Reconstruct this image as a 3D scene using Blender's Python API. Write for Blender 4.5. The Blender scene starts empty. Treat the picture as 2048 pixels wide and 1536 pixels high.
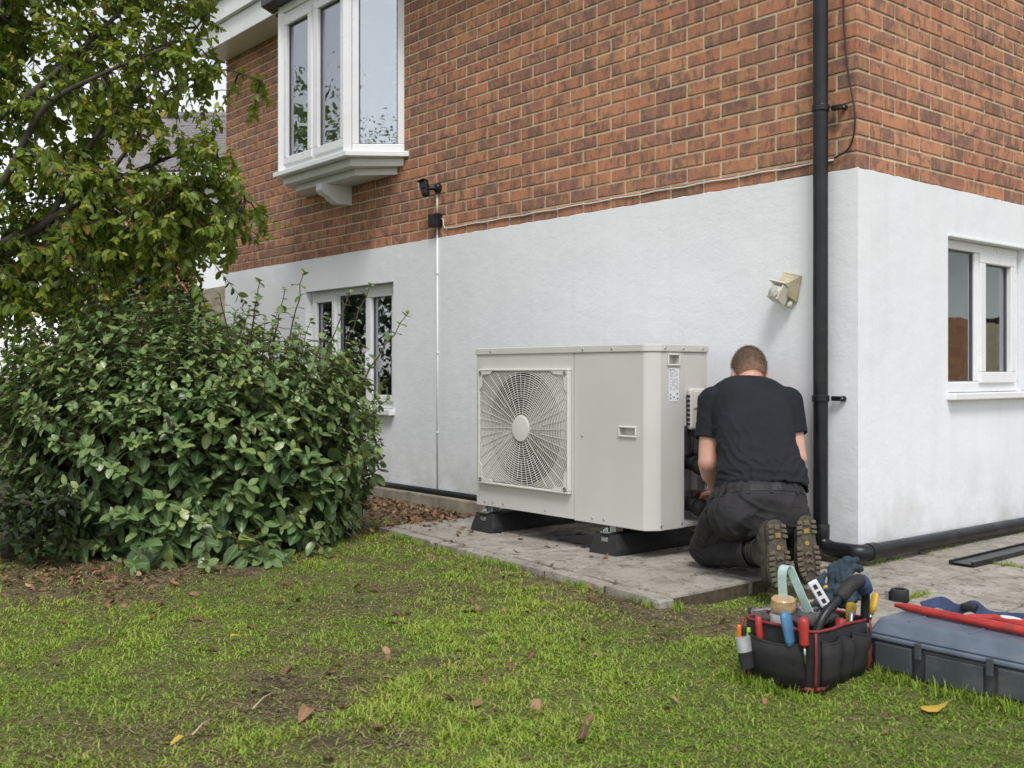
import bpy, bmesh, math, random
import numpy as np
from mathutils import Vector, Matrix, noise as mnoise
random.seed(7); RNG = np.random.default_rng(7)
scene = bpy.context.scene
COL = scene.collection
R_ = math.radians

# ------------------------------------------------------------------ camera, sky, sun, exposure
CAM = Vector((2.614, -4.257, 0.87)); YAW = R_(49.9); FPX = 2087.0; HORIZON = 745.0
CR = Vector((math.cos(YAW), math.sin(YAW), 0)); CF = Vector((-math.sin(YAW), math.cos(YAW), 0)); UP = Vector((0, 0, 1))
cam_data = bpy.data.cameras.new('camera'); cam = bpy.data.objects.new('camera', cam_data); COL.objects.link(cam)
cam.location = CAM; cam.rotation_euler = (R_(90), 0, YAW)
cam_data.sensor_width = 36; cam_data.lens = FPX / 2048 * 36; cam_data.shift_y = -(768 - HORIZON) / 2048
cam_data.clip_start = 0.05; cam_data.clip_end = 600
cam_data.dof.use_dof = True; cam_data.dof.focus_distance = 4.9; cam_data.dof.aperture_fstop = 6.3
scene.camera = cam

SUN_EL, SUN_AZ = 56, 128       # degrees; azimuth measured clockwise from +Y
world = bpy.data.worlds.new('World'); scene.world = world; world.use_nodes = True
wn = world.node_tree.nodes; wl = world.node_tree.links; wn.clear()
sky = wn.new('ShaderNodeTexSky'); sky.sky_type = 'NISHITA'; sky.sun_disc = False
sky.sun_elevation = R_(SUN_EL); sky.sun_rotation = R_(SUN_AZ); sky.air_density = 1.0; sky.dust_density = 0.7; sky.ozone_density = 1.0
hsv = wn.new('ShaderNodeHueSaturation'); hsv.inputs['Saturation'].default_value = 0.16; hsv.inputs['Value'].default_value = 1.0
bg = wn.new('ShaderNodeBackground'); bg.inputs['Strength'].default_value = 0.105
wo = wn.new('ShaderNodeOutputWorld')
wl.new(sky.outputs[0], hsv.inputs['Color']); wl.new(hsv.outputs[0], bg.inputs['Color']); wl.new(bg.outputs[0], wo.inputs['Surface'])
sd = bpy.data.lights.new('sun', 'SUN'); sd.energy = 1.35; sd.angle = R_(18); sd.color = (1, .98, .955)
sun = bpy.data.objects.new('sun', sd); COL.objects.link(sun)
az = R_(SUN_AZ); el = R_(SUN_EL)
sdir = Vector((math.sin(az) * math.cos(el), math.cos(az) * math.cos(el), math.sin(el)))
sun.rotation_euler = (-sdir).to_track_quat('-Z', 'Y').to_euler(); sun.location = (4, -6, 8)
scene.view_settings.view_transform = 'Standard'; scene.view_settings.look = 'None'
scene.view_settings.exposure = 0.90; scene.view_settings.gamma = 1.0
scene.cycles.use_denoising = True
scene.cycles.max_bounces = 8; scene.cycles.transparent_max_bounces = 12; scene.cycles.diffuse_bounces = 4

# ------------------------------------------------------------------ helpers
def W(px, py, d):                      # a point seen at photo pixel (px, py), d metres ahead of the lens
    return CAM + CR * ((px - 1024) / FPX * d) + CF * d + UP * ((HORIZON - py) / FPX * d)
def CW(r, f, z):                       # camera-aligned ground frame -> world
    return Vector((CAM.x, CAM.y, 0)) + CR * r + CF * f + UP * z
def proj(p):
    v = Vector(p) - CAM; f = v.dot(CF)
    if f < .1: return None
    return (1024 + FPX * v.dot(CR) / f, HORIZON - FPX * v.z / f, f)

def tag(o, label=None, cat=None, group=None, kind=None):
    if label: o['label'] = label
    if cat: o['category'] = cat
    if group: o['group'] = group
    if kind: o['kind'] = kind
    return o
def empty(name, loc=(0, 0, 0), rz=0.0, parent=None):
    o = bpy.data.objects.new(name, None); COL.objects.link(o); o.location = loc; o.rotation_euler = (0, 0, rz)
    o.empty_display_size = .1
    if parent: o.parent = parent
    return o
def thing(name, label, cat, loc=(0, 0, 0), rz=0.0, group=None):
    return tag(empty(name, loc, rz), label, cat, group)
def obj(name, me, m=None, parent=None, loc=None):
    o = bpy.data.objects.new(name, me); COL.objects.link(o)
    if m is not None:
        if isinstance(m, (list, tuple)):
            for k in m: me.materials.append(k)
        elif not me.materials: me.materials.append(m)
    if parent: o.parent = parent
    if loc is not None: o.location = loc
    return o
def wloc(o):
    p = Vector(o.location)
    while o.parent: o = o.parent; p += Vector(o.location)
    return p

class MB:
    """collects vertices and faces for one mesh"""
    def __init__(s): s.v = []; s.f = []; s.mi = []; s.cur = 0
    def add(s, vs, fs):
        b = len(s.v); s.v += [tuple(x) for x in vs]
        for f in fs: s.f.append(tuple(b + i for i in f)); s.mi.append(s.cur)
    def box(s, lo, hi, M=None):
        x0, y0, z0 = lo; x1, y1, z1 = hi
        vs = [(x0, y0, z0), (x1, y0, z0), (x1, y1, z0), (x0, y1, z0), (x0, y0, z1), (x1, y0, z1), (x1, y1, z1), (x0, y1, z1)]
        if M is not None: vs = [M @ Vector(v) for v in vs]
        s.add(vs, [(0, 3, 2, 1), (4, 5, 6, 7), (0, 1, 5, 4), (1, 2, 6, 5), (2, 3, 7, 6), (3, 0, 4, 7)]); return s
    def prism(s, poly, vec, M=None):            # planar polygon (3-D points) swept along vec
        a = [Vector(p) for p in poly]; vec = Vector(vec); n = len(a)
        nrm = Vector((0, 0, 0))
        for i in range(n): nrm += a[i].cross(a[(i + 1) % n])
        if nrm.dot(vec) > 0: a.reverse()
        vs = a + [p + vec for p in a]
        if M is not None: vs = [M @ v for v in vs]
        s.add(vs, [tuple(range(n)), tuple(range(2 * n - 1, n - 1, -1))] + [(i, i + n, (i + 1) % n + n, (i + 1) % n) for i in range(n)]); return s
    def tube(s, pts, rad, n=10, cap=True, flat=None):
        pts = [Vector(p) for p in pts]; m = len(pts)
        if not hasattr(rad, '__len__'): rad = [rad] * m
        vs = []; up = None
        for i in range(m):
            t = (pts[min(i + 1, m - 1)] - pts[max(i - 1, 0)])
            if t.length < 1e-9: t = Vector((0, 0, 1))
            t.normalize()
            if up is None:
                up = Vector((0, 0, 1)) if abs(t.z) < .9 else Vector((1, 0, 0))
            x = up.cross(t)
            if x.length < 1e-6: x = Vector((1, 0, 0)).cross(t)
            x.normalize(); y = t.cross(x); up = y
            for k in range(n):
                a = 2 * math.pi * k / n
                ca, sa = math.cos(a), math.sin(a)
                if flat: sa *= flat
                vs.append(pts[i] + (x * ca + y * sa) * rad[i])
        fs = [(i * n + k, i * n + (k + 1) % n, (i + 1) * n + (k + 1) % n, (i + 1) * n + k) for i in range(m - 1) for k in range(n)]
        if cap: fs += [tuple(range(n - 1, -1, -1)), tuple((m - 1) * n + k for k in range(n))]
        s.add(vs, fs); return s
    def lathe(s, prof, M=None, n=24):            # prof: (r, z) pairs about z
        vs = []; fs = []; m = len(prof)
        for r, z in prof:
            for k in range(n):
                a = 2 * math.pi * k / n; vs.append(Vector((r * math.cos(a), r * math.sin(a), z)))
        if M is not None: vs = [M @ v for v in vs]
        fs = [(i * n + k, i * n + (k + 1) % n, (i + 1) * n + (k + 1) % n, (i + 1) * n + k) for i in range(m - 1) for k in range(n)]
        fs += [tuple(range(n - 1, -1, -1)), tuple((m - 1) * n + k for k in range(n))]
        s.add(vs, fs); return s
    def ball(s, c, r, M=None, nu=16, nv=10):
        prof = []
        vs = []; c = Vector(c)
        if not hasattr(r, '__len__'): r = (r, r, r)
        for j in range(1, nv):
            th = math.pi * j / nv
            for k in range(nu):
                a = 2 * math.pi * k / nu
                p = Vector((r[0] * math.sin(th) * math.cos(a), r[1] * math.sin(th) * math.sin(a), -r[2] * math.cos(th)))
                vs.append(c + (M @ p if M is not None else p))
        b = len(vs); q = Vector((0, 0, -r[2])); q2 = Vector((0, 0, r[2]))
        vs += [c + (M @ q if M is not None else q), c + (M @ q2 if M is not None else q2)]
        fs = [(j * nu + k, j * nu + (k + 1) % nu, (j + 1) * nu + (k + 1) % nu, (j + 1) * nu + k) for j in range(nv - 2) for k in range(nu)]
        fs += [(b, (k + 1) % nu, k) for k in range(nu)] + [(b + 1, (nv - 2) * nu + k, (nv - 2) * nu + (k + 1) % nu) for k in range(nu)]
        s.add(vs, fs); return s
    def caps(s, p0, r0, p1, r1, n=14, flat=None):
        p0 = Vector(p0); p1 = Vector(p1); d = (p1 - p0); L = d.length; d.normalize()
        pts = []; rad = []
        for k in range(5):
            a = -math.pi / 2 + (k + .12) * math.pi / 10
            pts.append(p0 + d * (r0 * math.sin(a))); rad.append(r0 * math.cos(a))
        for k in range(5):
            a = (k + .88) * math.pi / 10
            pts.append(p1 + d * (r1 * math.sin(a))); rad.append(max(.0005, r1 * math.cos(a)))
        s.tube(pts, rad, n, True, flat); return s
    def mesh(s, name, org=None, smooth=False):
        me = bpy.data.meshes.new(name)
        v = s.v if org is None else [(a[0] - org[0], a[1] - org[1], a[2] - org[2]) for a in s.v]
        me.from_pydata(v, [], s.f)
        if any(s.mi): me.polygons.foreach_set('material_index', s.mi)
        if smooth: me.polygons.foreach_set('use_smooth', [True] * len(me.polygons))
        me.update(); return me
    def build(s, name, m, parent=None, smooth=False, bevel=0, seg=2, local=False, auto=None):
        """vertices are world coordinates unless local=True"""
        org = None if (parent is None or local) else wloc(parent)
        o = obj(name, s.mesh(name, org, smooth), m, parent)
        if bevel:
            b = o.modifiers.new('bevel', 'BEVEL'); b.width = bevel; b.segments = seg; b.limit_method = 'ANGLE'; b.angle_limit = R_(35)
            b.harden_normals = False
        if auto: shade_auto(o.data, auto)
        return o
def shade_auto(me, deg):
    me.polygons.foreach_set('use_smooth', [True] * len(me.polygons))
    bm = bmesh.new(); bm.from_mesh(me)
    for e in bm.edges:
        if len(e.link_faces) == 2 and e.calc_face_angle(0) > R_(deg): e.smooth = False
    bm.to_mesh(me); bm.free()
def np_mesh(name, V, F, cols=None, smooth=False):
    """V (n,3) float, F (m,k) int with k constant; cols (n,3) optional"""
    V = np.asarray(V, np.float32); F = np.asarray(F, np.int32); k = F.shape[1]
    me = bpy.data.meshes.new(name)
    me.vertices.add(len(V)); me.vertices.foreach_set('co', V.ravel())
    me.loops.add(F.size); me.loops.foreach_set('vertex_index', F.ravel())
    me.polygons.add(len(F)); me.polygons.foreach_set('loop_start', np.arange(0, F.size, k, dtype=np.int32))
    if smooth: me.polygons.foreach_set('use_smooth', np.ones(len(F), bool))
    if cols is not None:
        a = me.attributes.new('tint', 'FLOAT_COLOR', 'POINT')
        c4 = np.ones((len(V), 4), np.float32); c4[:, :3] = cols
        a.data.foreach_set('color', c4.ravel())
    me.update(calc_edges=True); return me
def eval_mesh(o, name=None):
    dg = bpy.context.evaluated_depsgraph_get(); dg.update()
    me = bpy.data.meshes.new_from_object(o.evaluated_get(dg)); me.name = name or o.data.name
    return me
def blob(name, mb, voxel=.008, smooth=6, fac=.5):
    """melt overlapping closed pieces into one continuous surface"""
    o = obj('tmp', mb.mesh('tmp'))
    r = o.modifiers.new('r', 'REMESH'); r.mode = 'VOXEL'; r.voxel_size = voxel; r.use_smooth_shade = True
    if smooth:
        q = o.modifiers.new('s', 'SMOOTH'); q.iterations = smooth; q.factor = fac
    me = eval_mesh(o, name); old = o.data
    bpy.data.objects.remove(o); bpy.data.meshes.remove(old)
    me.polygons.foreach_set('use_smooth', [True] * len(me.polygons)); return me
def get_co(me):
    a = np.empty(len(me.vertices) * 3, np.float32); me.vertices.foreach_get('co', a); return a.reshape(-1, 3)
def get_no(me):
    a = np.empty(len(me.vertices) * 3, np.float32); me.vertex_normals.foreach_get('vector', a); return a.reshape(-1, 3)
def set_co(me, a): me.vertices.foreach_set('co', np.asarray(a, np.float32).ravel()); me.update()
def shift(me, v): set_co(me, get_co(me) - np.array(v, np.float32)[None])
def vnoise(P, scale, seed=0, octv=3):
    """smooth value noise on an array of points"""
    P = np.asarray(P, np.float64) * scale; out = np.zeros(len(P)); amp = 1; tot = 0
    for o_ in range(octv):
        q = P * 2 ** o_ + seed * 17.3; i = np.floor(q).astype(np.int64); f = q - i; f = f * f * (3 - 2 * f); acc = np.zeros(len(P))
        dims = P.shape[1]
        for c in range(2 ** dims):
            h = np.full(len(P), seed * 101 + o_ * 13, np.int64); w = np.ones(len(P))
            for k in range(dims):
                bit = (c >> k) & 1; h = h * 1103515245 + (i[:, k] + bit) * (374761393 + 668265263 * k); h ^= (h >> 13)
                w *= f[:, k] if bit else 1 - f[:, k]
            h = (h * 1274126177) & 0x7fffffff
            acc += w * ((h >> 7) & 0xffff) / 65535.0
        out += amp * acc; tot += amp; amp *= .5
    return out / tot

# ------------------------------------------------------------------ materials
def srgb(r, g, b):
    f = lambda c: (c / 255 / 12.92) if c / 255 <= .04045 else ((c / 255 + .055) / 1.055) ** 2.4
    return (f(r), f(g), f(b), 1)
class NT:
    def __init__(s, name):
        s.m = bpy.data.materials.new(name); s.m.use_nodes = True; s.t = s.m.node_tree; s.n = s.t.nodes; s.l = s.t.links
        s.b = s.n['Principled BSDF']; s.o = s.n['Material Output']; s._tc = None
    def node(s, typ, **kw):
        n = s.n.new(typ)
        for k, v in kw.items(): setattr(n, k, v)
        return n
    def set(s, sock, v):
        if hasattr(v, 'links') or isinstance(v, bpy.types.NodeSocket): s.l.new(v, sock)
        else: sock.default_value = v
    def co(s, which='Object'):
        if s._tc is None: s._tc = s.node('ShaderNodeTexCoord')
        return s._tc.outputs[which]
    def mapping(s, scale=(1, 1, 1), which='Object', rot=(0, 0, 0)):
        m = s.node('ShaderNodeMapping'); m.inputs['Scale'].default_value = scale; m.inputs['Rotation'].default_value = rot
        s.l.new(s.co(which), m.inputs['Vector']); return m.outputs[0]
    def noise(s, scale, detail=4, rough=.55, vec=None, dist=0, out='Fac'):
        n = s.node('ShaderNodeTexNoise'); n.inputs['Scale'].default_value = scale; n.inputs['Detail'].default_value = detail
        n.inputs['Roughness'].default_value = rough; n.inputs['Distortion'].default_value = dist
        s.l.new(vec if vec is not None else s.co(), n.inputs['Vector']); return n.outputs[out]
    def ramp(s, fac, stops, interp='LINEAR'):
        r = s.node('ShaderNodeValToRGB'); e = r.color_ramp.elements; r.color_ramp.interpolation = interp
        e[0].position, e[0].color = stops[0][0], _c4(stops[0][1]); e[1].position, e[1].color = stops[-1][0], _c4(stops[-1][1])
        for p, c in stops[1:-1]:
            k = e.new(p); k.color = _c4(c)
        s.set(r.inputs[0], fac); return r.outputs[0]
    def mix(s, fac, a, b, mode='MIX'):
        n = s.node('ShaderNodeMix'); n.data_type = 'RGBA'; n.blend_type = mode
        s.set(n.inputs[0], fac); s.set(n.inputs[6], a if isinstance(a, bpy.types.NodeSocket) else _c4(a)); s.set(n.inputs[7], b if isinstance(b, bpy.types.NodeSocket) else _c4(b))
        return n.outputs[2]
    def math(s, op, a, b=0.0):
        n = s.node('ShaderNodeMath'); n.operation = op; s.set(n.inputs[0], a); s.set(n.inputs[1], b); return n.outputs[0]
    def bump(s, h, strength=.3, dist=.01, prev=None):
        n = s.node('ShaderNodeBump'); n.inputs['Strength'].default_value = strength; n.inputs['Distance'].default_value = dist
        s.l.new(h, n.inputs['Height'])
        if prev is not None: s.l.new(prev, n.inputs['Normal'])
        return n.outputs[0]
    def base(s, c): s.set(s.b.inputs['Base Color'], c if isinstance(c, bpy.types.NodeSocket) else _c4(c))
    def rough(s, v): s.set(s.b.inputs['Roughness'], v)
    def normal(s, v): s.l.new(v, s.b.inputs['Normal'])
def _c4(c): return c if isinstance(c, bpy.types.NodeSocket) else ((c, c, c, 1) if not hasattr(c, '__len__') else (tuple(c) if len(c) == 4 else tuple(c) + (1,)))
def simple(name, col, rough=.5, var=.18, scale=14, bump=.0, bscale=150, metal=0, spec=.5, dirt=None, dirt_amt=.5, coat=0):
    t = NT(name); c = _c4(col)
    lo = tuple(x * (1 - var) for x in c[:3]); hi = tuple(min(1, x * (1 + var)) for x in c[:3])
    n1 = t.noise(scale, 5, .6)
    k = t.ramp(n1, [(.3, lo), (.7, hi)])
    if dirt is not None:
        n2 = t.noise(scale * .6, 6, .7, dist=.4)
        k = t.mix(t.ramp(n2, [(.5, 0), (.75, dirt_amt)]), k, dirt)
    t.base(k)
    t.rough(t.ramp(t.noise(scale * 2.3, 3), [(.3, max(0, rough - .08)), (.7, min(1, rough + .08))]))
    t.b.inputs['Metallic'].default_value = metal; t.b.inputs['Specular IOR Level'].default_value = spec
    if coat: t.b.inputs['Coat Weight'].default_value = coat
    if bump: t.normal(t.bump(t.noise(bscale, 4, .65), bump, .004))
    return t.m
# ------------------------------------------------------------------ house materials
def brick_material(name, stops, dark, dark_amt=.75):
    t = NT(name)
    geo = t.node('ShaderNodeNewGeometry').outputs['Position']
    oi = t.node('ShaderNodeObjectInfo').outputs['Random']
    at = t.node('ShaderNodeAttribute'); at.attribute_name = 'tint'
    sp = t.node('ShaderNodeSeparateColor'); t.l.new(at.outputs['Color'], sp.inputs[0])
    rnd = t.math('FRACT', t.math('ADD', oi, sp.outputs[0]))
    rnd2 = t.math('FRACT', t.math('MULTIPLY', rnd, 37.7))
    base = t.ramp(rnd, stops)
    mp = t.node('ShaderNodeMapping'); mp.inputs['Scale'].default_value = (46, 46, 13); t.l.new(geo, mp.inputs[0])
    streak = t.noise(1.0, 5, .62, vec=mp.outputs[0], dist=.5)
    mp3 = t.node('ShaderNodeCombineXYZ'); t.l.new(t.math('MULTIPLY', rnd, 60.0), mp3.inputs[0])
    va = t.node('ShaderNodeVectorMath'); t.l.new(geo, va.inputs[0]); t.l.new(mp3.outputs[0], va.inputs[1])
    blot = t.noise(13, 5, .6, vec=va.outputs[0], dist=.8)
    mask = t.math('ADD', t.math('MULTIPLY', streak, .42), t.math('MULTIPLY', blot, .66))
    thr = t.math('SUBTRACT', mask, t.math('MULTIPLY', rnd2, .10))
    base = t.mix(t.ramp(thr, [(.435, 0), (.565, dark_amt)]), base, dark)
    mpb = t.node('ShaderNodeMapping'); mpb.inputs['Scale'].default_value = (15, 15, 4.5); t.l.new(va.outputs[0], mpb.inputs[0])
    hue = t.noise(1.0, 3, .55, vec=mpb.outputs[0], dist=.4)
    base = t.mix(t.ramp(hue, [(.52, 0), (.66, .45)]), base, (.52, .30, .155))
    base = t.mix(t.ramp(hue, [(.34, .5), (.46, 0)]), base, (.27, .15, .135))
    pit = t.noise(95, 3, .7, vec=geo)
    base = t.mix(t.ramp(pit, [(.60, 0), (.70, .5)]), base, (.10, .065, .055))
    fine = t.noise(170, 3, .7, vec=geo)
    base = t.mix(t.ramp(fine, [(.35, .0), (.75, .35)]), base, (.55, .3, .19))
    big = t.noise(.9, 3, .5, vec=geo)
    base = t.mix(t.ramp(big, [(.35, 0), (.75, .25)]), base, (.16, .085, .06))
    eff = t.noise(3.1, 5, .7, vec=geo, dist=.6)
    base = t.mix(t.ramp(eff, [(.66, 0), (.82, .32)]), base, (.6, .48, .42))
    t.base(base); t.rough(.88); t.b.inputs['Specular IOR Level'].default_value = .3
    h = t.math('ADD', t.math('MULTIPLY', streak, .8), t.math('MULTIPLY', fine, .4))
    t.normal(t.bump(h, .85, .006)); return t.m
M = {}
M['brick'] = brick_material('brick', [(0, (.49, .20, .105)), (.18, (.56, .25, .135)), (.4, (.45, .165, .09)), (.6, (.58, .275, .15)), (.78, (.40, .17, .10)), (.95, (.30, .145, .10)), (1, (.52, .215, .115))], (.115, .082, .072), .85)
M['brick_orange'] = brick_material('brick_orange', [(0, (.52, .24, .12)), (.5, (.6, .3, .16)), (1, (.46, .2, .1))], (.2, .09, .06), .4)
t = NT('mortar'); g = t.node('ShaderNodeNewGeometry').outputs['Position']
t.base(t.mix(t.ramp(t.noise(1.3, 4, .6, vec=g), [(.4, 0), (.8, .45)]), t.ramp(t.noise(90, 5, .7, vec=g), [(.3, (.58, .47, .32)), (.7, (.80, .68, .49))]), (.3, .22, .14)))
t.rough(.95); t.normal(t.bump(t.noise(160, 4, .7, vec=g), .7, .004)); M['mortar'] = t.m
t = NT('white_render'); g = t.node('ShaderNodeNewGeometry').outputs['Position']
c = t.ramp(t.noise(1.4, 5, .6, vec=g), [(.3, (.755, .77, .80)), (.7, (.825, .838, .862))])
mp = t.node('ShaderNodeMapping'); mp.inputs['Scale'].default_value = (7, 7, .55); t.l.new(g, mp.inputs[0])
c = t.mix(t.ramp(t.noise(1, 5, .65, vec=mp.outputs[0], dist=.3), [(.5, 0), (.8, .16)]), c, (.52, .52, .5))
c = t.mix(t.ramp(t.noise(22, 3, .6, vec=g), [(.7, 0), (.76, .22)]), c, (.45, .42, .38))
sx = t.node('ShaderNodeSeparateXYZ'); t.l.new(g, sx.inputs[0])
low = t.ramp(sx.outputs[2], [(.05, 1.0), (.16, .6), (.5, 0)])
dn = t.ramp(t.noise(3.4, 5, .7, vec=g), [(.42, 0), (.72, .6)])
c = t.mix(t.math('MULTIPLY', low, dn), c, (.34, .33, .25)); t.base(c); t.rough(.9); t.b.inputs['Specular IOR Level'].default_value = .25
n1 = t.bump(t.noise(70, 5, .75, vec=g), .26, .006); t.normal(t.bump(t.noise(6, 4, .6, vec=g), .25, .02, n1)); M['render'] = t.m
M['upvc'] = simple('white_window_plastic', (.80, .805, .82), .32, .03, 4, dirt=(.5, .48, .42, 1), dirt_amt=.14, bump=.02, bscale=8)
M['white_board'] = simple('white_painted_board', (.72, .73, .73), .45, .05, 5, dirt=(.36, .35, .3, 1), dirt_amt=.35, bump=.08, bscale=60)
M['concrete'] = simple('plinth_concrete', (.30, .265, .205), .95, .3, 9, bump=.6, bscale=90, dirt=(.09, .08, .05, 1), dirt_amt=.7)
M['black_plastic'] = simple('black_pipe_plastic', (.010, .011, .0135), .36, .3, 7, bump=.06, bscale=40, dirt=(.09, .085, .08, 1), dirt_amt=.22, spec=.4)
M['dark_edge'] = simple('dark_roof_edging', (.03, .036, .055), .45, .2, 9)
M['inside'] = simple('room_paint', (.30, .29, .27), .9, .1, 3)
M['blind'] = simple('blind_fabric', (.62, .63, .6), .85, .06, 20)
M['grey_tile'] = simple('grey_roof_tile', (.20, .185, .19), .85, .35, 6, bump=.4, bscale=40, dirt=(.12, .12, .09, 1), dirt_amt=.5)
M['sealant'] = simple('grey_rubber_gasket', (.10, .10, .105), .6, .1)
t = NT('window_glass')
lw = t.node('ShaderNodeLayerWeight'); lw.inputs['Blend'].default_value = .42
gl = t.node('ShaderNodeBsdfGlossy'); gl.inputs['Roughness'].default_value = .0; gl.inputs['Color'].default_value = (.93, .96, 1, 1)
wob = t.bump(t.noise(2.2, 2, .5), .018, .1); t.l.new(wob, gl.inputs['Normal'])
tr = t.node('ShaderNodeBsdfTransparent'); tr.inputs['Color'].default_value = (.80, .86, .86, 1)
mx = t.node('ShaderNodeMixShader'); t.l.new(t.ramp(lw.outputs['Fresnel'], [(0, .24), (.3, .55), (1, .95)]), mx.inputs[0])
t.l.new(tr.outputs[0], mx.inputs[1]); t.l.new(gl.outputs[0], mx.inputs[2]); t.l.new(mx.outputs[0], t.o.inputs['Surface']); M['glass'] = t.m

# ------------------------------------------------------------------ the house
WLEN, RLEN, RTOP, EAVE = 6.63, 5.0, 1.80, 3.83
house = thing('house', 'red brick house with a white rendered lower storey', 'house', (0, 0, 0))
def cells(u0, u1, v0, v1, ops):
    us = sorted({u0, u1} | {min(max(a, u0), u1) for o in ops for a in o[:2]}); vs = sorted({v0, v1} | {min(max(a, v0), v1) for o in ops for a in o[2:]})
    for i in range(len(us) - 1):
        for j in range(len(vs) - 1):
            cu, cv = (us[i] + us[i + 1]) / 2, (vs[j] + vs[j + 1]) / 2
            if not any(o[0] < cu < o[1] and o[2] < cv < o[3] for o in ops): yield us[i], us[i + 1], vs[j], vs[j + 1]
LW = (-5.10, -3.79, .60, 1.537)        # lower window in the long wall  (x0, x1, z0, z1)
RW = (.824, 1.70, .765, 1.56)          # window in the gable wall       (y0, y1, z0, z1)
BAYO = (-5.06, -3.80, 2.50, 3.70)      # opening behind the bay
mb = MB()
for a, b, c, d in cells(-WLEN, 0, .03, RTOP, [LW]): mb.box((a, 0, c), (b, .27, d))
for a, b, c, d in cells(.27, RLEN, .03, RTOP, [RW]): mb.box((-.27, a, c), (0, b, d))
rw = mb.build('rendered_wall', M['render'], house); tag(rw, 'white rendered lower wall')
mb = MB()
for a, b, c, d in cells(-WLEN + .012, -.016, RTOP + .001, EAVE + .1, [BAYO]): mb.box((a, .016, c), (b, .27, d))
for a, b, c, d in cells(.27, RLEN, RTOP + .001, EAVE + .1, []): mb.box((-.27, a, c), (-.016, b, d))
brick_wall = mb.build('brick_wall', M['mortar'], house)
mb = MB(); mb.box((-WLEN - .01, -.06, -.12), (-.35, .2, .028)); mb.box((-.35, -.012, -.12), (-.02, .2, .028))
mb.build('plinth', M['concrete'], house, bevel=.012)
mb = MB(); mb.box((-.2, .005, -.12), (.012, RLEN, .029)); mb.build('plinth', M['concrete'], house, bevel=.008)
mb = MB(); mb.tube([(-WLEN, -.028, .048), (-.33, -.028, .048)], .02, 10); mb.build('base_trim', M['black_plastic'], house, smooth=True)
rr = random.Random(12); mb = MB()
xs_ = [-.0 - i * .045 for i in range(int(WLEN / .045))]; mb.tube([(x, .006 + rr.uniform(-.001, .002), RTOP + rr.uniform(-.003, .0015)) for x in xs_], [rr.uniform(.002, .0045) for _ in xs_], 6)
ys_ = [i * .045 for i in range(int(RLEN / .045))]; mb.tube([(-.006 + rr.uniform(-.002, .001), y, RTOP + rr.uniform(-.003, .0015)) for y in ys_], [rr.uniform(.002, .0045) for _ in ys_], 6)
pass
mb.build('render_edge', M['render'], house, smooth=True)
# closed far sides, floors and ceiling so that the rooms are real and dim
mb = MB(); mb.box((-WLEN, .27, 0), (-WLEN + .25, RLEN, EAVE + .1)); mb.box((-WLEN + .25, RLEN - .25, 0), (-.27, RLEN, EAVE + .1))
mb.build('far_wall', M['inside'], house)
mb = MB(); mb.box((-WLEN + .25, .27, -.05), (-.27, RLEN - .25, .05)); mb.build('room_floor', M['inside'], house)
mb = MB(); mb.box((-WLEN + .25, .27, 1.72), (-.27, RLEN - .25, 1.92)); mb.build('room_floor', M['inside'], house)
mb = MB(); mb.box((-WLEN, -.0, EAVE + .1), (0, RLEN, EAVE + .2)); mb.build('room_ceiling', M['inside'], house)
mb = MB(); mb.box((-3.2, .27, .05), (-3.1, RLEN - .25, 1.72)); mb.box((-1.9, .27, 1.92), (-1.8, RLEN - .25, EAVE + .1)); mb.box((-WLEN + .25, 3.2, .05), (-3.2, 3.3, 1.72)); mb.build('room_partition', M['inside'], house)

# bricks: one template per size, slightly uneven
def brick_template(name, lx, ly, lz, seed):
    rr = random.Random(seed); bm = bmesh.new(); bmesh.ops.create_cube(bm, size=1)
    for v in bm.verts: v.co = Vector((v.co.x * lx, v.co.y * ly, v.co.z * lz))
    bmesh.ops.bevel(bm, geom=bm.edges[:], offset=.0042, segments=1, affect='EDGES', profile=.5)
    for v in bm.verts: v.co += Vector((rr.uniform(-1, 1), rr.uniform(-1, 1) * .9, rr.uniform(-1, 1))) * .0013
    me = bpy.data.meshes.new(name); bm.to_mesh(me); bm.free(); me.materials.append(M['brick']); return me
def template_set(name, lx, ly, lz, n):
    return [brick_template(name, lx, ly, lz, 31 * i + int(lx * 1000)) for i in range(n)]
BH = .065; CH = .075
T_str = template_set('brick', .215, .05, BH, 6); T_hd = template_set('brick', .1025, .05, BH, 4)
T_c0 = template_set('brick', .215, .1025, BH, 3); T_c1 = template_set('brick', .1025, .215, BH, 3)
bricks = []            # (template, centre, rotz, scale_x, face corners)
rows = int((EAVE + .1 - RTOP) / CH)
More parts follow.
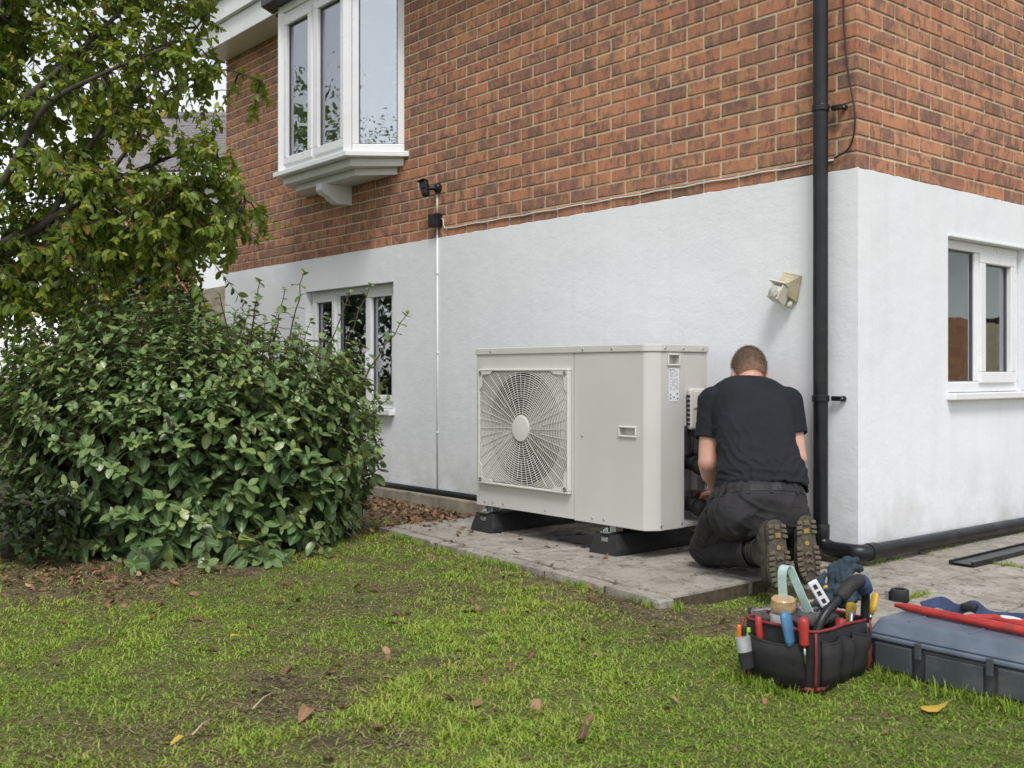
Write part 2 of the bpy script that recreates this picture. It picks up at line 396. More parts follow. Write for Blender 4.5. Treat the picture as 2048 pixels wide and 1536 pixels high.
for r in range(rows):
    z = RTOP + .006 + r * CH + BH / 2; odd = r % 2
    if not odd: bricks.append((random.choice(T_c0), (-.1175, .06125, z), 0, 1, 'c')); xs, ys = -.235, .1225
    else: bricks.append((random.choice(T_c1), (-.06125, .1175, z), 0, 1, 'c')); xs, ys = -.1225, .235
    x = xs
    while x > -WLEN + .03:
        L = .215; tpl = T_str
        if random.random() < .0: L = .1025; tpl = T_hd
        L0 = L
        if x - L < -WLEN: L = x + WLEN
        a, b = x - L, x
        zt, zb = z + BH / 2, z - BH / 2
        hit = not (b < BAYO[0] or a > BAYO[1] or zt < BAYO[2] or zb > BAYO[3])
        if hit:
            if a < BAYO[0] - .04: b2, a2 = BAYO[0] - .002, a
            elif b > BAYO[1] + .04: a2, b2 = BAYO[1] + .002, b
            else: a2 = None
            if a2 is not None: bricks.append((random.choice(tpl), ((a2 + b2) / 2, .035, z), 0, (b2 - a2) / L0, 'l'))
        elif L > .03: bricks.append((random.choice(tpl), ((a + b) / 2, .035 + random.uniform(-.0012, .0012), z + random.uniform(-.001, .001)), 0, L / L0, 'l'))
        x = a - .010
    y = ys
    while y < RLEN - .03:
        L = min(.215, RLEN - y); bricks.append((random.choice(T_str), (-.035 + random.uniform(-.0012, .0012), y + L / 2, z + random.uniform(-.001, .001)), math.pi / 2, L / .215, 'r')); y += L + .010
def brick_area(bk):
    tpl, c, rz, sx_, side = bk
    h = .0325; w = .1 * sx_
    pts = [proj((c[0] + (s * w if side != 'r' else 0), c[1] + (s * w if side == 'r' else 0), c[2] + q * h)) for s in (-1, 1) for q in (-1, 1)]
    if any(p is None for p in pts): return 0
    cx = sum(p[0] for p in pts) / 4; cy = sum(p[1] for p in pts) / 4
    if not (0 < cx < 2048 and 0 < cy < 1536): return 0
    if 545 < cx < 812 and cy < 385: return 0
    xs_ = [p[0] for p in pts]; ys_ = [p[1] for p in pts]
    return (max(xs_) - min(xs_)) * 2087 * .065 / pts[0][2]
order = sorted(range(len(bricks)), key=lambda i: -brick_area(bricks[i]))
single = set(order[:300])
V = []; F = []; C = []; base_i = 0
tco = {}
for i, (tpl, c, rz, sx_, side) in enumerate(bricks):
    if i in single:
        o = bpy.data.objects.new('brick', tpl); COL.objects.link(o); o.parent = brick_wall
        o.location = c; o.rotation_euler = (0, 0, rz); o.scale = (sx_, 1, 1)
    else:
        if tpl not in tco: tco[tpl] = (get_co(tpl).copy(), [tuple(p.vertices) for p in tpl.polygons])
        co, fs = tco[tpl]; co = co * np.array([sx_, 1, 1])
        if rz: co = np.stack([-co[:, 1], co[:, 0], co[:, 2]], 1)
        V += (co + np.array(c)).tolist(); F += [tuple(base_i + k for k in f) for f in fs]; C += [random.random()] * len(co); base_i += len(co)
me = bpy.data.meshes.new('brickwork'); me.from_pydata(V, [], F)
a = me.attributes.new('tint', 'FLOAT_COLOR', 'POINT'); c4 = np.zeros((len(V), 4), np.float32); c4[:, 0] = C; a.data.foreach_set('color', c4.ravel())
o = obj('brickwork', me, M['brick'], brick_wall); tag(o, kind='stuff')

# eaves of the long wall, with soffit, fascia boards and roof
mb = MB(); mb.box((-WLEN - .02, -.26, EAVE - .035), (0.05, .006, EAVE - .005)); mb.build('soffit', M['white_board'], house, bevel=.003)
mb = MB(); mb.box((-WLEN - .03, -.285, EAVE - .055), (.06, -.262, EAVE + .125)); mb.build('fascia_board', M['white_board'], house, bevel=.003)
mb = MB(); mb.box((-WLEN - .05, -.325, EAVE + .128), (.08, -.268, EAVE + .30)); mb.build('fascia_board', M['white_board'], house, bevel=.003)
mb = MB(); mb.prism([(-WLEN - .06, -.36, EAVE + .302), (-WLEN - .06, 2.5, EAVE + 2.1), (-WLEN - .06, 2.5, EAVE + 2.2), (-WLEN - .06, -.36, EAVE + .36)], (WLEN + .16, 0, 0))
mb.prism([(-WLEN - .06, 2.5, EAVE + 2.1), (-WLEN - .06, 5.36, EAVE + .302), (-WLEN - .06, 5.36, EAVE + .36), (-WLEN - .06, 2.5, EAVE + 2.2)], (WLEN + .16, 0, 0))
mb.build('roof', M['grey_tile'], house)

# ---- windows
class Frame:
    def __init__(s, org, ux, n): s.o = Vector(org); s.u = Vector(ux).normalized(); s.n = Vector(n).normalized()
    def P(s, u, v, w): return s.o + s.u * u + UP * v + s.n * w
    def box(s, mb, u0, u1, v0, v1, w0, w1):
        c = [s.P(u, v, w) for (u, v, w) in ((u0, v0, w0), (u1, v0, w0), (u1, v0, w1), (u0, v0, w1), (u0, v1, w0), (u1, v1, w0), (u1, v1, w1), (u0, v1, w1))]
        fs = [(0, 3, 2, 1), (4, 5, 6, 7), (0, 1, 5, 4), (1, 2, 6, 5), (2, 3, 7, 6), (3, 0, 4, 7)]
        if s.u.cross(UP).dot(s.n) > 0: fs = [tuple(reversed(f)) for f in fs]
        mb.add(c, fs)
    def ring(s, mb, u0, u1, v0, v1, t, w0, w1, tb=None):
        tb = tb or t
        s.box(mb, u0, u1, v0, v0 + tb, w0, w1); s.box(mb, u0, u1, v1 - t, v1, w0, w1)
        s.box(mb, u0, u0 + t, v0 + tb + .0003, v1 - t - .0003, w0, w1); s.box(mb, u1 - t, u1, v0 + tb + .0003, v1 - t - .0003, w0, w1)
def light(fr, win, u0, u1, v0, v1, wf, opening=False, sash=.045):
    """one light of a window: optional opening sash, gasket and pane; wf = frame face depth"""
    if opening:
        m1 = MB(); fr.ring(m1, u0, u1, v0, v1, sash, wf - .035, wf + .014); m1.build('sash', M['upvc'], win, bevel=.005)
        u0 += sash; u1 -= sash; v0 += sash; v1 -= sash
    m2 = MB(); fr.ring(m2, u0 - .001, u1 + .001, v0 - .001, v1 + .001, .006, wf - .0245, wf - .012); m2.build('gasket', M['sealant'], win)
    m3 = MB(); fr.box(m3, u0 + .004, u1 - .004, v0 + .004, v1 - .004, wf - .024, wf - .020); m3.build('pane', M['glass'], win)

# gable window: outer frame, left fixed light, right opening light, sill
def part_empty(name, loc, label=None):
    e = empty(name, loc, parent=house)
    if label: e['label'] = label
    return e
win = part_empty('window', (0, RW[0], RW[2]), 'white plastic two-light window in the gable wall')
fr = Frame((0, RW[0], RW[2]), (0, 1, 0), (1, 0, 0)); wd, ht = RW[1] - RW[0], RW[3] - RW[2]; dep = -.045
mb = MB(); fr.ring(mb, 0.002, wd - .002, .002, ht - .002, .05, dep - .06, dep, .055); fr.box(mb, .375, .425, .058, ht - .055, dep - .06, dep); mb.build('frame', M['upvc'], win, bevel=.006)
light(fr, win, .05, .375, .058, ht - .055, dep)
light(fr, win, .415, wd - .045, .048, ht - .045, dep, True, .06)
mb = MB(); fr.box(mb, -.012, wd + .012, -.035, .0, -.03, .045); mb.build('sill', M['upvc'], win, bevel=.005)
mb = MB(); fr.box(mb, .0, wd, ht - .002, ht + .006, -.09, .012); mb.build('lintel_trim', M['white_board'], win)
mb = MB(); fr.box(mb, .04, .09, .05, ht - .05, -.22, -.18); [fr.box(mb, .10 + .1 * i, .12 + .1 * i, .05, ht - .05, -.22, -.19) for i in range(3)]; mb.build('curtain', M['blind'], win)
# lower window in the long wall: three lights
win = part_empty('window', (LW[0], 0, LW[2]), 'white plastic three-light window in the long wall, half hidden by the shrub')
fr = Frame((LW[0], 0, LW[2]), (1, 0, 0), (0, -1, 0)); wd, ht = LW[1] - LW[0], LW[3] - LW[2]; dep = -.06
mb = MB(); fr.ring(mb, .002, wd - .002, .002, ht - .002, .055, dep - .06, dep, .06)
for u in (wd / 3 - .02, 2 * wd / 3 - .01): fr.box(mb, u - .028, u + .028, .063, ht - .058, dep - .06, dep)
mb.build('frame', M['upvc'], win, bevel=.006)
light(fr, win, .045, wd / 3 - .038, .05, ht - .045, dep, True, .05); light(fr, win, wd / 3 + .008, 2 * wd / 3 - .038, .063, ht - .055, dep); light(fr, win, 2 * wd / 3 + .008, wd - .045, .05, ht - .045, dep, True, .05)
mb = MB(); fr.box(mb, -.02, wd + .02, -.045, .0, -.04, .05); mb.build('sill', M['upvc'], win, bevel=.006)
mb = MB(); fr.box(mb, .03, wd - .03, ht - .32, ht - .02, -.19, -.18); mb.build('roller_blind', M['blind'], win)
mb = MB(); fr.box(mb, 2 * wd / 3 + .022, 2 * wd / 3 + .034, .30, .42, dep + .016, dep + .045); mb.build('handle', M['upvc'], win, bevel=.004)

# oriel (bay) window on the upper floor
bay = part_empty('bay_window', (-4.4, 0, 2.47), 'white bay window on a bracketed sill in the brick wall')
PB = [(-3.66, .012), (-3.913, -.30), (-4.94, -.30), (-5.19, .012)]
def off(poly, d):
    cx = sum(p[0] for p in poly) / 4
    return [(poly[0][0] + d * 1.0, .012), (poly[1][0] + d * .75, poly[1][1] - d), (poly[2][0] - d * .75, poly[2][1] - d), (poly[3][0] - d, .012)]
def slab(name, poly, z0, z1, m, bev=.004):
    mb = MB(); mb.prism([(x, y, z0) for x, y in poly], (0, 0, z1 - z0)); return mb.build(name, m, bay, bevel=bev)
slab('sill', off(PB, .055), 2.425, 2.462, M['upvc'])
slab('base_moulding', off(PB, -.012), 2.365, 2.4245, M['white_board'])
slab('base_board', off(PB, -.09), 2.315, 2.3645, M['white_board'])
mb = MB(); mb.prism([(-4.385, .012, 2.3145), (-4.385, -.255, 2.3145), (-4.385, -.258, 2.262), (-4.385, -.235, 2.235), (-4.385, -.19, 2.22), (-4.385, -.165, 2.196), (-4.385, -.12, 2.17), (-4.385, .012, 2.165)], (-.085, 0, 0)); mb.build('bracket', M['white_board'], bay, bevel=.003)
ZT, ZB = 3.72, 2.4625
slab('head_board', off(PB, .02), ZT, ZT + .06, M['upvc'])
slab('roof_edge', off(PB, .13), ZT + .061, ZT + .16, M['dark_edge'])
slab('ceiling_board', off(PB, -.06), ZT - .03, ZT - .0005, M['white_board'])
fr = Frame((-4.94, -.30, ZB), (1, 0, 0), (0, -1, 0)); wd, ht = 1.027, ZT - ZB
mb = MB(); fr.ring(mb, .0, wd, 0, ht - .0005, .055, -.06, 0, .06); fr.box(mb, .49, .545, .061, ht - .056, -.06, 0); mb.build('frame', M['upvc'], bay, bevel=.005)
light(fr, bay, .045, .50, .05, ht - .045, 0, True, .06); light(fr, bay, .535, wd - .045, .05, ht - .045, 0, True, .06)
p0 = Vector((-3.913, -.30, ZB)); p1 = Vector((-3.66, .012, ZB)); ux = p1 - p0; L = ux.length; nn = Vector((ux.y, -ux.x, 0))
fr = Frame(p0, ux, nn)
mb = MB(); fr.box(mb, -.045, .02, 0, ht - .0005, -.07, .012); mb.build('corner_post', M['upvc'], bay, bevel=.006)
mb = MB(); fr.ring(mb, .021, L - .002, .0, ht - .0005, .05, -.06, 0, .06); mb.build('frame', M['upvc'], bay, bevel=.005)
light(fr, bay, .072, L - .054, .061, ht - .052, 0)
p0 = Vector((-5.19, .012, ZB)); p1 = Vector((-4.94, -.30, ZB)); ux = p1 - p0; fr = Frame(p0, ux, Vector((ux.y, -ux.x, 0)))
mb = MB(); fr.box(mb, L - .02, L + .045, 0, ht - .0005, -.07, .012); mb.build('corner_post', M['upvc'], bay, bevel=.006)
mb = MB(); fr.ring(mb, .002, L - .021, .0, ht - .0005, .05, -.06, 0, .06); mb.build('frame', M['upvc'], bay, bevel=.005); light(fr, bay, .054, L - .072, .061, ht - .052, 0)
for i in range(9):
    x = -4.86 + i * .052 + (0.25 if i > 4 else 0)
    mb = MB(); mb.box((x, -.20, 2.52), (x + .034, -.195, 3.68), None); mb.build('blind_slat', M['blind'], bay)

# ------------------------------------------------------------------ fixings on the house
# downpipe down the long wall, round the corner and along the gable foot
dp = thing('downpipe', 'black plastic downpipe down the house corner, turning along the wall foot', 'downpipe', (-.155, -.06, 0))
PX, PY, PR = -.155, -.062, .034
mb = MB(); mb.tube([(PX, PY, .16), (PX, PY, 4.1)], PR, 20); mb.build('pipe', M['black_plastic'], dp, smooth=False, auto=40)
mb = MB(); mb.tube([(PX, PY, .105), (PX, PY, .112), (PX, PY, .165), (PX, PY, .172)], [.038, .041, .041, .038], 20); mb.build('socket', M['black_plastic'], dp, auto=40)
def bend(p0, c, p1, n=8): return [Vector(p0) * (1 - t) ** 2 + Vector(c) * 2 * t * (1 - t) + Vector(p1) * t * t for t in [i / n for i in range(n + 1)]]
ZP = .062
mb = MB(); mb.tube(bend((PX, PY, .12), (PX, PY, ZP), (PX + .09, PY, ZP)) , PR + .001, 18); mb.build('elbow', M['black_plastic'], dp, auto=40)
mb = MB(); mb.tube([(PX + .085, PY, ZP), (PX + .12, PY, ZP), (-.01, PY, ZP)] + bend((.0, PY, ZP), (.056, PY, ZP), (.056, .0, ZP)), PR + .002, 18); mb.build('elbow', M['black_plastic'], dp, auto=40)
mb = MB(); mb.tube([(.056, -.012, ZP), (.056, .045, ZP - .001)], PR + .006, 18); mb.build('socket', M['black_plastic'], dp, auto=40)
mb = MB(); mb.tube([(.056, .0, ZP), (.054, 2.0, ZP - .022), (.052, RLEN, ZP - .05)], PR, 18); mb.build('pipe', M['black_plastic'], dp, auto=40)
M['steel'] = simple('zinc_steel', (.62, .64, .66), .35, .1, 30, metal=1)
for z in (2.09, .75):
    mb = MB(); mb.tube([(PX, PY, z - .016), (PX, PY, z - .014), (PX, PY, z + .014), (PX, PY, z + .016)], [PR + .002, PR + .006, PR + .006, PR + .002], 20)
    mb.box((PX + .034, -.03, z - .011), (PX + .082, -.014 if z < 1.8 else -.004, z + .011)); mb.lathe([(.012, 0), (.013, .006), (.011, .018)], Matrix.Translation((PX + .086, -.001 if z < 1.8 else .011, z)) @ Matrix.Rotation(R_(90), 4, 'X'), 14)
    bk = mb.build('bracket', M['black_plastic'], dp, bevel=.002)
    m2 = MB(); m2.lathe([(.005, 0), (.005, .003), (.003, .004)], Matrix.Translation((PX + .086, -.019 if z < 1.8 else -.007, z)) @ Matrix.Rotation(R_(90), 4, 'X'), 8); m2.build('screw', M['steel'], bk)

def smooth_path(pts, n=8):
    P = [Vector(p) for p in pts]; P = [P[0] * 2 - P[1]] + P + [P[-1] * 2 - P[-2]]; out = []
    for i in range(1, len(P) - 2):
        for k in range(n):
            t = k / n; a, b, c, d = P[i - 1], P[i], P[i + 1], P[i + 2]
            out.append(.5 * ((2 * b) + (c - a) * t + (2 * a - 5 * b + 4 * c - d) * t * t + (3 * b - a - 3 * c + d) * t ** 3))
    out.append(P[-2]); return out
M['white_cable'] = simple('white_cable_sheath', (.66, .64, .58), .5, .12, 30)
M['black_cable'] = simple('black_cable_sheath', (.02, .02, .022), .45, .2, 30)
mb = MB(); mb.tube(smooth_path([(-.075, -.004, 4.0), (-.07, -.004, 3.0), (-.072, -.005, 2.60), (-.066, -.006, 2.42), (-.045, -.008, 2.24), (-.018, -.010, 2.10), (-.010, -.010, 2.02), (-.018, -.008, 1.95), (-.05, -.006, 1.89), (-.12, -.005, 1.862)]), .0045, 7)
o = mb.build('cable', M['black_cable'], None, smooth=True); tag(o, 'thin black cable looping down the brick corner beside the downpipe', 'cable')
pts = [(-.13, .004, 1.856)] + [(-.13 - i * .1, .004, 1.856 + .003 * math.sin(i * 1.9)) for i in range(1, 30)] + [(-3.12, .004, 1.857), (-3.165, .003, 1.862), (-3.175, .003, 1.89), (-3.18, .003, 1.925), (-3.2, .002, 1.93)]
mb = MB(); mb.tube(pts, .0045, 6); o = mb.build('cable', M['white_cable'], None, smooth=True); tag(o, 'pale cable clipped along the mortar line above the white wall', 'cable')
mb = MB(); mb.tube([(-3.25, .002, 2.10), (-3.245, .002, 1.955)], .007, 8); o = mb.build('cable', M['white_cable'], None, smooth=True); tag(o, 'short pale cable between the security lamp and the junction box', 'cable')
e = thing('conduit', 'thin white conduit running down the white wall from the junction box', 'conduit', (-3.235, -.008, .05))
mb = MB(); mb.tube([(-3.238, -.005, 1.885), (-3.236, -.005, .06)], .0055, 8); mb.build('pipe', M['render'], e, smooth=True)
for z in (1.55, 1.0, .45):
    mb = MB(); mb.box((-3.247, -.012, z), (-3.226, 0, z + .01)); mb.build('clip', M['render'], e, bevel=.002)
e = thing('junction_box', 'black square junction box on the brick above the conduit', 'junction box', (-3.24, .0, 1.92))
mb = MB(); mb.box((-3.292, -.045, 1.876), (-3.196, .009, 1.966)); mb.build('body', M['black_plastic'], e, bevel=.006)
mb = MB(); mb.box((-3.285, -.051, 1.882), (-3.203, -.0455, 1.960)); mb.build('lid', M['black_plastic'], e, bevel=.004)

# black security lamp on the bricks
e = thing('security_lamp', 'black security lamp on a round base on the brick wall', 'lamp', (-3.25, 0, 2.13))
mb = MB(); mb.lathe([(.034, -.009), (.034, .014), (.027, .024), (.015, .03)], Matrix.Translation((-3.235, 0, 2.145)) @ Matrix.Rotation(R_(90), 4, 'X'), 20); mb.build('base', M['black_plastic'], e, auto=40)
mb = MB(); mb.tube([(-3.238, -.02, 2.144), (-3.262, -.068, 2.14)], .015, 12); mb.build('arm', M['black_plastic'], e, auto=40)
Mx = Matrix.Translation((-3.268, -.088, 2.135)) @ Matrix.Scale(.68, 4) @ Matrix.Rotation(R_(-14), 4, 'Y') @ Matrix.Rotation(R_(18), 4, 'Z')
mb = MB(); mb.prism([(-.042, 0, .085), (.036, 0, .085), (.043, 0, .03), (.034, 0, -.07), (.02, 0, -.085), (-.02, 0, -.085), (-.034, 0, -.07), (-.045, 0, .03)], (0, .06, 0), Mx @ Matrix.Translation((0, -.03, 0))); mb.build('housing', M['black_plastic'], e, bevel=.01, seg=3)
t = NT('dark_lens'); t.base((.03, .04, .04)); t.rough(.08); M['lens'] = t.m
mb = MB(); mb.box((-.028, -.037, .0), (.026, -.0305, .066), Mx); mb.build('lens', M['lens'], e, bevel=.006)
mb = MB(); mb.box((-.024, -.036, -.06), (.022, -.0305, -.018), Mx); mb.build('sensor_window', M['lens'], e, bevel=.008)
mb = MB(); mb.box((-.047, -.062, .075), (.042, .03, .088), Mx); mb.build('hood', M['black_plastic'], e, bevel=.004)

# weathered beige motion sensor on the white wall
M['beige'] = simple('yellowed_plastic', (.46, .40, .27), .55, .2, 25, dirt=(.2, .17, .1, 1), dirt_amt=.5)
M['beige_pale'] = simple('pale_weathered_plastic', (.66, .64, .55), .5, .12, 25, dirt=(.3, .27, .2, 1), dirt_amt=.4)
M['pale_lens'] = simple('cloudy_sensor_lens', (.42, .42, .38), .25, .35, 40, dirt=(.08, .09, .1, 1), dirt_amt=.9)
sx0, sz0 = -.37, 1.267
e = thing('motion_sensor', 'weathered beige motion sensor with square back plate on the white wall', 'motion sensor', (sx0, 0, sz0))
Mp = Matrix.Translation((sx0 + .01, -.002, sz0 + .012)) @ Matrix.Rotation(R_(14), 4, 'Y')
mb = MB(); q = [(-.052, 0, -.062), (.056, 0, -.062), (.052, 0, .066), (-.05, 0, .066)]
mb.prism(q, (0, -.014, 0), Mp); mb.build('back_plate', M['beige'], e, bevel=.003)
mb = MB(); f1 = [(-.046, -.0145, -.056), (.05, -.0145, -.056), (.046, -.0145, .06), (-.045, -.0145, .06)]; f2 = [(-.03, -.065, -.03), (.022, -.065, -.03), (.022, -.065, .02), (-.03, -.065, .02)]
mb.add([Mp @ Vector(v) for v in f1 + f2], [(0, 1, 2, 3), (7, 6, 5, 4), (0, 4, 5, 1), (1, 5, 6, 2), (2, 6, 7, 3), (3, 7, 4, 0)]); mb.build('shroud', M['beige'], e)
Mq = Matrix.Translation((sx0 - .016, -.068, sz0 - .02)) @ Matrix.Rotation(R_(16), 4, 'Y') @ Matrix.Rotation(R_(-22), 4, 'X')
mb = MB(); mb.box((-.037, -.03, -.035), (.037, .035, .03), Mq); mb.build('sensor_head', M['beige_pale'], e, bevel=.004)
mb = MB(); mb.lathe([(.029, 0), (.029, .006), (.024, .009), (.008, .011)], Mq @ Matrix.Translation((0, -.0305, -.006)) @ Matrix.Rotation(R_(90), 4, 'X'), 18); mb.build('lens', M['pale_lens'], e, auto=40)
mb = MB(); mb.add([Mq @ Vector(v) for v in [(-.048, -.05, .042), (.044, -.044, .046), (.043, .04, .036), (-.043, .04, .036), (-.047, -.049, .046), (.043, -.043, .05), (.043, .04, .040), (-.043, .04, .040)]], [(0, 3, 2, 1), (4, 5, 6, 7), (0, 1, 5, 4), (1, 2, 6, 5), (2, 3, 7, 6), (3, 0, 4, 7)]); mb.build('hood', M['beige_pale'], e)
mb = MB(); mb.box((.038, -.05, -.04), (.043, .03, .034), Mq); mb.build('side_flap', M['beige_pale'], e, bevel=.002)
mb = MB(); mb.tube([(sx0 + .02, -.012, sz0 - .05), (sx0 + .018, -.03, sz0 - .085)], .013, 10); mb.build('cable_gland', M['beige_pale'], e, smooth=True)
# ------------------------------------------------------------------ ground
def ground_z(x, y):
    """lawn level: a little below the paving, gently uneven"""
    x = np.asarray(x, float); y = np.asarray(y, float)
    P = np.stack([x, y], -1).reshape(-1, 2)
    n = vnoise(P, .9, 3, 2).reshape(x.shape) - .5; n2 = vnoise(P, 5.0, 5, 2).reshape(x.shape) - .5
    rise = np.clip((x - .15) * 4, 0, 1) * np.clip((y + 1.75) * 2.2, 0, 1)
    rise = np.maximum(rise, .75 * np.clip(1 - np.abs(y + 1.25 + .083 * (x + .7)) * 2.6, 0, 1) * (x < .2) * (x > -2.9))
    k = np.clip(np.hypot(x + 1.5, y + 2) / 12 - .5, 0, 1)
    return (-.055 + .034 * rise) * (1 - k) - .12 * k + n * .045 * (1 - rise * .7) + n2 * .014
def gz(x, y): return float(ground_z(np.array([x]), np.array([y]))[0])
def soil_mask(x, y):
    """0 = turf, 1 = bare earth"""
    P = np.stack([np.ravel(x), np.ravel(y)], -1)
    m = np.clip((vnoise(P, 1.25, 11, 4) - .60) * 5.0, 0, 1) * .6
    m += np.clip((vnoise(P, 7, 12, 3) - .60) * 4, 0, .5)
    X, Y = P[:, 0], P[:, 1]
    def spot(cx, cy, r, k=1.0): return k * np.exp(-((X - cx) ** 2 + (Y - cy) ** 2) / (r * r))
    m += spot(.0, -1.35, .34, .9) + spot(.42, -1.12, .28, 1.0) + spot(-.75, -1.32, .4, .35)
    m += spot(-3.0, -1.9, .9, .8) + spot(-3.9, -1.4, 1.3, .9)
    m += np.clip(1 - np.abs(Y - (-1.2 - .083 * (X + .7))) * 7, 0, 1) * ((X < 0) & (X > -2.4)) * .6
    m += spot(-2.06, -2.79, .4, .95) + spot(-2.5, -2.45, .5, .9) + spot(-.37, -2.70, .35, .3) + spot(.315, -2.93, .28, .5) + spot(.05, -2.35, .3, .3)
    m += ((Y > -1.02) & (X < -2.3)) * 1.2
    m -= spot(1.15, -1.9, .5, .9) + spot(.5, -1.95, .55, .8)
    return np.clip(m, 0, 1).reshape(np.shape(x))
t = NT('garden_soil'); g = t.node('ShaderNodeNewGeometry').outputs['Position']
c = t.ramp(t.noise(9, 6, .7, vec=g), [(.28, (.055, .040, .025)), (.5, (.14, .105, .066)), (.72, (.26, .20, .13))])
at = t.node('ShaderNodeAttribute'); at.attribute_name = 'tint'; sp = t.node('ShaderNodeSeparateColor'); t.l.new(at.outputs['Color'], sp.inputs[0])
moss = t.ramp(t.noise(14, 5, .7, vec=g), [(.3, (.095, .13, .024)), (.7, (.19, .255, .05))])
c = t.mix(t.math('MULTIPLY', t.ramp(t.noise(34, 4, .7, vec=g), [(.35, .3), (.6, 1)]), sp.outputs[1]), c, moss)
c = t.mix(t.ramp(t.noise(120, 3, .7, vec=g), [(.62, 0), (.8, .55)]), c, (.36, .28, .18)); t.base(c); t.rough(.95); t.b.inputs['Specular IOR Level'].default_value = .25
t.normal(t.bump(t.noise(55, 6, .75, vec=g), .9, .02)); M['soil'] = t.m
xs = np.concatenate([np.linspace(-160, -9, 12), np.linspace(-8, 3.2, 170), np.linspace(4, 160, 12)])
ys = np.concatenate([np.linspace(-160, -6, 12), np.linspace(-5, .1, 100), np.linspace(1, 160, 16)])
X, Y = np.meshgrid(xs, ys); Z = ground_z(X, Y); nx, ny = len(xs), len(ys)
V = np.stack([X.ravel(), Y.ravel(), Z.ravel()], 1)
idx = np.arange(nx * ny).reshape(ny, nx); F = np.stack([idx[:-1, :-1].ravel(), idx[:-1, 1:].ravel(), idx[1:, 1:].ravel(), idx[1:, :-1].ravel()], 1)
sm = soil_mask(X, Y).ravel(); cols = np.stack([sm, 1 - sm, sm * 0], 1)
gr = obj('ground', np_mesh('ground', V, F, cols, True), M['soil']); tag(gr, kind='structure')

# paving: pad under the heat pump and the patio beside the gable
t = NT('paving_concrete'); g = t.node('ShaderNodeNewGeometry').outputs['Position']; oi = t.node('ShaderNodeObjectInfo').outputs['Random']
c = t.ramp(t.noise(4.5, 6, .7, vec=g, dist=.3), [(.25, (.19, .17, .135)), (.5, (.36, .335, .29)), (.75, (.50, .475, .43))])
c = t.mix(t.ramp(t.noise(11, 6, .75, vec=g, dist=1.2), [(.50, 0), (.64, .8)]), c, (.11, .088, .062))
c = t.mix(t.ramp(t.noise(150, 2, .6, vec=g), [(.3, .45), (.5, 0)]), c, (.16, .145, .12))
c = t.mix(t.ramp(t.noise(190, 2, .5, vec=g), [(.64, 0), (.72, .5)]), c, (.62, .60, .56))
c = t.mix(t.math('MULTIPLY', oi, .28), c, (.24, .215, .18))
c = t.mix(t.ramp(t.noise(2.2, 5, .7, vec=g, dist=.5), [(.62, 0), (.78, .5)]), c, (.09, .10, .035)); t.base(c); t.rough(.92); t.b.inputs['Specular IOR Level'].default_value = .3
t.normal(t.bump(t.math('ADD', t.noise(120, 4, .7, vec=g), t.math('MULTIPLY', t.noise(9, 5, .7, vec=g), 2.5)), .8, .006)); M['paving'] = t.m
t = NT('joint_soil'); g = t.node('ShaderNodeNewGeometry').outputs['Position']
t.base(t.ramp(t.noise(30, 5, .7, vec=g), [(.35, (.05, .04, .025)), (.6, (.11, .085, .055)), (.75, (.07, .10, .03))])); t.rough(1); M['joint'] = t.m
def uneven_slab(parent, corners, z1, z0, seed, mat_=None, name='paving_slab', chip=.004):
    rr = random.Random(seed); n = len(corners); pts = []
    for i in range(n):
        a = Vector(corners[i] + (0,)); b = Vector(corners[(i + 1) % n] + (0,)); m_ = max(2, int((b - a).length / .07))
        for k in range(m_):
            p = a.lerp(b, k / m_); d = (b - a).normalized(); inn = Vector((-d.y, d.x, 0))
            p += inn * (rr.uniform(0, chip) if k else chip * 1.5); pts.append(p)
    tz = [rr.uniform(-.004, .004) for _ in range(2)]; cx = sum(p.x for p in pts) / len(pts); cy = sum(p.y for p in pts) / len(pts)
    zz = lambda p: z1 + (p.x - cx) * tz[0] * 2 + (p.y - cy) * tz[1] * 2
    m = len(pts); vs = []
    for p in pts: vs.append((p.x, p.y, z0))
    for p in pts: vs.append((p.x, p.y, zz(p) - .007 - rr.uniform(0, .003)))
    for p in pts:
        q = p.lerp(Vector((cx, cy, 0)), .012 + rr.uniform(0, .02)); vs.append((q.x, q.y, zz(q) + rr.uniform(-.001, .001)))
    fs = [(i, (i + 1) % m, m + (i + 1) % m, m + i) for i in range(m)] + [(m + i, m + (i + 1) % m, 2 * m + (i + 1) % m, 2 * m + i) for i in range(m)] + [tuple(range(2 * m, 3 * m))]
    mb = MB(); mb.add(vs, fs); return mb.build(name, mat_ or M['paving'], parent)
def pad_front(x): return -1.245 + (x + .08) * -.083        # y of the front edge of the pad
mb = MB(); mb.prism([(-2.36, pad_front(-2.36) + .02, -.12), (-.09, pad_front(-.09) + .02, -.12), (-.09, -.012, -.12), (-2.36, -.012, -.12)], (0, 0, .108))
pad = mb.build('pad', M['joint']); tag(pad, kind='structure')
js = [-2.37, -2.06, -1.62, -1.18, -.74, -.30, -.085]
sd_ = 1
for i in range(len(js) - 1):
    a, b = js[i] + .004, js[i + 1] - .004
    if b - a < .05: continue
    fa, fb = pad_front(a), pad_front(b)
    rowsy = [(fa + .095, fb + .095, -.665 + .01 * (i % 2)), (-.655 + .01 * (i % 2),) * 2 + (-.215,), (-.205,) * 2 + (-.065,)]
    for (ya, yb, y1) in rowsy:
        sd_ += 1; uneven_slab(pad, [(a, ya), (b, yb), (b, y1), (a, y1)], random.uniform(-.004, .003), -.06, sd_)
ke = [-2.38, -1.76, -1.30, -.83, -.42, -.07]
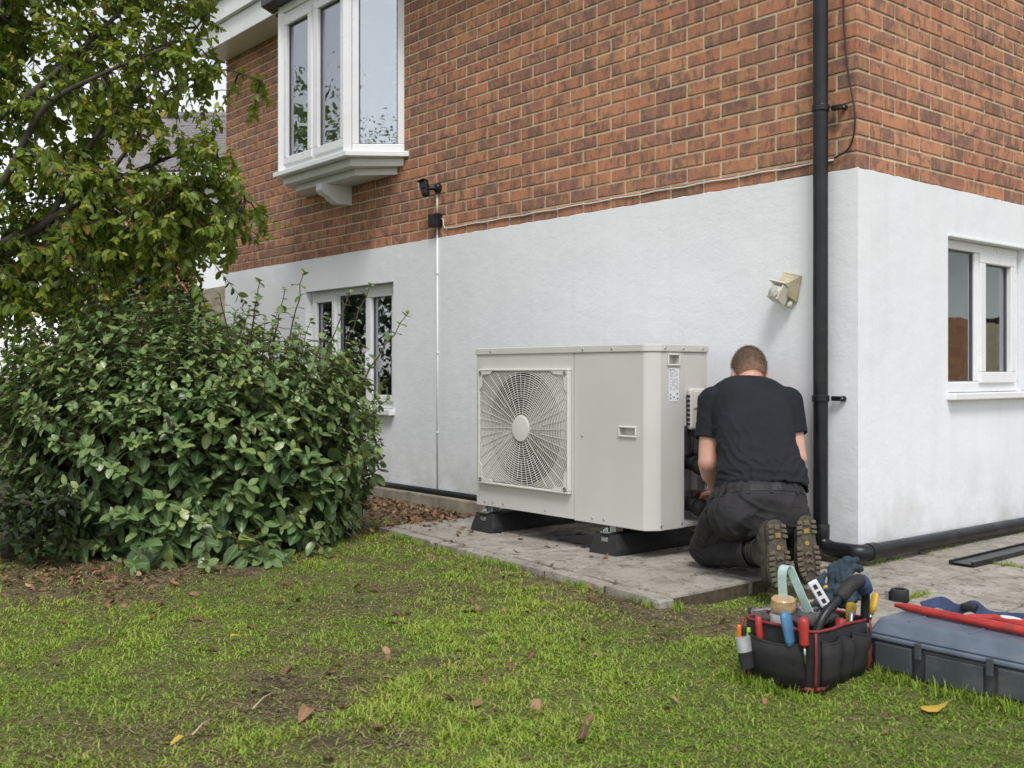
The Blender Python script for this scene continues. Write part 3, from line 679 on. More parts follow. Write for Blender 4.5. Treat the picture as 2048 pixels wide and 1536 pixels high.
for i in range(len(ke) - 1):
    a, b = ke[i] + .004, ke[i + 1] - .004
    sd_ += 1; uneven_slab(pad, [(a, pad_front(a)), (b, pad_front(b)), (b, pad_front(b) + .085), (a, pad_front(a) + .085)], random.uniform(-.007, -.001), -.13, sd_, None, 'edging_stone', .009)
mb = MB(); mb.box((.30, -1.02, -.16), (4.2, -.5955, -.014)); mb.box((-.06, -.595, -.16), (4.2, -.001, -.014)); mb.box((.013, -.001, -.12), (4.2, 5.2, -.014)); pat = mb.build('patio', M['joint']); tag(pat, kind='structure')
yrow = [(-1.03, -.60), (-.595, -.205), (-.20, .485), (.49, 1.1), (1.105, 1.7), (1.705, 2.3)]
xcols = {0: [.30, .86, 1.42, 1.98, 2.54], 1: [-.05, .53, .86, 1.4, 2.0, 2.6], 2: [.02, .44, 1.05, 1.65, 2.25], 3: [.02, .53, 1.1, 1.7, 2.3], 4: [.02, .44, 1.05, 1.65], 5: [.02, .53, 1.1, 1.7]}
for r, (ya, yb) in enumerate(yrow):
    xc = xcols[r]
    for i in range(len(xc) - 1):
        sd_ += 1; uneven_slab(pat, [(xc[i] + .005, ya + .004), (xc[i + 1] - .005, ya + .004), (xc[i + 1] - .005, yb - .004), (xc[i] + .005, yb - .004)], random.uniform(-.005, .004), -.07, sd_)

# damp stain between the heat-pump feet
t = NT('damp_concrete'); t.base(t.ramp(t.noise(14, 5, .7), [(.3, (.035, .03, .024)), (.7, (.10, .085, .065))])); t.rough(.35); M['damp'] = t.m
for (cx, cy, rx, ry, sd2) in ((-1.27, -.48, .19, .15, 3), (-1.12, -.60, .07, .05, 5), (-1.5, -.40, .09, .10, 8)):
    rr = random.Random(sd2); q = [(cx + rx * math.cos(a) * rr.uniform(.6, 1.1), cy + ry * math.sin(a) * rr.uniform(.6, 1.1), .0055) for a in [2 * math.pi * i / 26 for i in range(26)]]
    mb = MB(); mb.prism(q, (0, 0, .0012)); mb.build('damp_stain', M['damp'], pad)
# ------------------------------------------------------------------ heat pump
t = NT('cream_casing'); g = t.co()
c = t.ramp(t.noise(2.5, 5, .6), [(.3, (.545, .532, .50)), (.7, (.60, .588, .555))])
c = t.mix(t.ramp(t.noise(60, 3, .6), [(.72, 0), (.8, .12)]), c, (.35, .32, .28)); t.base(c); t.rough(.38); t.normal(t.bump(t.noise(300, 2, .5), .05, .001)); M['casing'] = t.m
M['grille'] = simple('grille_plastic', (.64, .625, .58), .45, .06, 6)
M['fan_dark'] = simple('fan_interior', (.010, .010, .010), .6, .2)
M['fan_blade'] = simple('fan_blade_plastic', (.06, .06, .06), .45, .15, 6)
M['rubber'] = simple('black_rubber', (.018, .018, .02), .7, .3, 25, bump=.5, bscale=160, dirt=(.06, .055, .05, 1), dirt_amt=.3)
M['black_matte'] = simple('black_matte', (.015, .015, .016), .6, .2, 20)
M['copper'] = simple('copper_pipe', (.55, .22, .11), .4, .3, 30, metal=1, dirt=(.2, .09, .04, 1), dirt_amt=.6)
M['foil'] = simple('galvanised', (.42, .43, .43), .4, .2, 14, metal=.8)
X0, X1, YF, YB, Z0, Z1 = -1.93, -.635, -.685, -.285, .142, 1.003
hp = thing('heat_pump', 'large cream air-source heat pump with round fan grille on black feet', 'heat pump', ((X0 + X1) / 2, (YF + YB) / 2, 0))
XS = -1.152            # seam between fan panel and service panel
YW = -.455             # rear edge of the wrap-round service panel
T = .02
# fan panel with a round opening behind the grille
GC = (-1.528, .577); GW, GH = .362, .313
def panel_hole(mb, x0, x1, z0, z1, cx, cz, r, y0, y1, n=48):
    angs = [2 * math.pi * k / n for k in range(n)]
    def edge(a):
        dx, dz = math.cos(a), math.sin(a); s = 1e9
        if dx > 1e-9: s = min(s, (x1 - cx) / dx)
        if dx < -1e-9: s = min(s, (x0 - cx) / dx)
        if dz > 1e-9: s = min(s, (z1 - cz) / dz)
        if dz < -1e-9: s = min(s, (z0 - cz) / dz)
        return cx + dx * s, cz + dz * s
    for cxn, czn in ((x0, z0), (x1, z0), (x1, z1), (x0, z1)): angs.append(math.atan2(czn - cz, cxn - cx) % (2 * math.pi))
    angs = sorted(set(angs)); m = len(angs); vs = []
    for y in (y0, y1):
        for a in angs: vs.append((cx + r * math.cos(a), y, cz + r * math.sin(a)))
        for a in angs: e_ = edge(a); vs.append((e_[0], y, e_[1]))
    fs = []
    for k in range(m):
        j = (k + 1) % m
        fs += [(k, m + k, m + j, j), (2 * m + k, 2 * m + j, 3 * m + j, 3 * m + k), (k, j, 2 * m + j, 2 * m + k), (m + k, 3 * m + k, 3 * m + j, m + j)]
    mb.add(vs, [tuple(reversed(f)) for f in fs])
mb = MB(); panel_hole(mb, X0, XS - .0015, Z0, .966, GC[0], GC[1], .292, YF, YF + T); mb.build('front_panel', M['casing'], hp)
mb = MB(); mb.box((X0, YF + T + .0005, Z0), (X0 + T, YB, .966)); mb.build('side_panel', M['casing'], hp, bevel=.003)
mb = MB(); mb.box((X0 + T + .001, YB - T, Z0), (X1 - .05, YB - .0005, .966)); mb.build('rear_panel', M['casing'], hp)
# service panel bends round the near corner with a chamfered fold
pl = [(XS + .0015, YF), (X1 - .052, YF), (X1 - .040, YF + .004), (X1 - .008, YF + .048), (X1, YF + .064), (X1, YW), (X1 - T, YW), (X1 - T, YF + .07), (X1 - .055, YF + T), (XS + .0015, YF + T)]
pl[0:0] = []
sp_ = MB(); sp_.prism([(x, y, Z0 - .006) for x, y in pl], (0, 0, .972 - Z0)); svc = sp_.build('service_panel', M['casing'], hp, bevel=.004, seg=3)
mb = MB(); mb.box((X1 - T, YW + .0025, .615), (X1 - .002, YB, .966)); mb.build('rear_side_panel', M['casing'], hp, bevel=.003)
mb = MB(); mb.box((X1 - .10, YW + .003, Z0), (X1 - .085, YB, .6145)); mb.box((X1 - .084, YW + .003, .598), (X1 - .021, YB, .6145)); mb.box((X1 - .084, YB - .018, Z0 + .02), (X1 - .004, YB, .597)); mb.build('connection_recess', M['foil'], hp)
mb = MB(); mb.box((X1 - .084, YW + .003, Z0 - .004), (X1 - .004, YB, Z0 + .018)); mb.build('base_rail', M['casing'], hp, bevel=.002)
# lid
lid = [(X0 - .006, YF - .007), (X1 - .048, YF - .007), (X1 - .036, YF - .002), (X1 - .003, YF + .045), (X1 + .007, YF + .062), (X1 + .007, YB + .004), (X0 - .006, YB + .004)]
mb = MB(); mb.prism([(x, y, .9665) for x, y in lid], (0, 0, Z1 - .9665)); lido = mb.build('lid', M['casing'], hp, bevel=.005, seg=3)
mb = MB(); mb.box((X0 + .02, YF + .03, Z0 - .006), (X1 - .12, YB - .03, Z0 + .012)); mb.build('base_tray', M['foil'], hp)
# fan cowl, blades and grille
My = Matrix.Translation((GC[0], 0, GC[1])) @ Matrix.Rotation(R_(90), 4, 'X')
mb = MB(); n = 48
for (r0, y0), (r1, y1) in (((.291, YF + T * .5), (.285, YF + .14)), ((.285, YF + .14), (.02, YF + .1405))):
    vs = [(GC[0] + r * math.cos(2 * math.pi * k / n), y, GC[1] + r * math.sin(2 * math.pi * k / n)) for r, y in ((r0, y0), (r1, y1)) for k in range(n)]
    mb.add(vs, [(k, (k + 1) % n, n + (k + 1) % n, n + k) for k in range(n)])
mb.build('fan_cowl', M['fan_dark'], hp)
fan = MB(); fan.lathe([(.06, -.02), (.06, .06), (.05, .075), (.02, .08)], Matrix.Translation((GC[0], YF + .12, GC[1])) @ Matrix.Rotation(R_(90), 4, 'X'), 20); fh = fan.build('fan', M['fan_blade'], hp, auto=40)
for b in range(3):
    mb = MB(); vs = []; a0 = R_(200 + 120 * b)
    for i in range(9):
        r = .055 + (.268 - .055) * i / 8
        for j in range(7):
            s = j / 6; ang = a0 + (s * R_(78)) - R_(10) * (i / 8); y = YF + .118 - .055 * s + .012 * math.sin(s * 3.1)
            vs.append((GC[0] + r * math.cos(ang), y, GC[1] + r * math.sin(ang)))
    mb.add(vs, [(i * 7 + j, i * 7 + j + 1, (i + 1) * 7 + j + 1, (i + 1) * 7 + j) for i in range(8) for j in range(6)])
    o = mb.build('blade', M['fan_blade'], fh, smooth=True); s_ = o.modifiers.new('s', 'SOLIDIFY'); s_.thickness = .004
gy = YF - .026
gx0, gx1, gz0, gz1 = GC[0] - GW, GC[0] + GW, GC[1] - GH, GC[1] + GH
mb = MB(); bar = .013
for (a, b, c, d) in ((gx0, gx1, gz0, gz0 + bar), (gx0, gx1, gz1 - bar, gz1), (gx0, gx0 + bar, gz0 + bar + .0003, gz1 - bar - .0003), (gx1 - bar, gx1, gz0 + bar + .0003, gz1 - bar - .0003)): mb.box((a, gy, c), (b, YF - .0005, d))
grf = mb.build('grille_frame', M['grille'], hp, bevel=.005, seg=3)
for sx_ in (-1, 1):
    for sz_ in (-1, 1):
        cx, cz = GC[0] + sx_ * GW, GC[1] + sz_ * GH; q = []
        for (u, v) in ((.0135, .0135), (.125, .0135), (.105, .028), (.045, .032), (.036, .045), (.032, .10), (.0135, .118)): q.append((cx - sx_ * u, gy + .001, cz - sz_ * v))
        mb = MB(); mb.prism(q, (0, .006, 0)); cr = mb.build('corner_plate', M['grille'], grf)
        m2 = MB(); m2.lathe([(.011, 0), (.011, .004), (.007, .0045), (.0065, .001)], Matrix.Translation((cx - sx_ * .024, gy + .0008, cz - sz_ * .024)) @ Matrix.Rotation(R_(90), 4, 'X'), 14); m2.build('screw', M['foil'], grf, auto=40)
# wires: rings clipped by the square frame, and spokes
def wire_ring(mb, r, y, wr, n=120):
    ins = lambda a: abs(r * math.cos(a)) < GW - .012 and abs(r * math.sin(a)) < GH - .012
    k = 0; runs = []; cur = []
    fl = [ins(2 * math.pi * i / n) for i in range(n)]
    if all(fl): runs = [list(range(n)) + [0]]
    else:
        st = next(i for i in range(n) if not fl[i])
        for i in range(n + 1):
            j = (st + i) % n
            if fl[j]: cur.append(j)
            elif cur: runs.append(cur); cur = []
    for run in runs:
        if len(run) < 2: continue
        vs = []
        for j in run:
            a = 2 * math.pi * j / n; cc, ss = math.cos(a), math.sin(a)
            for dr, dy in ((-wr, .0012), (wr, .0012), (wr, .006), (-wr, .006)): vs.append((GC[0] + (r + dr) * cc, y + dy, GC[1] + (r + dr) * ss))
        fs = [(i * 4 + q, i * 4 + (q + 1) % 4, (i + 1) * 4 + (q + 1) % 4, (i + 1) * 4 + q) for i in range(len(run) - 1) for q in range(4)]
        mb.add(vs, fs)
rings = MB(); r = .07
while r < .47: wire_ring(rings, r, gy + .004, .0018); r += .0118
o = rings.build('grille_rings', M['grille'], grf); tag(o, kind='stuff')
sp2 = MB(); NS = 44
for k in range(NS):
    a0 = 2 * math.pi * k / NS; rin = .06 if k % 2 == 0 else .16; pts = []
    for i in range(13):
        r = rin + (.48 - rin) * i / 12; a = a0 + .05 * (i / 12); x, z = r * math.cos(a), r * math.sin(a)
        if abs(x) > GW - .011 or abs(z) > GH - .011: break
        pts.append((GC[0] + x, gy + .0045, GC[1] + z))
    if len(pts) > 1: sp2.tube(pts, .0014, 5)
o = sp2.build('grille_spokes', M['grille'], grf); tag(o, kind='stuff')
mb = MB(); mb.lathe([(.066, 0), (.068, .003), (.066, .009), (.05, .0105), (.0, .011)], Matrix.Translation((GC[0], gy + .006, GC[1])) @ Matrix.Rotation(R_(90), 4, 'X'), 28); mb.build('grille_hub', M['grille'], grf, auto=35)
# recessed handles: a raised lip round a dark pocket
def pocket(parent, P, uw, vh, axis):
    """P centre on the surface; axis 'y' = front face, 'x' = side face"""
    lip = MB(); cav = MB(); t_ = .009
    def bx(mb_, u0, u1, v0, v1, w0, w1):
        if axis == 'y': mb_.box((P[0] + u0, P[1] - w1, P[2] + v0), (P[0] + u1, P[1] - w0, P[2] + v1))
        else: mb_.box((P[0] + w0, P[1] + u0, P[2] + v0), (P[0] + w1, P[1] + u1, P[2] + v1))
    hw, hh = uw / 2, vh / 2
    bx(lip, -hw, hw, hh - t_, hh, .0005, .009); bx(lip, -hw, hw, -hh, -hh + t_, .0005, .009); bx(lip, -hw, -hw + t_, -hh + t_ + .0003, hh - t_ - .0003, .0005, .009); bx(lip, hw - t_, hw, -hh + t_ + .0003, hh - t_ - .0003, .0005, .009)
    h_ = lip.build('handle', M['grille'], parent, bevel=.003, seg=3)
    # the pocket itself: a hole cut in the panel, lined with a shallow box
    cut_ = MB(); bx(cut_, -hw + t_, hw - t_, -hh + t_, hh - t_, -.05, .02); co_ = obj('cutter', cut_.mesh('cutter'))
    wl_ = wloc(svc); co_.location = (0, 0, 0); svc.modifiers.clear() if False else None
    md = svc.modifiers.new('hole', 'BOOLEAN'); md.operation = 'DIFFERENCE'; md.object = co_; md.solver = 'EXACT'
    bpy.context.view_layer.update(); me_ = eval_mesh(svc, 'service_panel'); svc.modifiers.clear(); svc.data = me_; bpy.data.objects.remove(co_)
    a_, b_, c_, d_ = -hw + t_ - .001, hw - t_ + .001, -hh + t_ - .001, hh - t_ + .001; dp_ = -.034
    bx(cav, a_, b_, c_, d_, dp_, dp_ + .003); bx(cav, a_, b_, d_, d_ + .003, dp_, -.0005); bx(cav, a_, b_, c_ - .003, c_, dp_, -.0005); bx(cav, a_ - .003, a_, c_, d_, dp_, -.0005); bx(cav, b_, b_ + .003, c_, d_, dp_, -.0005)
    cav.build('recess', M['grille'], h_)
pocket(hp, (-.783, YF, .592), .118, .052, 'y')
pocket(hp, (X1, -.535, .930), .088, .058, 'x')
# rating plate: white sticker with printed lines and small symbols
t = NT('rating_plate_print'); g = t.co()
M['sticker'] = simple('sticker_white', (.78, .79, .80), .35, .02)
M['ink'] = simple('sticker_ink', (.10, .13, .22), .5, .1)
mb = MB(); mb.box((X1 + .0005, -.566, .735), (X1 + .0012, -.496, .892)); stk = mb.build('rating_plate', M['sticker'], hp)
ink = MB(); rr = random.Random(4); z = .884
def inkbox(y0, y1, z0, z1): ink.box((X1 + .00125, y0, z0), (X1 + .0015, y1, z1))
inkbox(-.560, -.551, .876, .885)
while z > .785:
    y = -.560 + (.016 if z > .87 else 0)
    while y < -.503:
        w_ = rr.uniform(.004, .014)
        if rr.random() < .72: inkbox(y, min(y + w_, -.501), z, z + .0016)
        y += w_ + .003
    z -= .0048
for (y, z_) in ((-.560, .745), (-.560, .762), (-.535, .75), (-.51, .742), (-.512, .765)): inkbox(y, y + .009, z_, z_ + .009)
ink.build('printed_lines', M['ink'], stk)
# screws
def screw(P, axis):
    mb = MB(); Mx = Matrix.Translation(P) @ (Matrix.Rotation(R_(90), 4, 'X') if axis == 'y' else Matrix.Rotation(R_(90), 4, 'Y'))
    mb.lathe([(.0065, -.0005), (.0065, .002), (.0045, .004), (.002, .0045)], Mx, 10); mb.build('screw', M['steel'], hp, auto=40)
for x in (-1.86, -1.79, -1.70, -1.36, -1.02, -.94): screw((x, YF, Z0 + .022 if x < -1.2 else Z0 + .02), 'y')
for x in (-1.80, -1.08, -.88): screw((x, YF - .007, .984), 'y')
for y in (-.60, -.47, -.33): screw((X1 + .007, y, .984), 'x')
for y in (-.62, -.475): screw((X1, y, Z0 + .016), 'x')
screw((-1.09, YF, .56), 'y')
# electrical cover beside the connections, valves and pipes
mb = MB(); mb.box((X1 - .001, -.44, .60), (X1 + .030, -.325, .795)); cov = mb.build('terminal_cover', M['casing'], hp, bevel=.012, seg=3)
mb = MB(); mb.box((X1 + .0305, -.425, .70), (X1 + .036, -.34, .78)); mb.build('cover_lip', M['grille'], cov, bevel=.004)
mb = MB()
for k in range(7): mb.box((X1 + .004, -.447, .62 + k * .022), (X1 + .022, -.4405, .632 + k * .022))
mb.build('vent_slots', M['black_matte'], cov)
for zc, rr_ in ((.44, 1.0), (.24, .95)):
    v = MB(); v.tube([(X1 - .085, -.37, zc), (X1 - .02, -.37, zc), (X1 + .03, -.372, zc - .01)], [.034 * rr_, .04 * rr_, .036 * rr_], 14); v.ball((X1 + .03, -.375, zc - .012), .046 * rr_, None, 14, 10); v.tube([(X1 + .03, -.375, zc - .01), (X1 + .06, -.36, zc - .06), (X1 + .062, -.345, zc - .10)], [.03 * rr_, .024 * rr_, .02 * rr_], 12)
    v.tube([(X1 - .01, -.37, zc + .03), (X1 - .01, -.372, zc + .055)], .014, 10)
    vv = v.build('valve', M['black_matte'], hp, smooth=True)
    c_ = MB(); c_.tube(smooth_path([(X1 + .06, -.345, zc - .095), (X1 + .05, -.33, zc - .13), (X1 - .0, -.32, zc - .15), (X1 - .07, -.315, zc - .15)], 5), .011, 8); c_.build('copper_pipe', M['copper'], vv, smooth=True)
mb = MB(); mb.tube(smooth_path([(X1 - .02, -.40, .598), (X1 + .002, -.405, .55), (X1 - .005, -.40, .49), (X1 - .06, -.39, .45)], 5), .009, 8); mb.build('hose', M['black_matte'], hp, smooth=True)
# rubber feet and brackets: the pump rests on them
def rubber_foot(cx, label):
    e = thing('rubber_foot', label, 'support block', (cx, -.4, 0), 0, 'black rubber blocks under the heat pump')
    w, w2 = .096, .066; zt = .098
    prof = [(-w, 0.0), (w, .0), (w, .03), (w2 + .006, zt - .004), (w2, zt), (-w2, zt), (-w2 - .006, zt - .004), (-w, .03)]
    ya, yb = -.715, -.085; mb = MB(); m = len(prof); vs = []
    for (y, k, dz) in ((ya, .0, 0), (ya + .025, .0, 0), (yb - .025, 0, 0), (yb, 0, 0)):
        for (x, z) in prof:
            yy = y + (.03 * z / zt if y == ya else (-.03 * z / zt if y == yb else 0)); vs.append((cx + x * (.93 if y in (ya, yb) else 1), yy, z + .001))
    fs = [tuple(range(m))] + [tuple(range(4 * m - 1, 3 * m - 1, -1))] + [(i * m + k, (i + 1) * m + k, (i + 1) * m + (k + 1) % m, i * m + (k + 1) % m) for i in range(3) for k in range(m)]
    mb.add(vs, [tuple(reversed(f)) for f in fs] if False else fs); mb.build('block', M['rubber'], e, bevel=.008, seg=2)
    for y in (-.655, -.30):
        mb = MB(); mb.box((cx - .03, y - .045, .0995), (cx + .03, y + .04, .107)); mb.prism([(cx - .022, y - .035, .1072), (cx - .022, y + .03, .1072), (cx - .022, y + .03, .136), (cx - .022, y + .0, .136)], (.006, 0, 0)); mb.box((cx + .012, y - .02, .1072), (cx + .05, y + .035, .1355)); mb.box((cx - .018, y - .015, .1072), (cx - .004, y + .0, .125)); mb.build('bracket', M['steel'], e, bevel=.003)
    mb = MB(); mb.box((cx - .018, ya - .002 + .015, .06), (cx + .022, ya + .034, .082)); mb.build('rail_end', M['steel'], e, bevel=.003)
    return e
rubber_foot(-1.86, 'black rubber block under the fan end of the heat pump')
rubber_foot(-.925, 'black rubber block under the service end of the heat pump')
# ------------------------------------------------------------------ kneeling worker (coordinates: r right, f forward of the lens, z up)
def rpx(px, f): return (px - 1024) / FPX * f
t = NT('skin'); c = t.ramp(t.noise(18, 4, .6), [(.3, (.50, .26, .19)), (.55, (.58, .325, .245)), (.75, (.62, .36, .275))])
c = t.mix(t.ramp(t.noise(120, 2, .6), [(.66, 0), (.8, .3)]), c, (.45, .2, .14)); t.base(c); t.rough(.52); t.b.inputs['Subsurface Weight'].default_value = .12; t.b.inputs['Subsurface Radius'].default_value = (.012, .005, .003); t.normal(t.bump(t.noise(220, 3, .6), .12, .002)); M['skin'] = t.m
t = NT('black_cotton'); c = t.ramp(t.noise(7, 4, .6), [(.3, (.013, .0145, .018)), (.7, (.020, .022, .027))]); t.base(c); t.rough(.85)
t.b.inputs['Specular IOR Level'].default_value = .2; t.normal(t.bump(t.noise(650, 2, .6), .25, .001)); M['cotton'] = t.m
t = NT('work_trousers'); c = t.ramp(t.noise(8, 5, .65), [(.3, (.020, .0188, .0205)), (.7, (.034, .0315, .034))])
c = t.mix(t.ramp(t.noise(5, 5, .7), [(.62, 0), (.82, .4)]), c, (.10, .085, .07)); t.base(c); t.rough(.8); t.b.inputs['Specular IOR Level'].default_value = .25; t.normal(t.bump(t.noise(420, 3, .6), .3, .001)); M['twill'] = t.m
M['leather'] = simple('boot_leather', (.035, .031, .026), .5, .4, 30, bump=.35, bscale=120, dirt=(.14, .12, .09, 1), dirt_amt=.6)
M['sole'] = simple('boot_sole_rubber', (.065, .058, .043), .8, .35, 40, bump=.4, bscale=140, dirt=(.21, .165, .08, 1), dirt_amt=.8)
M['lug'] = simple('boot_lug_rubber', (.12, .102, .068), .75, .3, 45, bump=.4, bscale=140, dirt=(.04, .035, .03, 1), dirt_amt=.6)
M['yellow_rubber'] = simple('yellow_sole_mark', (.30, .20, .05), .7, .25, 40, dirt=(.1, .08, .05, 1), dirt_amt=.6)
t = NT('short_brown_hair'); hat = t.node('ShaderNodeAttribute'); hat.attribute_name = 'tint'; hsp = t.node('ShaderNodeSeparateColor'); t.l.new(hat.outputs['Color'], hsp.inputs[0]); vec = t.mapping((420, 420, 60)); hn = t.noise(1, 3, .6, vec=vec)
t.base(t.mix(hsp.outputs[0], t.ramp(hn, [(.3, (.07, .043, .027)), (.6, (.17, .11, .07)), (.8, (.30, .205, .14))]), (.36, .215, .15))); t.rough(.6); t.normal(t.bump(hn, .8, .004)); M['hair'] = t.m
M['belt'] = simple('black_webbing_belt', (.009, .009, .010), .6, .2, 40, bump=.3, bscale=300)
PO = CW(1.05, 4.45, 0)
man = thing('person', 'worker in black T-shirt, dark work trousers and boots kneeling at the heat pump', 'person', PO)
def loft(mb, secs, wax, n=28, e=2.4):
    """secs: (centre, half width, half depth); rings perpendicular to the spine"""
    vs = []; m = len(secs); wax = Vector(wax).normalized()
    for i, (c, hw, hd) in enumerate(secs):
        t_ = (secs[min(i + 1, m - 1)][0] - secs[max(i - 1, 0)][0]).normalized(); w = (wax - t_ * wax.dot(t_)).normalized(); d = t_.cross(w)
        for k in range(n):
            a = 2 * math.pi * k / n; ca, sa = math.cos(a), math.sin(a)
            vs.append(c + w * (hw * math.copysign(abs(ca) ** (2 / e), ca)) + d * (hd * math.copysign(abs(sa) ** (2 / e), sa)))
    mb.add(vs, [(i * n + k, i * n + (k + 1) % n, (i + 1) * n + (k + 1) % n, (i + 1) * n + k) for i in range(m - 1) for k in range(n)] + [tuple(range(n - 1, -1, -1)), tuple((m - 1) * n + k for k in range(n))])
def S(px, f, z, hw, hd): return (CW(rpx(px, f), f, z), hw, hd)
wax = (CR - CF * .05).normalized()
torso = [S(1524, 4.46, .335, .187, .150), S(1523, 4.49, .40, .186, .142), S(1520, 4.53, .46, .176, .132), S(1513, 4.59, .53, .164, .126), S(1506, 4.665, .615, .172, .128), S(1501, 4.74, .69, .187, .126), S(1499, 4.805, .745, .190, .110), S(1498, 4.85, .785, .138, .09), S(1498, 4.885, .81, .07, .062)]
Ls, Rs = CW(rpx(1428, 4.775), 4.775, .728), CW(rpx(1573, 4.75), 4.75, .728)
Le, Re = CW(rpx(1417, 4.71), 4.71, .462), CW(rpx(1592, 4.67), 4.67, .488)
Lw, Rw = CW(rpx(1434, 4.90), 4.90, .318), CW(rpx(1535, 4.93), 4.93, .37)
Lh, Rh = CW(rpx(1417, 4.975), 4.975, .29), CW(rpx(1502, 5.0), 5.0, .34)
neck = CW(rpx(1498, 4.87), 4.87, .79); headc = CW(rpx(1498, 4.965), 4.965, .872)
fwd = (CF * .82 - UP * .57).normalized()                 # where the face points (looking down at the work)
hup = (fwd.cross(CR) * -1).normalized()
if hup.z < 0: hup = -hup
HM = Matrix((CR, fwd, hup)).transposed()                 # head axes: x right, y face, z crown
# body: one continuous surface
b = MB()
loft(b, [(c, w * .9, d * .9) for c, w, d in torso], wax)
b.caps(neck - UP * .02 - CF * .02, .062, headc - fwd * .02 - hup * .02, .058)
b.ball(headc + hup * .015 - fwd * .01, (.074, .095, .098), HM, 20, 14); b.ball(headc + fwd * .045 - hup * .055, (.056, .06, .062), HM, 16, 12)
b.caps(headc + fwd * .098 - hup * .005, .010, headc + fwd * .116 - hup * .033, .014); b.ball(headc + fwd * .093 - hup * .065, (.026, .012, .009), HM, 10, 8)
for s in (-1, 1):
    b.ball(headc + CR * s * .032 + fwd * .085 + hup * .01, (.015, .012, .009), HM, 10, 8)
    b.ball(headc + CR * s * .079 - fwd * .004 - hup * .022, (.009, .019, .031), HM, 12, 8)
for sh, el, wr, ha in ((Ls, Le, Lw, Lh), (Rs, Re, Rw, Rh)):
    b.caps(sh, .064, sh.lerp(el, .45), .058); b.caps(sh.lerp(el, .4), .059, el, .048); b.caps(el, .049, el.lerp(wr, .35), .053); b.caps(el.lerp(wr, .3), .053, wr, .031)
    d = (ha - wr).normalized(); sd1 = d.cross(UP).normalized(); nn = sd1.cross(d)
    b.caps(wr, .028, wr + d * .03, .03); pc = wr + d * .065
    for k in range(4):
        off_ = (k - 1.5) * .0195; kn = pc + sd1 * off_ + d * (.026 - abs(k - 1.3) * .004); b.caps(wr + d * .025 + sd1 * off_ * .7, .0145, kn, .0125)
        ln = (.036, .042, .039, .030)[k]; p1 = kn + d * ln * .9 - nn * ln * .5; p2 = p1 - nn * ln * .75 + d * .004; p3 = p2 - nn * ln * .3 - d * ln * .45
        b.caps(kn, .0095, p1, .009); b.caps(p1, .009, p2, .0085); b.caps(p2, .0085, p3, .0075)
    sg = 1 if el is Le else -1
    tb = wr + d * .03 + sd1 * sg * .028; t1 = tb + d * .03 + sd1 * sg * .022 - nn * .012; t2 = t1 + d * .03 - nn * .02
    b.caps(tb, .0145, t1, .012); b.caps(t1, .0115, t2, .0095)
Lhip, Rhip = CW(.945, 4.44, .285), CW(1.135, 4.44, .285)
Lk, Rk = CW(rpx(1416, 4.66), 4.66, .088), CW(rpx(1470, 4.84), 4.84, .088)
La, Ra = CW(rpx(1534, 4.27), 4.27, .135), CW(rpx(1601, 4.37), 4.37, .14)
for hp_, kn, an in ((Lhip, Lk, La), (Rhip, Rk, Ra)):
    b.caps(hp_, .10, kn, .065); b.caps(kn, .062, kn.lerp(an, .4), .058); b.caps(kn.lerp(an, .4), .057, an, .042)
me = blob('body', b, .0062, 4, .5); shift(me, PO); body = obj('body', me, M['skin'], man)

def crease(me, amp, seed, dirs=(), base=1.0):
    """cloth folds: directional ridges broken up by noise"""
    co = get_co(me); no = get_no(me); n = vnoise(co, 9, seed, 2); h = (vnoise(co, 16, seed + 3, 3) - .5) * amp * .9
    for (axis, freq, k, ph) in dirs:
        u = co @ np.array(axis, np.float32) * freq + ph + (n - .5) * 9
        r = 1 - np.abs(np.sin(u)); m_ = np.clip((vnoise(co, 4.5, seed + 7 + int(freq), 2) - .38) * 3.2, 0, 1)
        h += amp * k * (r ** 2.2 - .3) * m_
    set_co(me, co + no * (h * base)[:, None])
# T-shirt
b = MB(); loft(b, [(c, w + .004, d + .006) for c, w, d in torso[:-1]], wax)
Lc, Rc = Ls.lerp(Le, .62), Rs.lerp(Re, .60)
for sh, el in ((Ls, Le), (Rs, Re)): b.caps(sh - (el - sh).normalized() * .0, .076, sh.lerp(el, .78), .068)
me = blob('t_shirt', b, .0065, 6, .5)
bm = bmesh.new(); bm.from_mesh(me)
def cut(bm, p, n): bmesh.ops.bisect_plane(bm, geom=bm.verts[:] + bm.edges[:] + bm.faces[:], plane_co=p, plane_no=n, clear_outer=False)
def drop(bm, test): bmesh.ops.delete(bm, geom=[f for f in bm.faces if test(f.calc_center_median())], context='FACES')
for sh, el, c_ in ((Ls, Le, Lc), (Rs, Re, Rc)):
    d = (el - sh).normalized() + (CR * (-.12 if el is Le else .12)); d.normalize()
    cut(bm, c_, d); drop(bm, lambda q: (q - c_).dot(d) > 0 and (q - c_).length < .16 and (q - (c_ + d * .04)).length < .11)
hem_p = CW(rpx(1522, 4.47), 4.47, .362); hem_n = Vector((0, 0, -1)) - CF * .42; hem_n.normalize(); cut(bm, hem_p, hem_n); drop(bm, lambda q: (q - hem_p).dot(hem_n) > 0)
nk_p = CW(rpx(1498, 4.855), 4.855, .815); nk_n = (UP * .82 + CF * .57).normalized(); cut(bm, nk_p, nk_n); drop(bm, lambda q: (q - nk_p).dot(nk_n) > 0)
bmesh.ops.smooth_vert(bm, verts=[v for v in bm.verts if v.is_boundary], factor=.5, use_axis_x=True, use_axis_y=True, use_axis_z=True)
bm.to_mesh(me); bm.free(); me.update()
tv = np.array((CR * .75 + UP * .65)); tv2 = np.array((CR * -.7 + UP * .7))
co = get_co(me); no = get_no(me); zrel = co[:, 2]
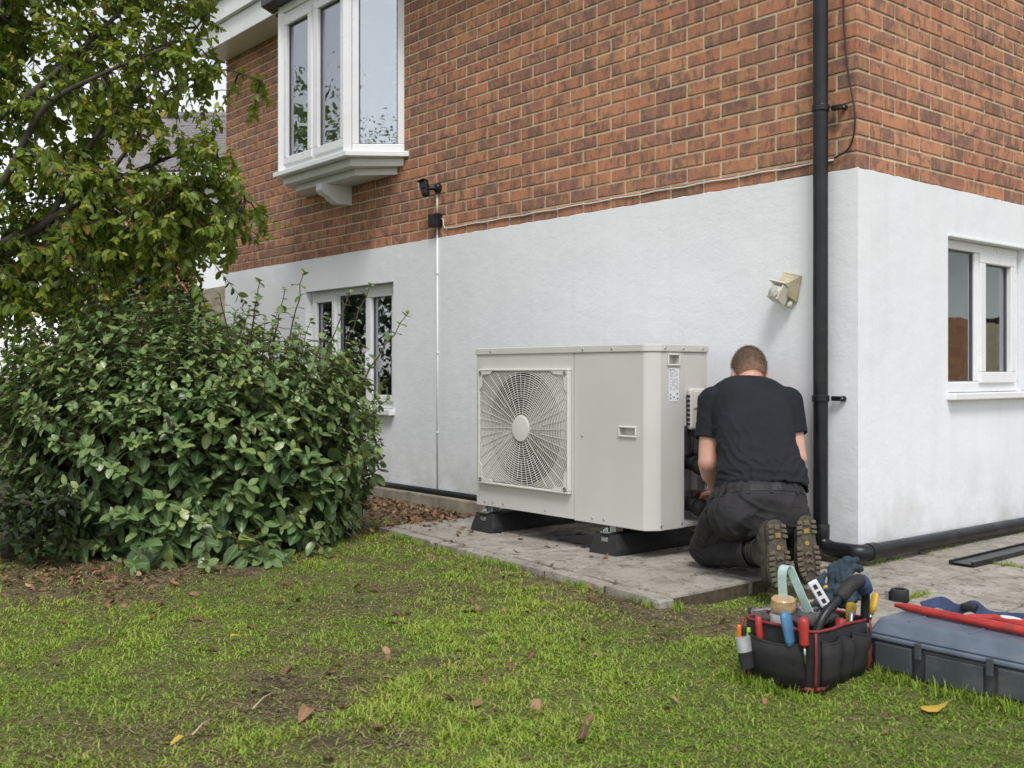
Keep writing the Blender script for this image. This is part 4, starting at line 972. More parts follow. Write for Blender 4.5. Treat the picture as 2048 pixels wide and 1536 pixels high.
crease(me, .0075, 21, [(tuple(tv), 62, 1.0, .3), (tuple(tv2), 55, .9, 1.1)], np.clip(.18 + 1.2 * np.clip((.70 - co[:, 2]) / .22, 0, 1), 0, 1.25))
co = get_co(me); low = np.clip((.60 - co[:, 2]) / .2, 0, 1)                # bunched folds above the belt
no = get_no(me); n = vnoise(co, 6, 5, 2)
cz = co[:, 2] + .10 * np.abs(co @ np.array(CR, np.float32) - float(np.mean(co @ np.array(CR, np.float32))))
set_co(me, co + no * (low * .010 * (1 - np.abs(np.sin(cz * 75 + n * 7)) - .3))[:, None])
shift(me, PO); shirt = obj('t_shirt', me, M['cotton'], man)
q = shirt.modifiers.new('thick', 'SOLIDIFY'); q.thickness = .004; q.offset = 1
q = shirt.modifiers.new('sm', 'SUBSURF'); q.levels = 1; q.render_levels = 1
def hem_ring(me, test, rad, name, m, parent):
    """a narrow stitched band along an open edge"""
    bm = bmesh.new(); bm.from_mesh(me); es = [e for e in bm.edges if e.is_boundary and test((e.verts[0].co + e.verts[1].co) / 2 + PO)]
    adj = {}
    for e in es:
        for v in e.verts: adj.setdefault(v.index, []).append(e.other_vert(v).index)
    if not adj: bm.free(); return
    bm.verts.ensure_lookup_table(); start = next(iter(adj)); path = [start]; prev = None; cur = start
    while True:
        nx_ = [k for k in adj[cur] if k != prev]
        if not nx_ or nx_[0] == start or len(path) > 2000: break
        prev, cur = cur, nx_[0]; path.append(cur)
    pts = [bm.verts[i].co.copy() for i in path[::2]]; bm.free(); pts.append(pts[0])
    mb = MB(); mb.tube(pts, rad, 6); mb.build(name, m, parent, smooth=True, local=True)
hem_ring(me, lambda p: p.z < .55 and p.z < .47 and abs((p - hem_p).dot(hem_n)) < .03, .0032, 'hem', M['cotton'], shirt)
hem_ring(me, lambda p: (p - Lc).length < .12, .003, 'cuff', M['cotton'], shirt); hem_ring(me, lambda p: (p - Rc).length < .12, .003, 'cuff', M['cotton'], shirt)
hem_ring(me, lambda p: (p - nk_p).length < .14, .0035, 'collar', M['cotton'], shirt)

# trousers
b = MB(); loft(b, [S(1522, 4.45, .21, .16, .10), S(1518, 4.42, .245, .193, .145), S(1521, 4.42, .30, .193, .152), S(1524, 4.455, .345, .183, .140), S(1524, 4.475, .385, .168, .125), S(1524, 4.50, .43, .14, .10)], wax)
b.ball(CW(rpx(1468, 4.37), 4.37, .268), (.11, .11, .10)); b.ball(CW(rpx(1566, 4.38), 4.38, .268), (.11, .11, .10))
Lcuff, Rcuff = Lk.lerp(La, .80), Rk.lerp(Ra, .80)
for hp_, kn, an, cf in ((Lhip, Lk, La, Lcuff), (Rhip, Rk, Ra, Rcuff)):
    b.caps(hp_, .118, hp_.lerp(kn, .5), .102); b.caps(hp_.lerp(kn, .5), .102, kn, .081)
me = blob('trousers', b, .0065, 6, .5)
b = MB()
for kn, an, cf in ((Lk, La, Lcuff), (Rk, Ra, Rcuff)):
    b.caps(kn, .083, kn.lerp(cf, .45) + UP * .006, .086); b.caps(kn.lerp(cf, .45) + UP * .006, .085, kn.lerp(an, .95), .068)
me2 = blob('shins', b, .0065, 6, .5)
bm = bmesh.new(); bm.from_mesh(me2)
for kn, an, cf in ((Lk, La, Lcuff), (Rk, Ra, Rcuff)):
    d = (an - kn).normalized(); cut(bm, cf, d); drop(bm, lambda q: (q - cf).dot(d) > 0 and (q - cf - d * .06).length < .115)
bm.from_mesh(me); bm.to_mesh(me); bm.free(); me.update()
sh_d = np.array((La - Lk).normalized()); th_d = np.array((Lk - Lhip).normalized())
crease(me, .0095, 33, [(tuple(sh_d), 75, .9, .2), (tuple(th_d), 58, 1.0, .9), (tuple(tv), 46, .5, .0)])
shift(me, PO); trs = obj('trousers', me, M['twill'], man)
q = trs.modifiers.new('thick', 'SOLIDIFY'); q.thickness = .003; q.offset = 1
q = trs.modifiers.new('sm', 'SUBSURF'); q.levels = 1; q.render_levels = 1
hem_ring(me, lambda p: (p - Lcuff).length < .12, .004, 'cuff', M['twill'], trs); hem_ring(me, lambda p: (p - Rcuff).length < .12, .004, 'cuff', M['twill'], trs)
# belt: a strap following the trousers' waist; loops and pocket welts on top
wp = CW(rpx(1523, 4.45), 4.45, .334); wn_ = (UP * .93 + CF * .37).normalized(); wr_ = (CR - wn_ * CR.dot(wn_)).normalized(); wd_ = wn_.cross(wr_)
from mathutils.bvhtree import BVHTree
bvh = BVHTree.FromPolygons([tuple(v) for v in (get_co(me) + np.array(PO, np.float32))], [tuple(p.vertices) for p in me.polygons])
def hit(o_, d_):
    h = bvh.ray_cast(o_ + d_ * .6, -d_); return h[0]
def strap(mb, angs, z0, z1, lift, thick):
    """a band hugging the trousers between two heights on the waist axis"""
    vs = []; m = 0
    for a in angs:
        d_ = wr_ * math.cos(a) + wd_ * math.sin(a); q0 = hit(wp + wn_ * z0, d_); q1 = hit(wp + wn_ * z1, d_)
        if q0 is None or q1 is None: continue
        vs += [q0 + d_ * lift, q1 + d_ * lift, q1 + d_ * (lift + thick), q0 + d_ * (lift + thick)]; m += 1
    fs = [(i * 4 + k, i * 4 + (k + 1) % 4, (i + 1) * 4 + (k + 1) % 4, (i + 1) * 4 + k) for i in range(m - 1) for k in range(4)]
    if m > 1: mb.add(vs, fs + [(3, 2, 1, 0), tuple((m - 1) * 4 + k for k in range(4))])
A = lambda d0, d1, n: [R_(d0 + (d1 - d0) * i / n) for i in range(n + 1)]
back = -90 if (wd_.dot(CF) > 0) else 90
mb = MB(); strap(mb, A(0, 360, 60), -.008, .022, .003, .003); belt = mb.build('belt', M['belt'], trs, smooth=False)
for a in (back - 62, back - 30, back + 2, back + 42):
    mb = MB(); strap(mb, A(a - 2.3, a + 2.3, 2), -.02, .028, .006, .003); mb.build('belt_loop', M['twill'], trs)
for a0, a1 in ((back - 58, back - 18), (back + 24, back + 62)):
    mb = MB(); strap(mb, A(a0, a1, 10), -.078, -.062, .0015, .003); mb.build('pocket_welt', M['twill'], trs)
    mb = MB(); strap(mb, A(a0 + 2, a1 - 2, 10), -.10, -.0785, .0005, .002); mb.build('pocket_flap', M['twill'], trs)
mb = MB(); strap(mb, A(back + 5, back + 6, 1), -.20, -.024, -.0005, .0022); mb.build('centre_seam', M['twill'], trs)
# thigh pocket on the near side
def leg_patch(c, u, v, n_, w, h, lift):
    vs = []
    for j in range(5):
        for i in range(5):
            p = c + u * (w * (i / 4 - .5)) + v * (h * (j / 4 - .5)); hh = bvh.ray_cast(p + n_ * .2, -n_)[0]
            vs.append((hh if hh is not None else p) + n_ * lift)
    mb = MB(); mb.add(vs, [(j * 5 + i, j * 5 + i + 1, (j + 1) * 5 + i + 1, (j + 1) * 5 + i) for j in range(4) for i in range(4)])
    o = mb.build('cargo_pocket', M['twill'], trs, smooth=True); k = o.modifiers.new('s', 'SOLIDIFY'); k.thickness = .005; k.offset = 0
nl = (-CR * .75 - CF * .6 + UP * .25).normalized(); ul = Vector(th_d) - nl * Vector(th_d).dot(nl); ul.normalize(); vl = nl.cross(ul)
leg_patch(Lhip.lerp(Lk, .62), ul, vl, nl, .10, .10, .004)
leg_patch(Lhip.lerp(Lk, .42), ul, vl, nl, .03, .105, .008)

# hair cap: shell over the skull down to a clipped neckline
b = MB(); b.ball(headc + hup * .017 - fwd * .012, (.0785, .0985, .1015), HM, 48, 30)
me = b.mesh('hair', None, True); bm = bmesh.new(); bm.from_mesh(me)
def bald(q):
    p = HM.transposed() @ (q - headc); x, y, z = p
    line = -.045 + (.035 if y > -.02 else 0) * 1 + max(0, (y + .02)) * 1.15
    if abs(x) > .055: line += .012
    return z < line
drop(bm, bald); bm.to_mesh(me); bm.free()
co = get_co(me); no = get_no(me); pl_ = (co - np.array(headc)) @ np.array(HM); fade = np.clip(1 - (pl_[:, 2] + .045 - np.clip(pl_[:, 1] + .02, 0, 1) * 1.3) / .055, 0, 1) * .75
ca_ = me.attributes.new('tint', 'FLOAT_COLOR', 'POINT'); c4 = np.zeros((len(co), 4), np.float32); c4[:, 0] = fade; ca_.data.foreach_set('color', c4.ravel())
set_co(me, co + no * ((vnoise(co, 95, 3, 2) - .5) * .0045)[:, None]); shift(me, PO); hair = obj('hair', me, M['hair'], man)
# short strands so that the clipped edge is soft
co = get_co(me); no = get_no(me); k_ = RNG.integers(0, len(co), 9000); pts = co[k_] + RNG.normal(0, .0022, (9000, 3)); dn = no[k_] * .55 + RNG.normal(0, .28, (9000, 3)) - np.array(hup)[None] * .45; dn /= np.linalg.norm(dn, axis=1)[:, None]
sd3 = np.cross(dn, RNG.normal(0, 1, (9000, 3))); sd3 /= np.linalg.norm(sd3, axis=1)[:, None]; ln = RNG.uniform(.006, .014, (9000, 1)) * (1.15 - fade[k_][:, None])
V = np.stack([pts - sd3 * .0006, pts + sd3 * .0006, pts + dn * ln], 1).reshape(-1, 3); F = np.arange(len(V)).reshape(-1, 3)
o = obj('hair_strands', np_mesh('hair_strands', V, F, np.repeat(np.stack([fade[k_] * .6] * 3, 1), 3, 0)), M['hair'], hair); tag(o, kind='stuff')

# boots: sole facing back, toes on the ground
def boot(toe, heel, ankle, knee, side):
    e = empty('boot', toe - PO, parent=man); O = toe
    u = (heel - toe).normalized(); n_ = (-CF * .90 + CR * (.42 if side > 0 else .22) + UP * .10); n_ = (n_ - u * n_.dot(u)).normalized(); w = u.cross(n_).normalized()
    if w.dot(CR) < 0: w = -w
    L = (heel - toe).length
    half = [(0, .0), (.015, .030), (.04, .045), (.09, .053), (.14, .048), (.18, .042), (.22, .043), (.26, .039), (.275, .023), (.281, .0)]
    out = [(a * L / .281, b_) for a, b_ in half] + [(a * L / .281, -b_) for a, b_ in half[-2:0:-1]]
    PT = lambda a, b_, h: toe + u * a + w * (b_ + .006 * side * math.sin(a / L * 3.1)) + n_ * h
    mb = MB(); mb.prism([PT(a, b_, -.018) for a, b_ in out], n_ * .018); so = mb.build('sole', M['sole'], e, bevel=.003)
    mb = MB(); mb.prism([PT(a, b_ * 1.03, -.024) for a, b_ in out], n_ * .0055); mb.build('welt', M['leather'], so)
    def lug(pts, m_=M['lug'], h=.009): mb2 = MB(); mb2.prism([PT(a, b_, .0002) for a, b_ in pts], n_ * h); mb2.build('lug', m_, so, bevel=.002, seg=1)
    wid = lambda a: float(np.interp(a, [p[0] * L / .281 for p in half], [p[1] for p in half]))
    a = .012
    while a < L - .02:
        gap = .0; st = .021
        if not (.150 < a < .185):
            wm = min(wid(a), wid(min(a + st - .006, L))) + .003
            for s in (-1, 1):
                if wm > .018: lug([(a, s * wm), (a + st - .007, s * wm), (a + st - .004, s * wm * .52), (a + .004, s * wm * .48)])
        a += st
    for a in (.05, .082, .114): lug([(a, -.014), (a + .012, -.017), (a + .02, 0), (a + .012, .017), (a, .014), (a + .008, 0)])
    for a in (.205, .238): lug([(a, -.013), (a + .02, -.013), (a + .02, .013), (a, .013)], M['yellow_rubber'] if a < .22 else M['lug'], .006)
    c0 = [(.166 + .011 * math.cos(k * math.pi / 5), .011 * math.sin(k * math.pi / 5)) for k in range(10)]; lug(c0, M['yellow_rubber'], .004)
    b = MB(); U = lambda a, b_, h: toe + u * a + w * b_ - n_ * h
    b.ball(U(.05, 0, .045), (.045, .045, .040), Matrix((w, u, n_)).transposed()); b.caps(U(.05, 0, .046), .040, U(.14, 0, .052), .043); b.caps(U(.14, 0, .05), .043, U(.225, 0, .052), .046); b.ball(U(.235, 0, .045), .042)
    b.caps(U(.2, 0, .06), .046, ankle.lerp(knee, .02), .055); b.caps(U(.12, 0, .06), .046, ankle.lerp(knee, .10), .058); b.caps(ankle.lerp(knee, .08), .058, ankle.lerp(knee, .26), .058)
    me = blob('upper', b, .006, 4); co = get_co(me); keep = (co - np.array(toe)) @ np.array(n_); co = co - np.array(n_)[None] * np.clip(keep + .021, 0, None)[:, None]; set_co(me, co)
    crease(me, .002, 9, [(tuple((knee - ankle).normalized()), 120, .8, 0)]); shift(me, O); obj('upper', me, M['leather'], e)
    lc = MB()
    for k in range(3):
        p = ankle.lerp(knee, .02 + .07 * k); d = (knee - ankle).normalized(); x_ = d.cross(w).normalized()
        lc.tube([p + (w * math.cos(t_) + x_ * math.sin(t_)) * .0605 for t_ in [2 * math.pi * i / 18 for i in range(19)]], .0025, 5)
    lc.build('lace', M['black_matte'], e, smooth=True)
    return e
boot(CW(rpx(1560, 4.14), 4.14, .006), CW(rpx(1551, 4.17), 4.17, .283), La, Lk, 1)
boot(CW(rpx(1624, 4.26), 4.26, .006), CW(rpx(1611, 4.285), 4.285, .284), Ra, Rk, -1)
# spectacle arms behind the ears
mb = MB()
for s in (-1, 1): mb.tube([headc + CR * s * .073 - fwd * .012 + hup * .002, headc + CR * s * .0795 + fwd * .06 + hup * .006], .0025, 6)
mb.build('spectacle_arms', M['black_matte'], man, smooth=True)
# ------------------------------------------------------------------ tools on the lawn and patio
M['bag'] = simple('black_canvas', (.018, .018, .02), .85, .25, 18, bump=.5, bscale=420, dirt=(.07, .065, .06, 1), dirt_amt=.35)
M['piping'] = simple('red_piping', (.22, .025, .03), .65, .3, 30, bump=.2, bscale=200, dirt=(.05, .02, .02, 1), dirt_amt=.5)
M['red'] = simple('red_tool_plastic', (.42, .035, .028), .42, .25, 20, dirt=(.12, .06, .05, 1), dirt_amt=.55)
M['blue'] = simple('blue_tool_plastic', (.06, .18, .33), .42, .2, 30, dirt=(.33, .25, .15, 1), dirt_amt=.6)
M['yellow'] = simple('yellow_tool_plastic', (.62, .38, .02), .42, .2, 30, dirt=(.1, .07, .02, 1), dirt_amt=.4)
M['white_plastic'] = simple('white_tool_plastic', (.68, .69, .72), .4, .1, 20, dirt=(.3, .28, .25, 1), dirt_amt=.3)
M['cyan_strap'] = simple('pale_green_webbing', (.44, .60, .56), .6, .15, 30, bump=.3, bscale=260, dirt=(.75, .78, .75, 1), dirt_amt=.6)
M['glove'] = simple('dark_blue_glove_cloth', (.022, .042, .058), .85, .3, 25, bump=.4, bscale=300, dirt=(.09, .10, .10, 1), dirt_amt=.3)
M['wool'] = simple('steel_wool', (.22, .22, .23), .6, .5, 60, bump=.9, bscale=180, metal=.3)
M['amber'] = simple('amber_lid', (.42, .28, .14), .3, .35, 40, dirt=(.65, .6, .5, 1), dirt_amt=.6)
t = NT('cloudy_plastic'); t.base(t.ramp(t.noise(25, 4, .6), [(.3, (.42, .41, .39)), (.7, (.62, .62, .62))])); t.rough(.2); t.b.inputs['Transmission Weight'].default_value = .45; M['cloudy'] = t.m
M['tool_steel'] = simple('tool_steel', (.42, .42, .43), .35, .25, 40, metal=1)
M['silver_tape'] = simple('silver_reflective_tape', (.46, .47, .48), .35, .15, 40, metal=.3)
M['lime'] = simple('lime_marker', (.36, .52, .04), .4, .15, 30); M['orange'] = simple('orange_marker', (.68, .16, .03), .4, .15, 30)
M['box_lid'] = simple('grey_blue_box_lid', (.115, .145, .19), .5, .22, 9, bump=.15, bscale=90, dirt=(.24, .24, .24, 1), dirt_amt=.4)
M['box_base'] = simple('dark_grey_box_base', (.052, .06, .07), .55, .22, 9, bump=.15, bscale=90, dirt=(.17, .16, .15, 1), dirt_amt=.4)
M['blue_strap'] = simple('navy_webbing', (.028, .05, .12), .75, .3, 30, bump=.3, bscale=200)

BX0, BX1, BY0, BY1 = .655, .888, -1.675, -1.40; BZ = -.045; BT = .125
bag = thing('tool_bag', 'open black canvas tool bag with red piping, full of tools, on the grass', 'tool bag', ((BX0 + BX1) / 2, (BY0 + BY1) / 2, BZ))
def ring_pts(x0, x1, y0, y1, r, n=5):
    out = []
    for cx, cy, a0 in ((x1 - r, y1 - r, 0), (x0 + r, y1 - r, 90), (x0 + r, y0 + r, 180), (x1 - r, y0 + r, 270)):
        for k in range(n + 1):
            a = R_(a0 + 90 * k / n); out.append((cx + r * math.cos(a), cy + r * math.sin(a)))
    full = []
    for i in range(len(out)):                       # extra points on the long sides so that the cloth can sag
        a = out[i]; b_ = out[(i + 1) % len(out)]; full.append(a); d = math.dist(a, b_)
        for k in range(1, int(d / .025)): s = k / int(d / .025); full.append((a[0] + (b_[0] - a[0]) * s, a[1] + (b_[1] - a[1]) * s))
    return full
base_ring = ring_pts(BX0, BX1, BY0, BY1, .03)
def bag_pt(i, h, inset=0.0):
    """point i of the bag wall at height fraction h, slightly flared and sagging"""
    x, y = base_ring[i % len(base_ring)]; cx, cy = (BX0 + BX1) / 2, (BY0 + BY1) / 2
    k = 1 + .07 * h - inset; nz = float(vnoise(np.array([[x, y, h * .3]]), 14, 8, 2)[0]) - .5
    d = Vector((x - cx, y - cy, 0)); d.normalize(); bul = .012 * math.sin(math.pi * h) + nz * .014 * (h > .02)
    return Vector((cx + (x - cx) * k, cy + (y - cy) * k, BZ + (BT - BZ) * h + (.014 * nz if h > .9 else 0))) + d * bul
n = len(base_ring); mb = MB(); hs = [0, .06, .25, .5, .75, .92, 1.0]
vs = [bag_pt(i, h) for h in hs for i in range(n)]; mb.add(vs, [(j * n + i, j * n + (i + 1) % n, (j + 1) * n + (i + 1) % n, (j + 1) * n + i) for j in range(len(hs) - 1) for i in range(n)])
mb.add([bag_pt(i, .0) for i in range(n)], [tuple(range(n - 1, -1, -1))])
o = mb.build('body', M['bag'], bag, smooth=True); q = o.modifiers.new('t', 'SOLIDIFY'); q.thickness = .007; q.offset = -1
mb = MB(); mb.tube([bag_pt(i, 1.0) + UP * .002 for i in range(n)] + [bag_pt(0, 1.0) + UP * .002], .0048, 7); mb.build('rim_piping', M['piping'], bag, smooth=True)
def near_idx(x, y): return min(range(n), key=lambda i: (base_ring[i][0] - x) ** 2 + (base_ring[i][1] - y) ** 2)
for (x, y) in ((BX1 - .008, BY0 + .008), (BX0 + .008, BY0 + .008), (BX1 - .008, BY1 - .008)):
    i = near_idx(x, y); c0 = Vector(((BX0 + BX1) / 2, (BY0 + BY1) / 2, 0)); mb = MB(); pp = []
    for h in (0.02, .2, .4, .6, .8, 1.0):
        p = bag_pt(i, h); d = Vector((p.x - c0.x, p.y - c0.y, 0)).normalized(); pp.append(p + d * .012)
    mb.tube(pp, .0055, 6, flat=.6); mb.build('corner_piping', M['piping'], bag, smooth=True)
mb = MB(); mb.tube([bag_pt(i, .03) * 1 + Vector(((base_ring[i % n][0] - (BX0 + BX1) / 2) * .03, (base_ring[i % n][1] - (BY0 + BY1) / 2) * .03, 0)) for i in range(n + 1)], .006, 6); mb.build('base_piping', M['piping'], bag, smooth=True)
def pocket_on(i0, i1, h0, h1, bulge, name='pocket'):
    idxs = list(range(i0, i1 + 1)); c0 = Vector(((BX0 + BX1) / 2, (BY0 + BY1) / 2, 0)); mb = MB(); vs = []; hh = [h0, h0 + (h1 - h0) * .3, h0 + (h1 - h0) * .65, h1]
    for h in hh:
        for k, i in enumerate(idxs):
            p = bag_pt(i, h); d = Vector((p.x - c0.x, p.y - c0.y, 0)).normalized(); s = k / max(1, len(idxs) - 1)
            sag = -.012 * math.sin(math.pi * s) * (h == h1); vs.append(p + d * (.006 + bulge * math.sin(math.pi * min(max(s, .0), 1)) ** .6 * (.55 + .45 * (h - h0) / (h1 - h0))) + UP * sag)
    m = len(idxs); mb.add(vs, [(j * m + k, j * m + k + 1, (j + 1) * m + k + 1, (j + 1) * m + k) for j in range(3) for k in range(m - 1)])
    o = mb.build(name, M['bag'], bag, smooth=True); q = o.modifiers.new('t', 'SOLIDIFY'); q.thickness = .006; q.offset = 0
    e = MB(); e.tube([Vector(v) for v in vs[3 * m:]], .0042, 6); e.build('pocket_hem', M['bag'], o, smooth=True, local=False)
    return vs
fi0, fi1 = near_idx(BX0 + .03, BY0), near_idx(BX1 - .03, BY0)
pocket_on(min(fi0, fi1), max(fi0, fi1), .04, .80, .022)
ri = [near_idx(BX1, BY0 + .035 + k * .07) for k in range(4)]
# the ring runs anticlockwise, so the right-hand side may wrap round its start
for a_, b_ in zip(ri[:-1], ri[1:]):
    if a_ > b_: b_ += n
    if b_ - a_ < 2 or b_ - a_ > n // 2: continue
    pocket_on(a_, b_, .04, .86, .018)
li0, li1 = near_idx(BX0, BY1 - .03), near_idx(BX0, BY0 + .03); pocket_on(min(li0, li1), max(li0, li1), .04, .7, .012)
hpth = smooth_path([(BX1 - .012, BY0 + .02, .105), (BX1 - .006, BY0 + .06, .165), (BX1 + .002, BY0 + .14, .215), (BX1 + .006, BY0 + .19, .242), (BX1 + .006, BY0 + .235, .243), (BX1 + .002, BY0 + .265, .20), (BX1 - .004, BY1 - .004, .115)], 5)
mb = MB(); mb.tube(hpth, .0135, 12); hd = mb.build('handle', M['black_plastic'], bag, smooth=True)
mb = MB(); mb.tube(hpth[9:20], .021, 14); mb.build('handle_grip', M['rubber'], hd, smooth=True)
mb = MB(); mb.tube(hpth[20:25], .024, 14); mb.build('handle_strap', M['blue_strap'], hd, smooth=True)

def Wy(px, py, y):                     # where the view ray through a photo pixel meets the vertical plane at y
    d = CR * ((px - 1024) / FPX) + CF + UP * ((HORIZON - py) / FPX); return CAM + d * ((y - CAM.y) / d.y)
def stick(name, label, cat, p0, p1, prof, m, tip=None, group=None, flat=None):
    """a handled tool: prof = (fraction along, radius) from p0 to p1; tip = (length, radius) of the steel below p0"""
    p0 = Vector(p0); p1 = Vector(p1); e = thing(name, label, cat, p0, 0, group)
    mb = MB(); mb.tube([p0.lerp(p1, s) for s, _ in prof], [r for _, r in prof], 12, True, flat); mb.build('handle', m, e, smooth=True)
    if tip:
        d = (p0 - p1).normalized(); mb = MB(); mb.tube([p0 + d * .001, p0 + d * tip[0]], tip[1], 8); mb.build('shaft', M['tool_steel'], e, smooth=True)
    return e
HP_ = [(0, .011), (.08, .0145), (.3, .0130), (.6, .0155), (.85, .016), (.95, .014), (1, .007)]
stick('cutter', 'blue-handled cutter, paint-flecked, upright in the front pocket of the tool bag', 'cutter', Wy(1583, 1292, BY0 - .026), Wy(1569, 1222, BY0 - .026), [(0, .015), (.15, .020), (.5, .021), (.8, .022), (.93, .019), (1, .010)], M['blue'], (.05, .008), None, .6)
stick('screwdriver', 'red-handled screwdriver at the grey-capped end of the front pocket, beside the bag corner', 'screwdriver', Wy(1609, 1292, BY0 - .026), Wy(1606, 1235, BY0 - .026), HP_, M['red'], (.05, .004))
stick('pliers', 'red-handled pliers in the front pocket at the side of the marker pouch', 'pliers', Wy(1521, 1288, BY0 - .022), Wy(1516, 1232, BY0 - .022), [(0, .009), (.3, .011), (.7, .011), (.95, .010), (1, .005)], M['red'], (.05, .006))
e = thing('marker_pouch', 'small grey-topped pouch of marker pens hanging on the side of the tool bag', 'pouch', W(1493, 1340, 3.12))
pa, pb = W(1496, 1335, 3.11), W(1484, 1262, 3.12)
mb = MB(); mb.tube([pa, pa.lerp(pb, .45)], [.026, .028], 14, True, .7); mb.build('body', M['bag'], e, auto=40)
mb = MB(); mb.tube([pa.lerp(pb, .45), pa.lerp(pb, .85)], [.0285, .0295], 14, True, .7); mb.build('cuff', M['silver_tape'], e, auto=40)
for k, (m_, dx) in enumerate(((M['orange'], -8), (M['black_matte'], 2), (M['lime'], 11))):
    q = stick('marker_pen', ('orange', 'black', 'lime green')[k] + ' marker pen sticking out of the pouch on the tool bag', 'marker pen', W(1486 + dx, 1290, 3.12 + .006 * k), W(1484 + dx + 2, 1249 + 3 * k, 3.12 + .006 * k), [(0, .007), (.9, .007), (1, .005)], m_, None, 'marker pens in the pouch')
# jar with amber lid lying among the tools
e = thing('jar', 'cloudy jar with an amber lid standing among tools in the bag', 'jar', W(1565, 1262, 3.22)); jp = W(1566, 1250, 3.20); jd = (UP - CF * .12 - CR * .02).normalized()
Mj = Matrix.Translation(jp) @ jd.to_track_quat('Z', 'Y').to_matrix().to_4x4()
mb = MB(); mb.lathe([(.04, -.045), (.046, -.03), (.046, .028), (.036, .04), (.028, .045)], Mj, 24); mb.build('body', M['cloudy'], e, auto=40)
mb = MB(); mb.lathe([(.029, .045), (.037, .047), (.0385, .052), (.0385, .066), (.036, .075), (.0365, .082), (.033, .086), (.0, .085)], Mj, 24); mb.build('lid', M['amber'], e, auto=40)
# pale green strap looped upright
e = thing('webbing_loop', 'pale green webbing strap standing in a tall loop out of the bag', 'strap', W(1567, 1215, 3.2))
pts = smooth_path([W(1567, 1225, 3.21), W(1566, 1190, 3.205), W(1564, 1150, 3.20), W(1569, 1134, 3.20), W(1578, 1134, 3.195), W(1588, 1155, 3.19), W(1603, 1190, 3.18), W(1618, 1222, 3.175)], 6)
mb = MB(); vs = []
for i, p in enumerate(pts):
    a = CF * .0015; w = (CR * .5 - CF * .85).normalized() * .012 + CR * .004
    t_ = (pts[min(i + 1, len(pts) - 1)] - pts[max(i - 1, 0)]).normalized(); nn_ = t_.cross(w).normalized() * .0018
    vs += [p - w - nn_, p + w - nn_, p + w + nn_, p - w + nn_]
mb.add(vs, [(i * 4 + k, i * 4 + (k + 1) % 4, (i + 1) * 4 + (k + 1) % 4, (i + 1) * 4 + k) for i in range(len(pts) - 1) for k in range(4)]); mb.build('strap', M['cyan_strap'], e, smooth=False)
# white multi-tool with slots
e = thing('multi_tool', 'white slotted folding tool leaning in the middle of the tool bag', 'multi-tool', W(1650, 1215, 3.22)); a_, b_ = W(1653, 1212, 3.22), W(1623, 1162, 3.235)
ax = (b_ - a_); L = ax.length; ax.normalize(); sdv = ax.cross(-CF).normalized(); Mt = Matrix.Translation(a_) @ Matrix((sdv, ax, sdv.cross(ax))).transposed().to_4x4()
mb = MB(); mb.box((-.016, 0, -.006), (.016, L, .006), Mt); h_ = mb.build('handle', M['white_plastic'], e, bevel=.005, seg=3)
zs_ = 1 if (Mt.to_3x3() @ Vector((0, 0, 1))).dot(-CF) > 0 else -1
for s in (.12, .42, .68):
    mb = MB(); z_ = sorted((.0061 * zs_, .0068 * zs_)); mb.box((-.006, L * s, z_[0]), (.006, L * (s + .17), z_[1]), Mt); mb.build('slot', M['black_matte'], h_)
mb = MB(); mb.tube([a_ + ax * .005, a_ - ax * .03, a_ - ax * .05], [.016, .014, .010], 10, True, .7); mb.build('jaw', M['black_matte'], e, smooth=True)
# steel wool / wire coil
e = thing('wire_coil', 'tangled grey wire coil in the middle of the tool bag', 'wire coil', W(1612, 1235, 3.24)); mb = MB(); rr = random.Random(5); c0 = W(1614, 1222, 3.25)
for k in range(9):
    ax1 = Vector((rr.uniform(-1, 1), rr.uniform(-1, 1), rr.uniform(-.3, .3))).normalized(); ax2 = ax1.cross(Vector((rr.uniform(-.4, .4), rr.uniform(-.4, .4), 1))).normalized(); r0 = rr.uniform(.026, .04)
    mb.tube([c0 + (ax1 * math.cos(a) + ax2 * math.sin(a)) * r0 + Vector((0, 0, rr.uniform(-.004, .004))) for a in [2 * math.pi * i / 20 for i in range(21)]], .0038, 6)
mb.build('wire', M['wool'], e, smooth=True)
e = thing('torch', 'grey metal torch lying across the tool bag beside the jar', 'torch', W(1512, 1226, 3.25)); a_, b_ = W(1500, 1226, 3.28), W(1552, 1218, 3.24); mb = MB(); mb.tube([a_, a_.lerp(b_, .3), a_.lerp(b_, .34), b_], [.015, .015, .011, .011], 14); mb.build('tube', M['tool_steel'], e, auto=40)
mb = MB(); mb.tube([a_ - (b_ - a_) * .02, a_ + (b_ - a_) * .12], .0165, 14); mb.build('head', M['black_matte'], e, auto=40)
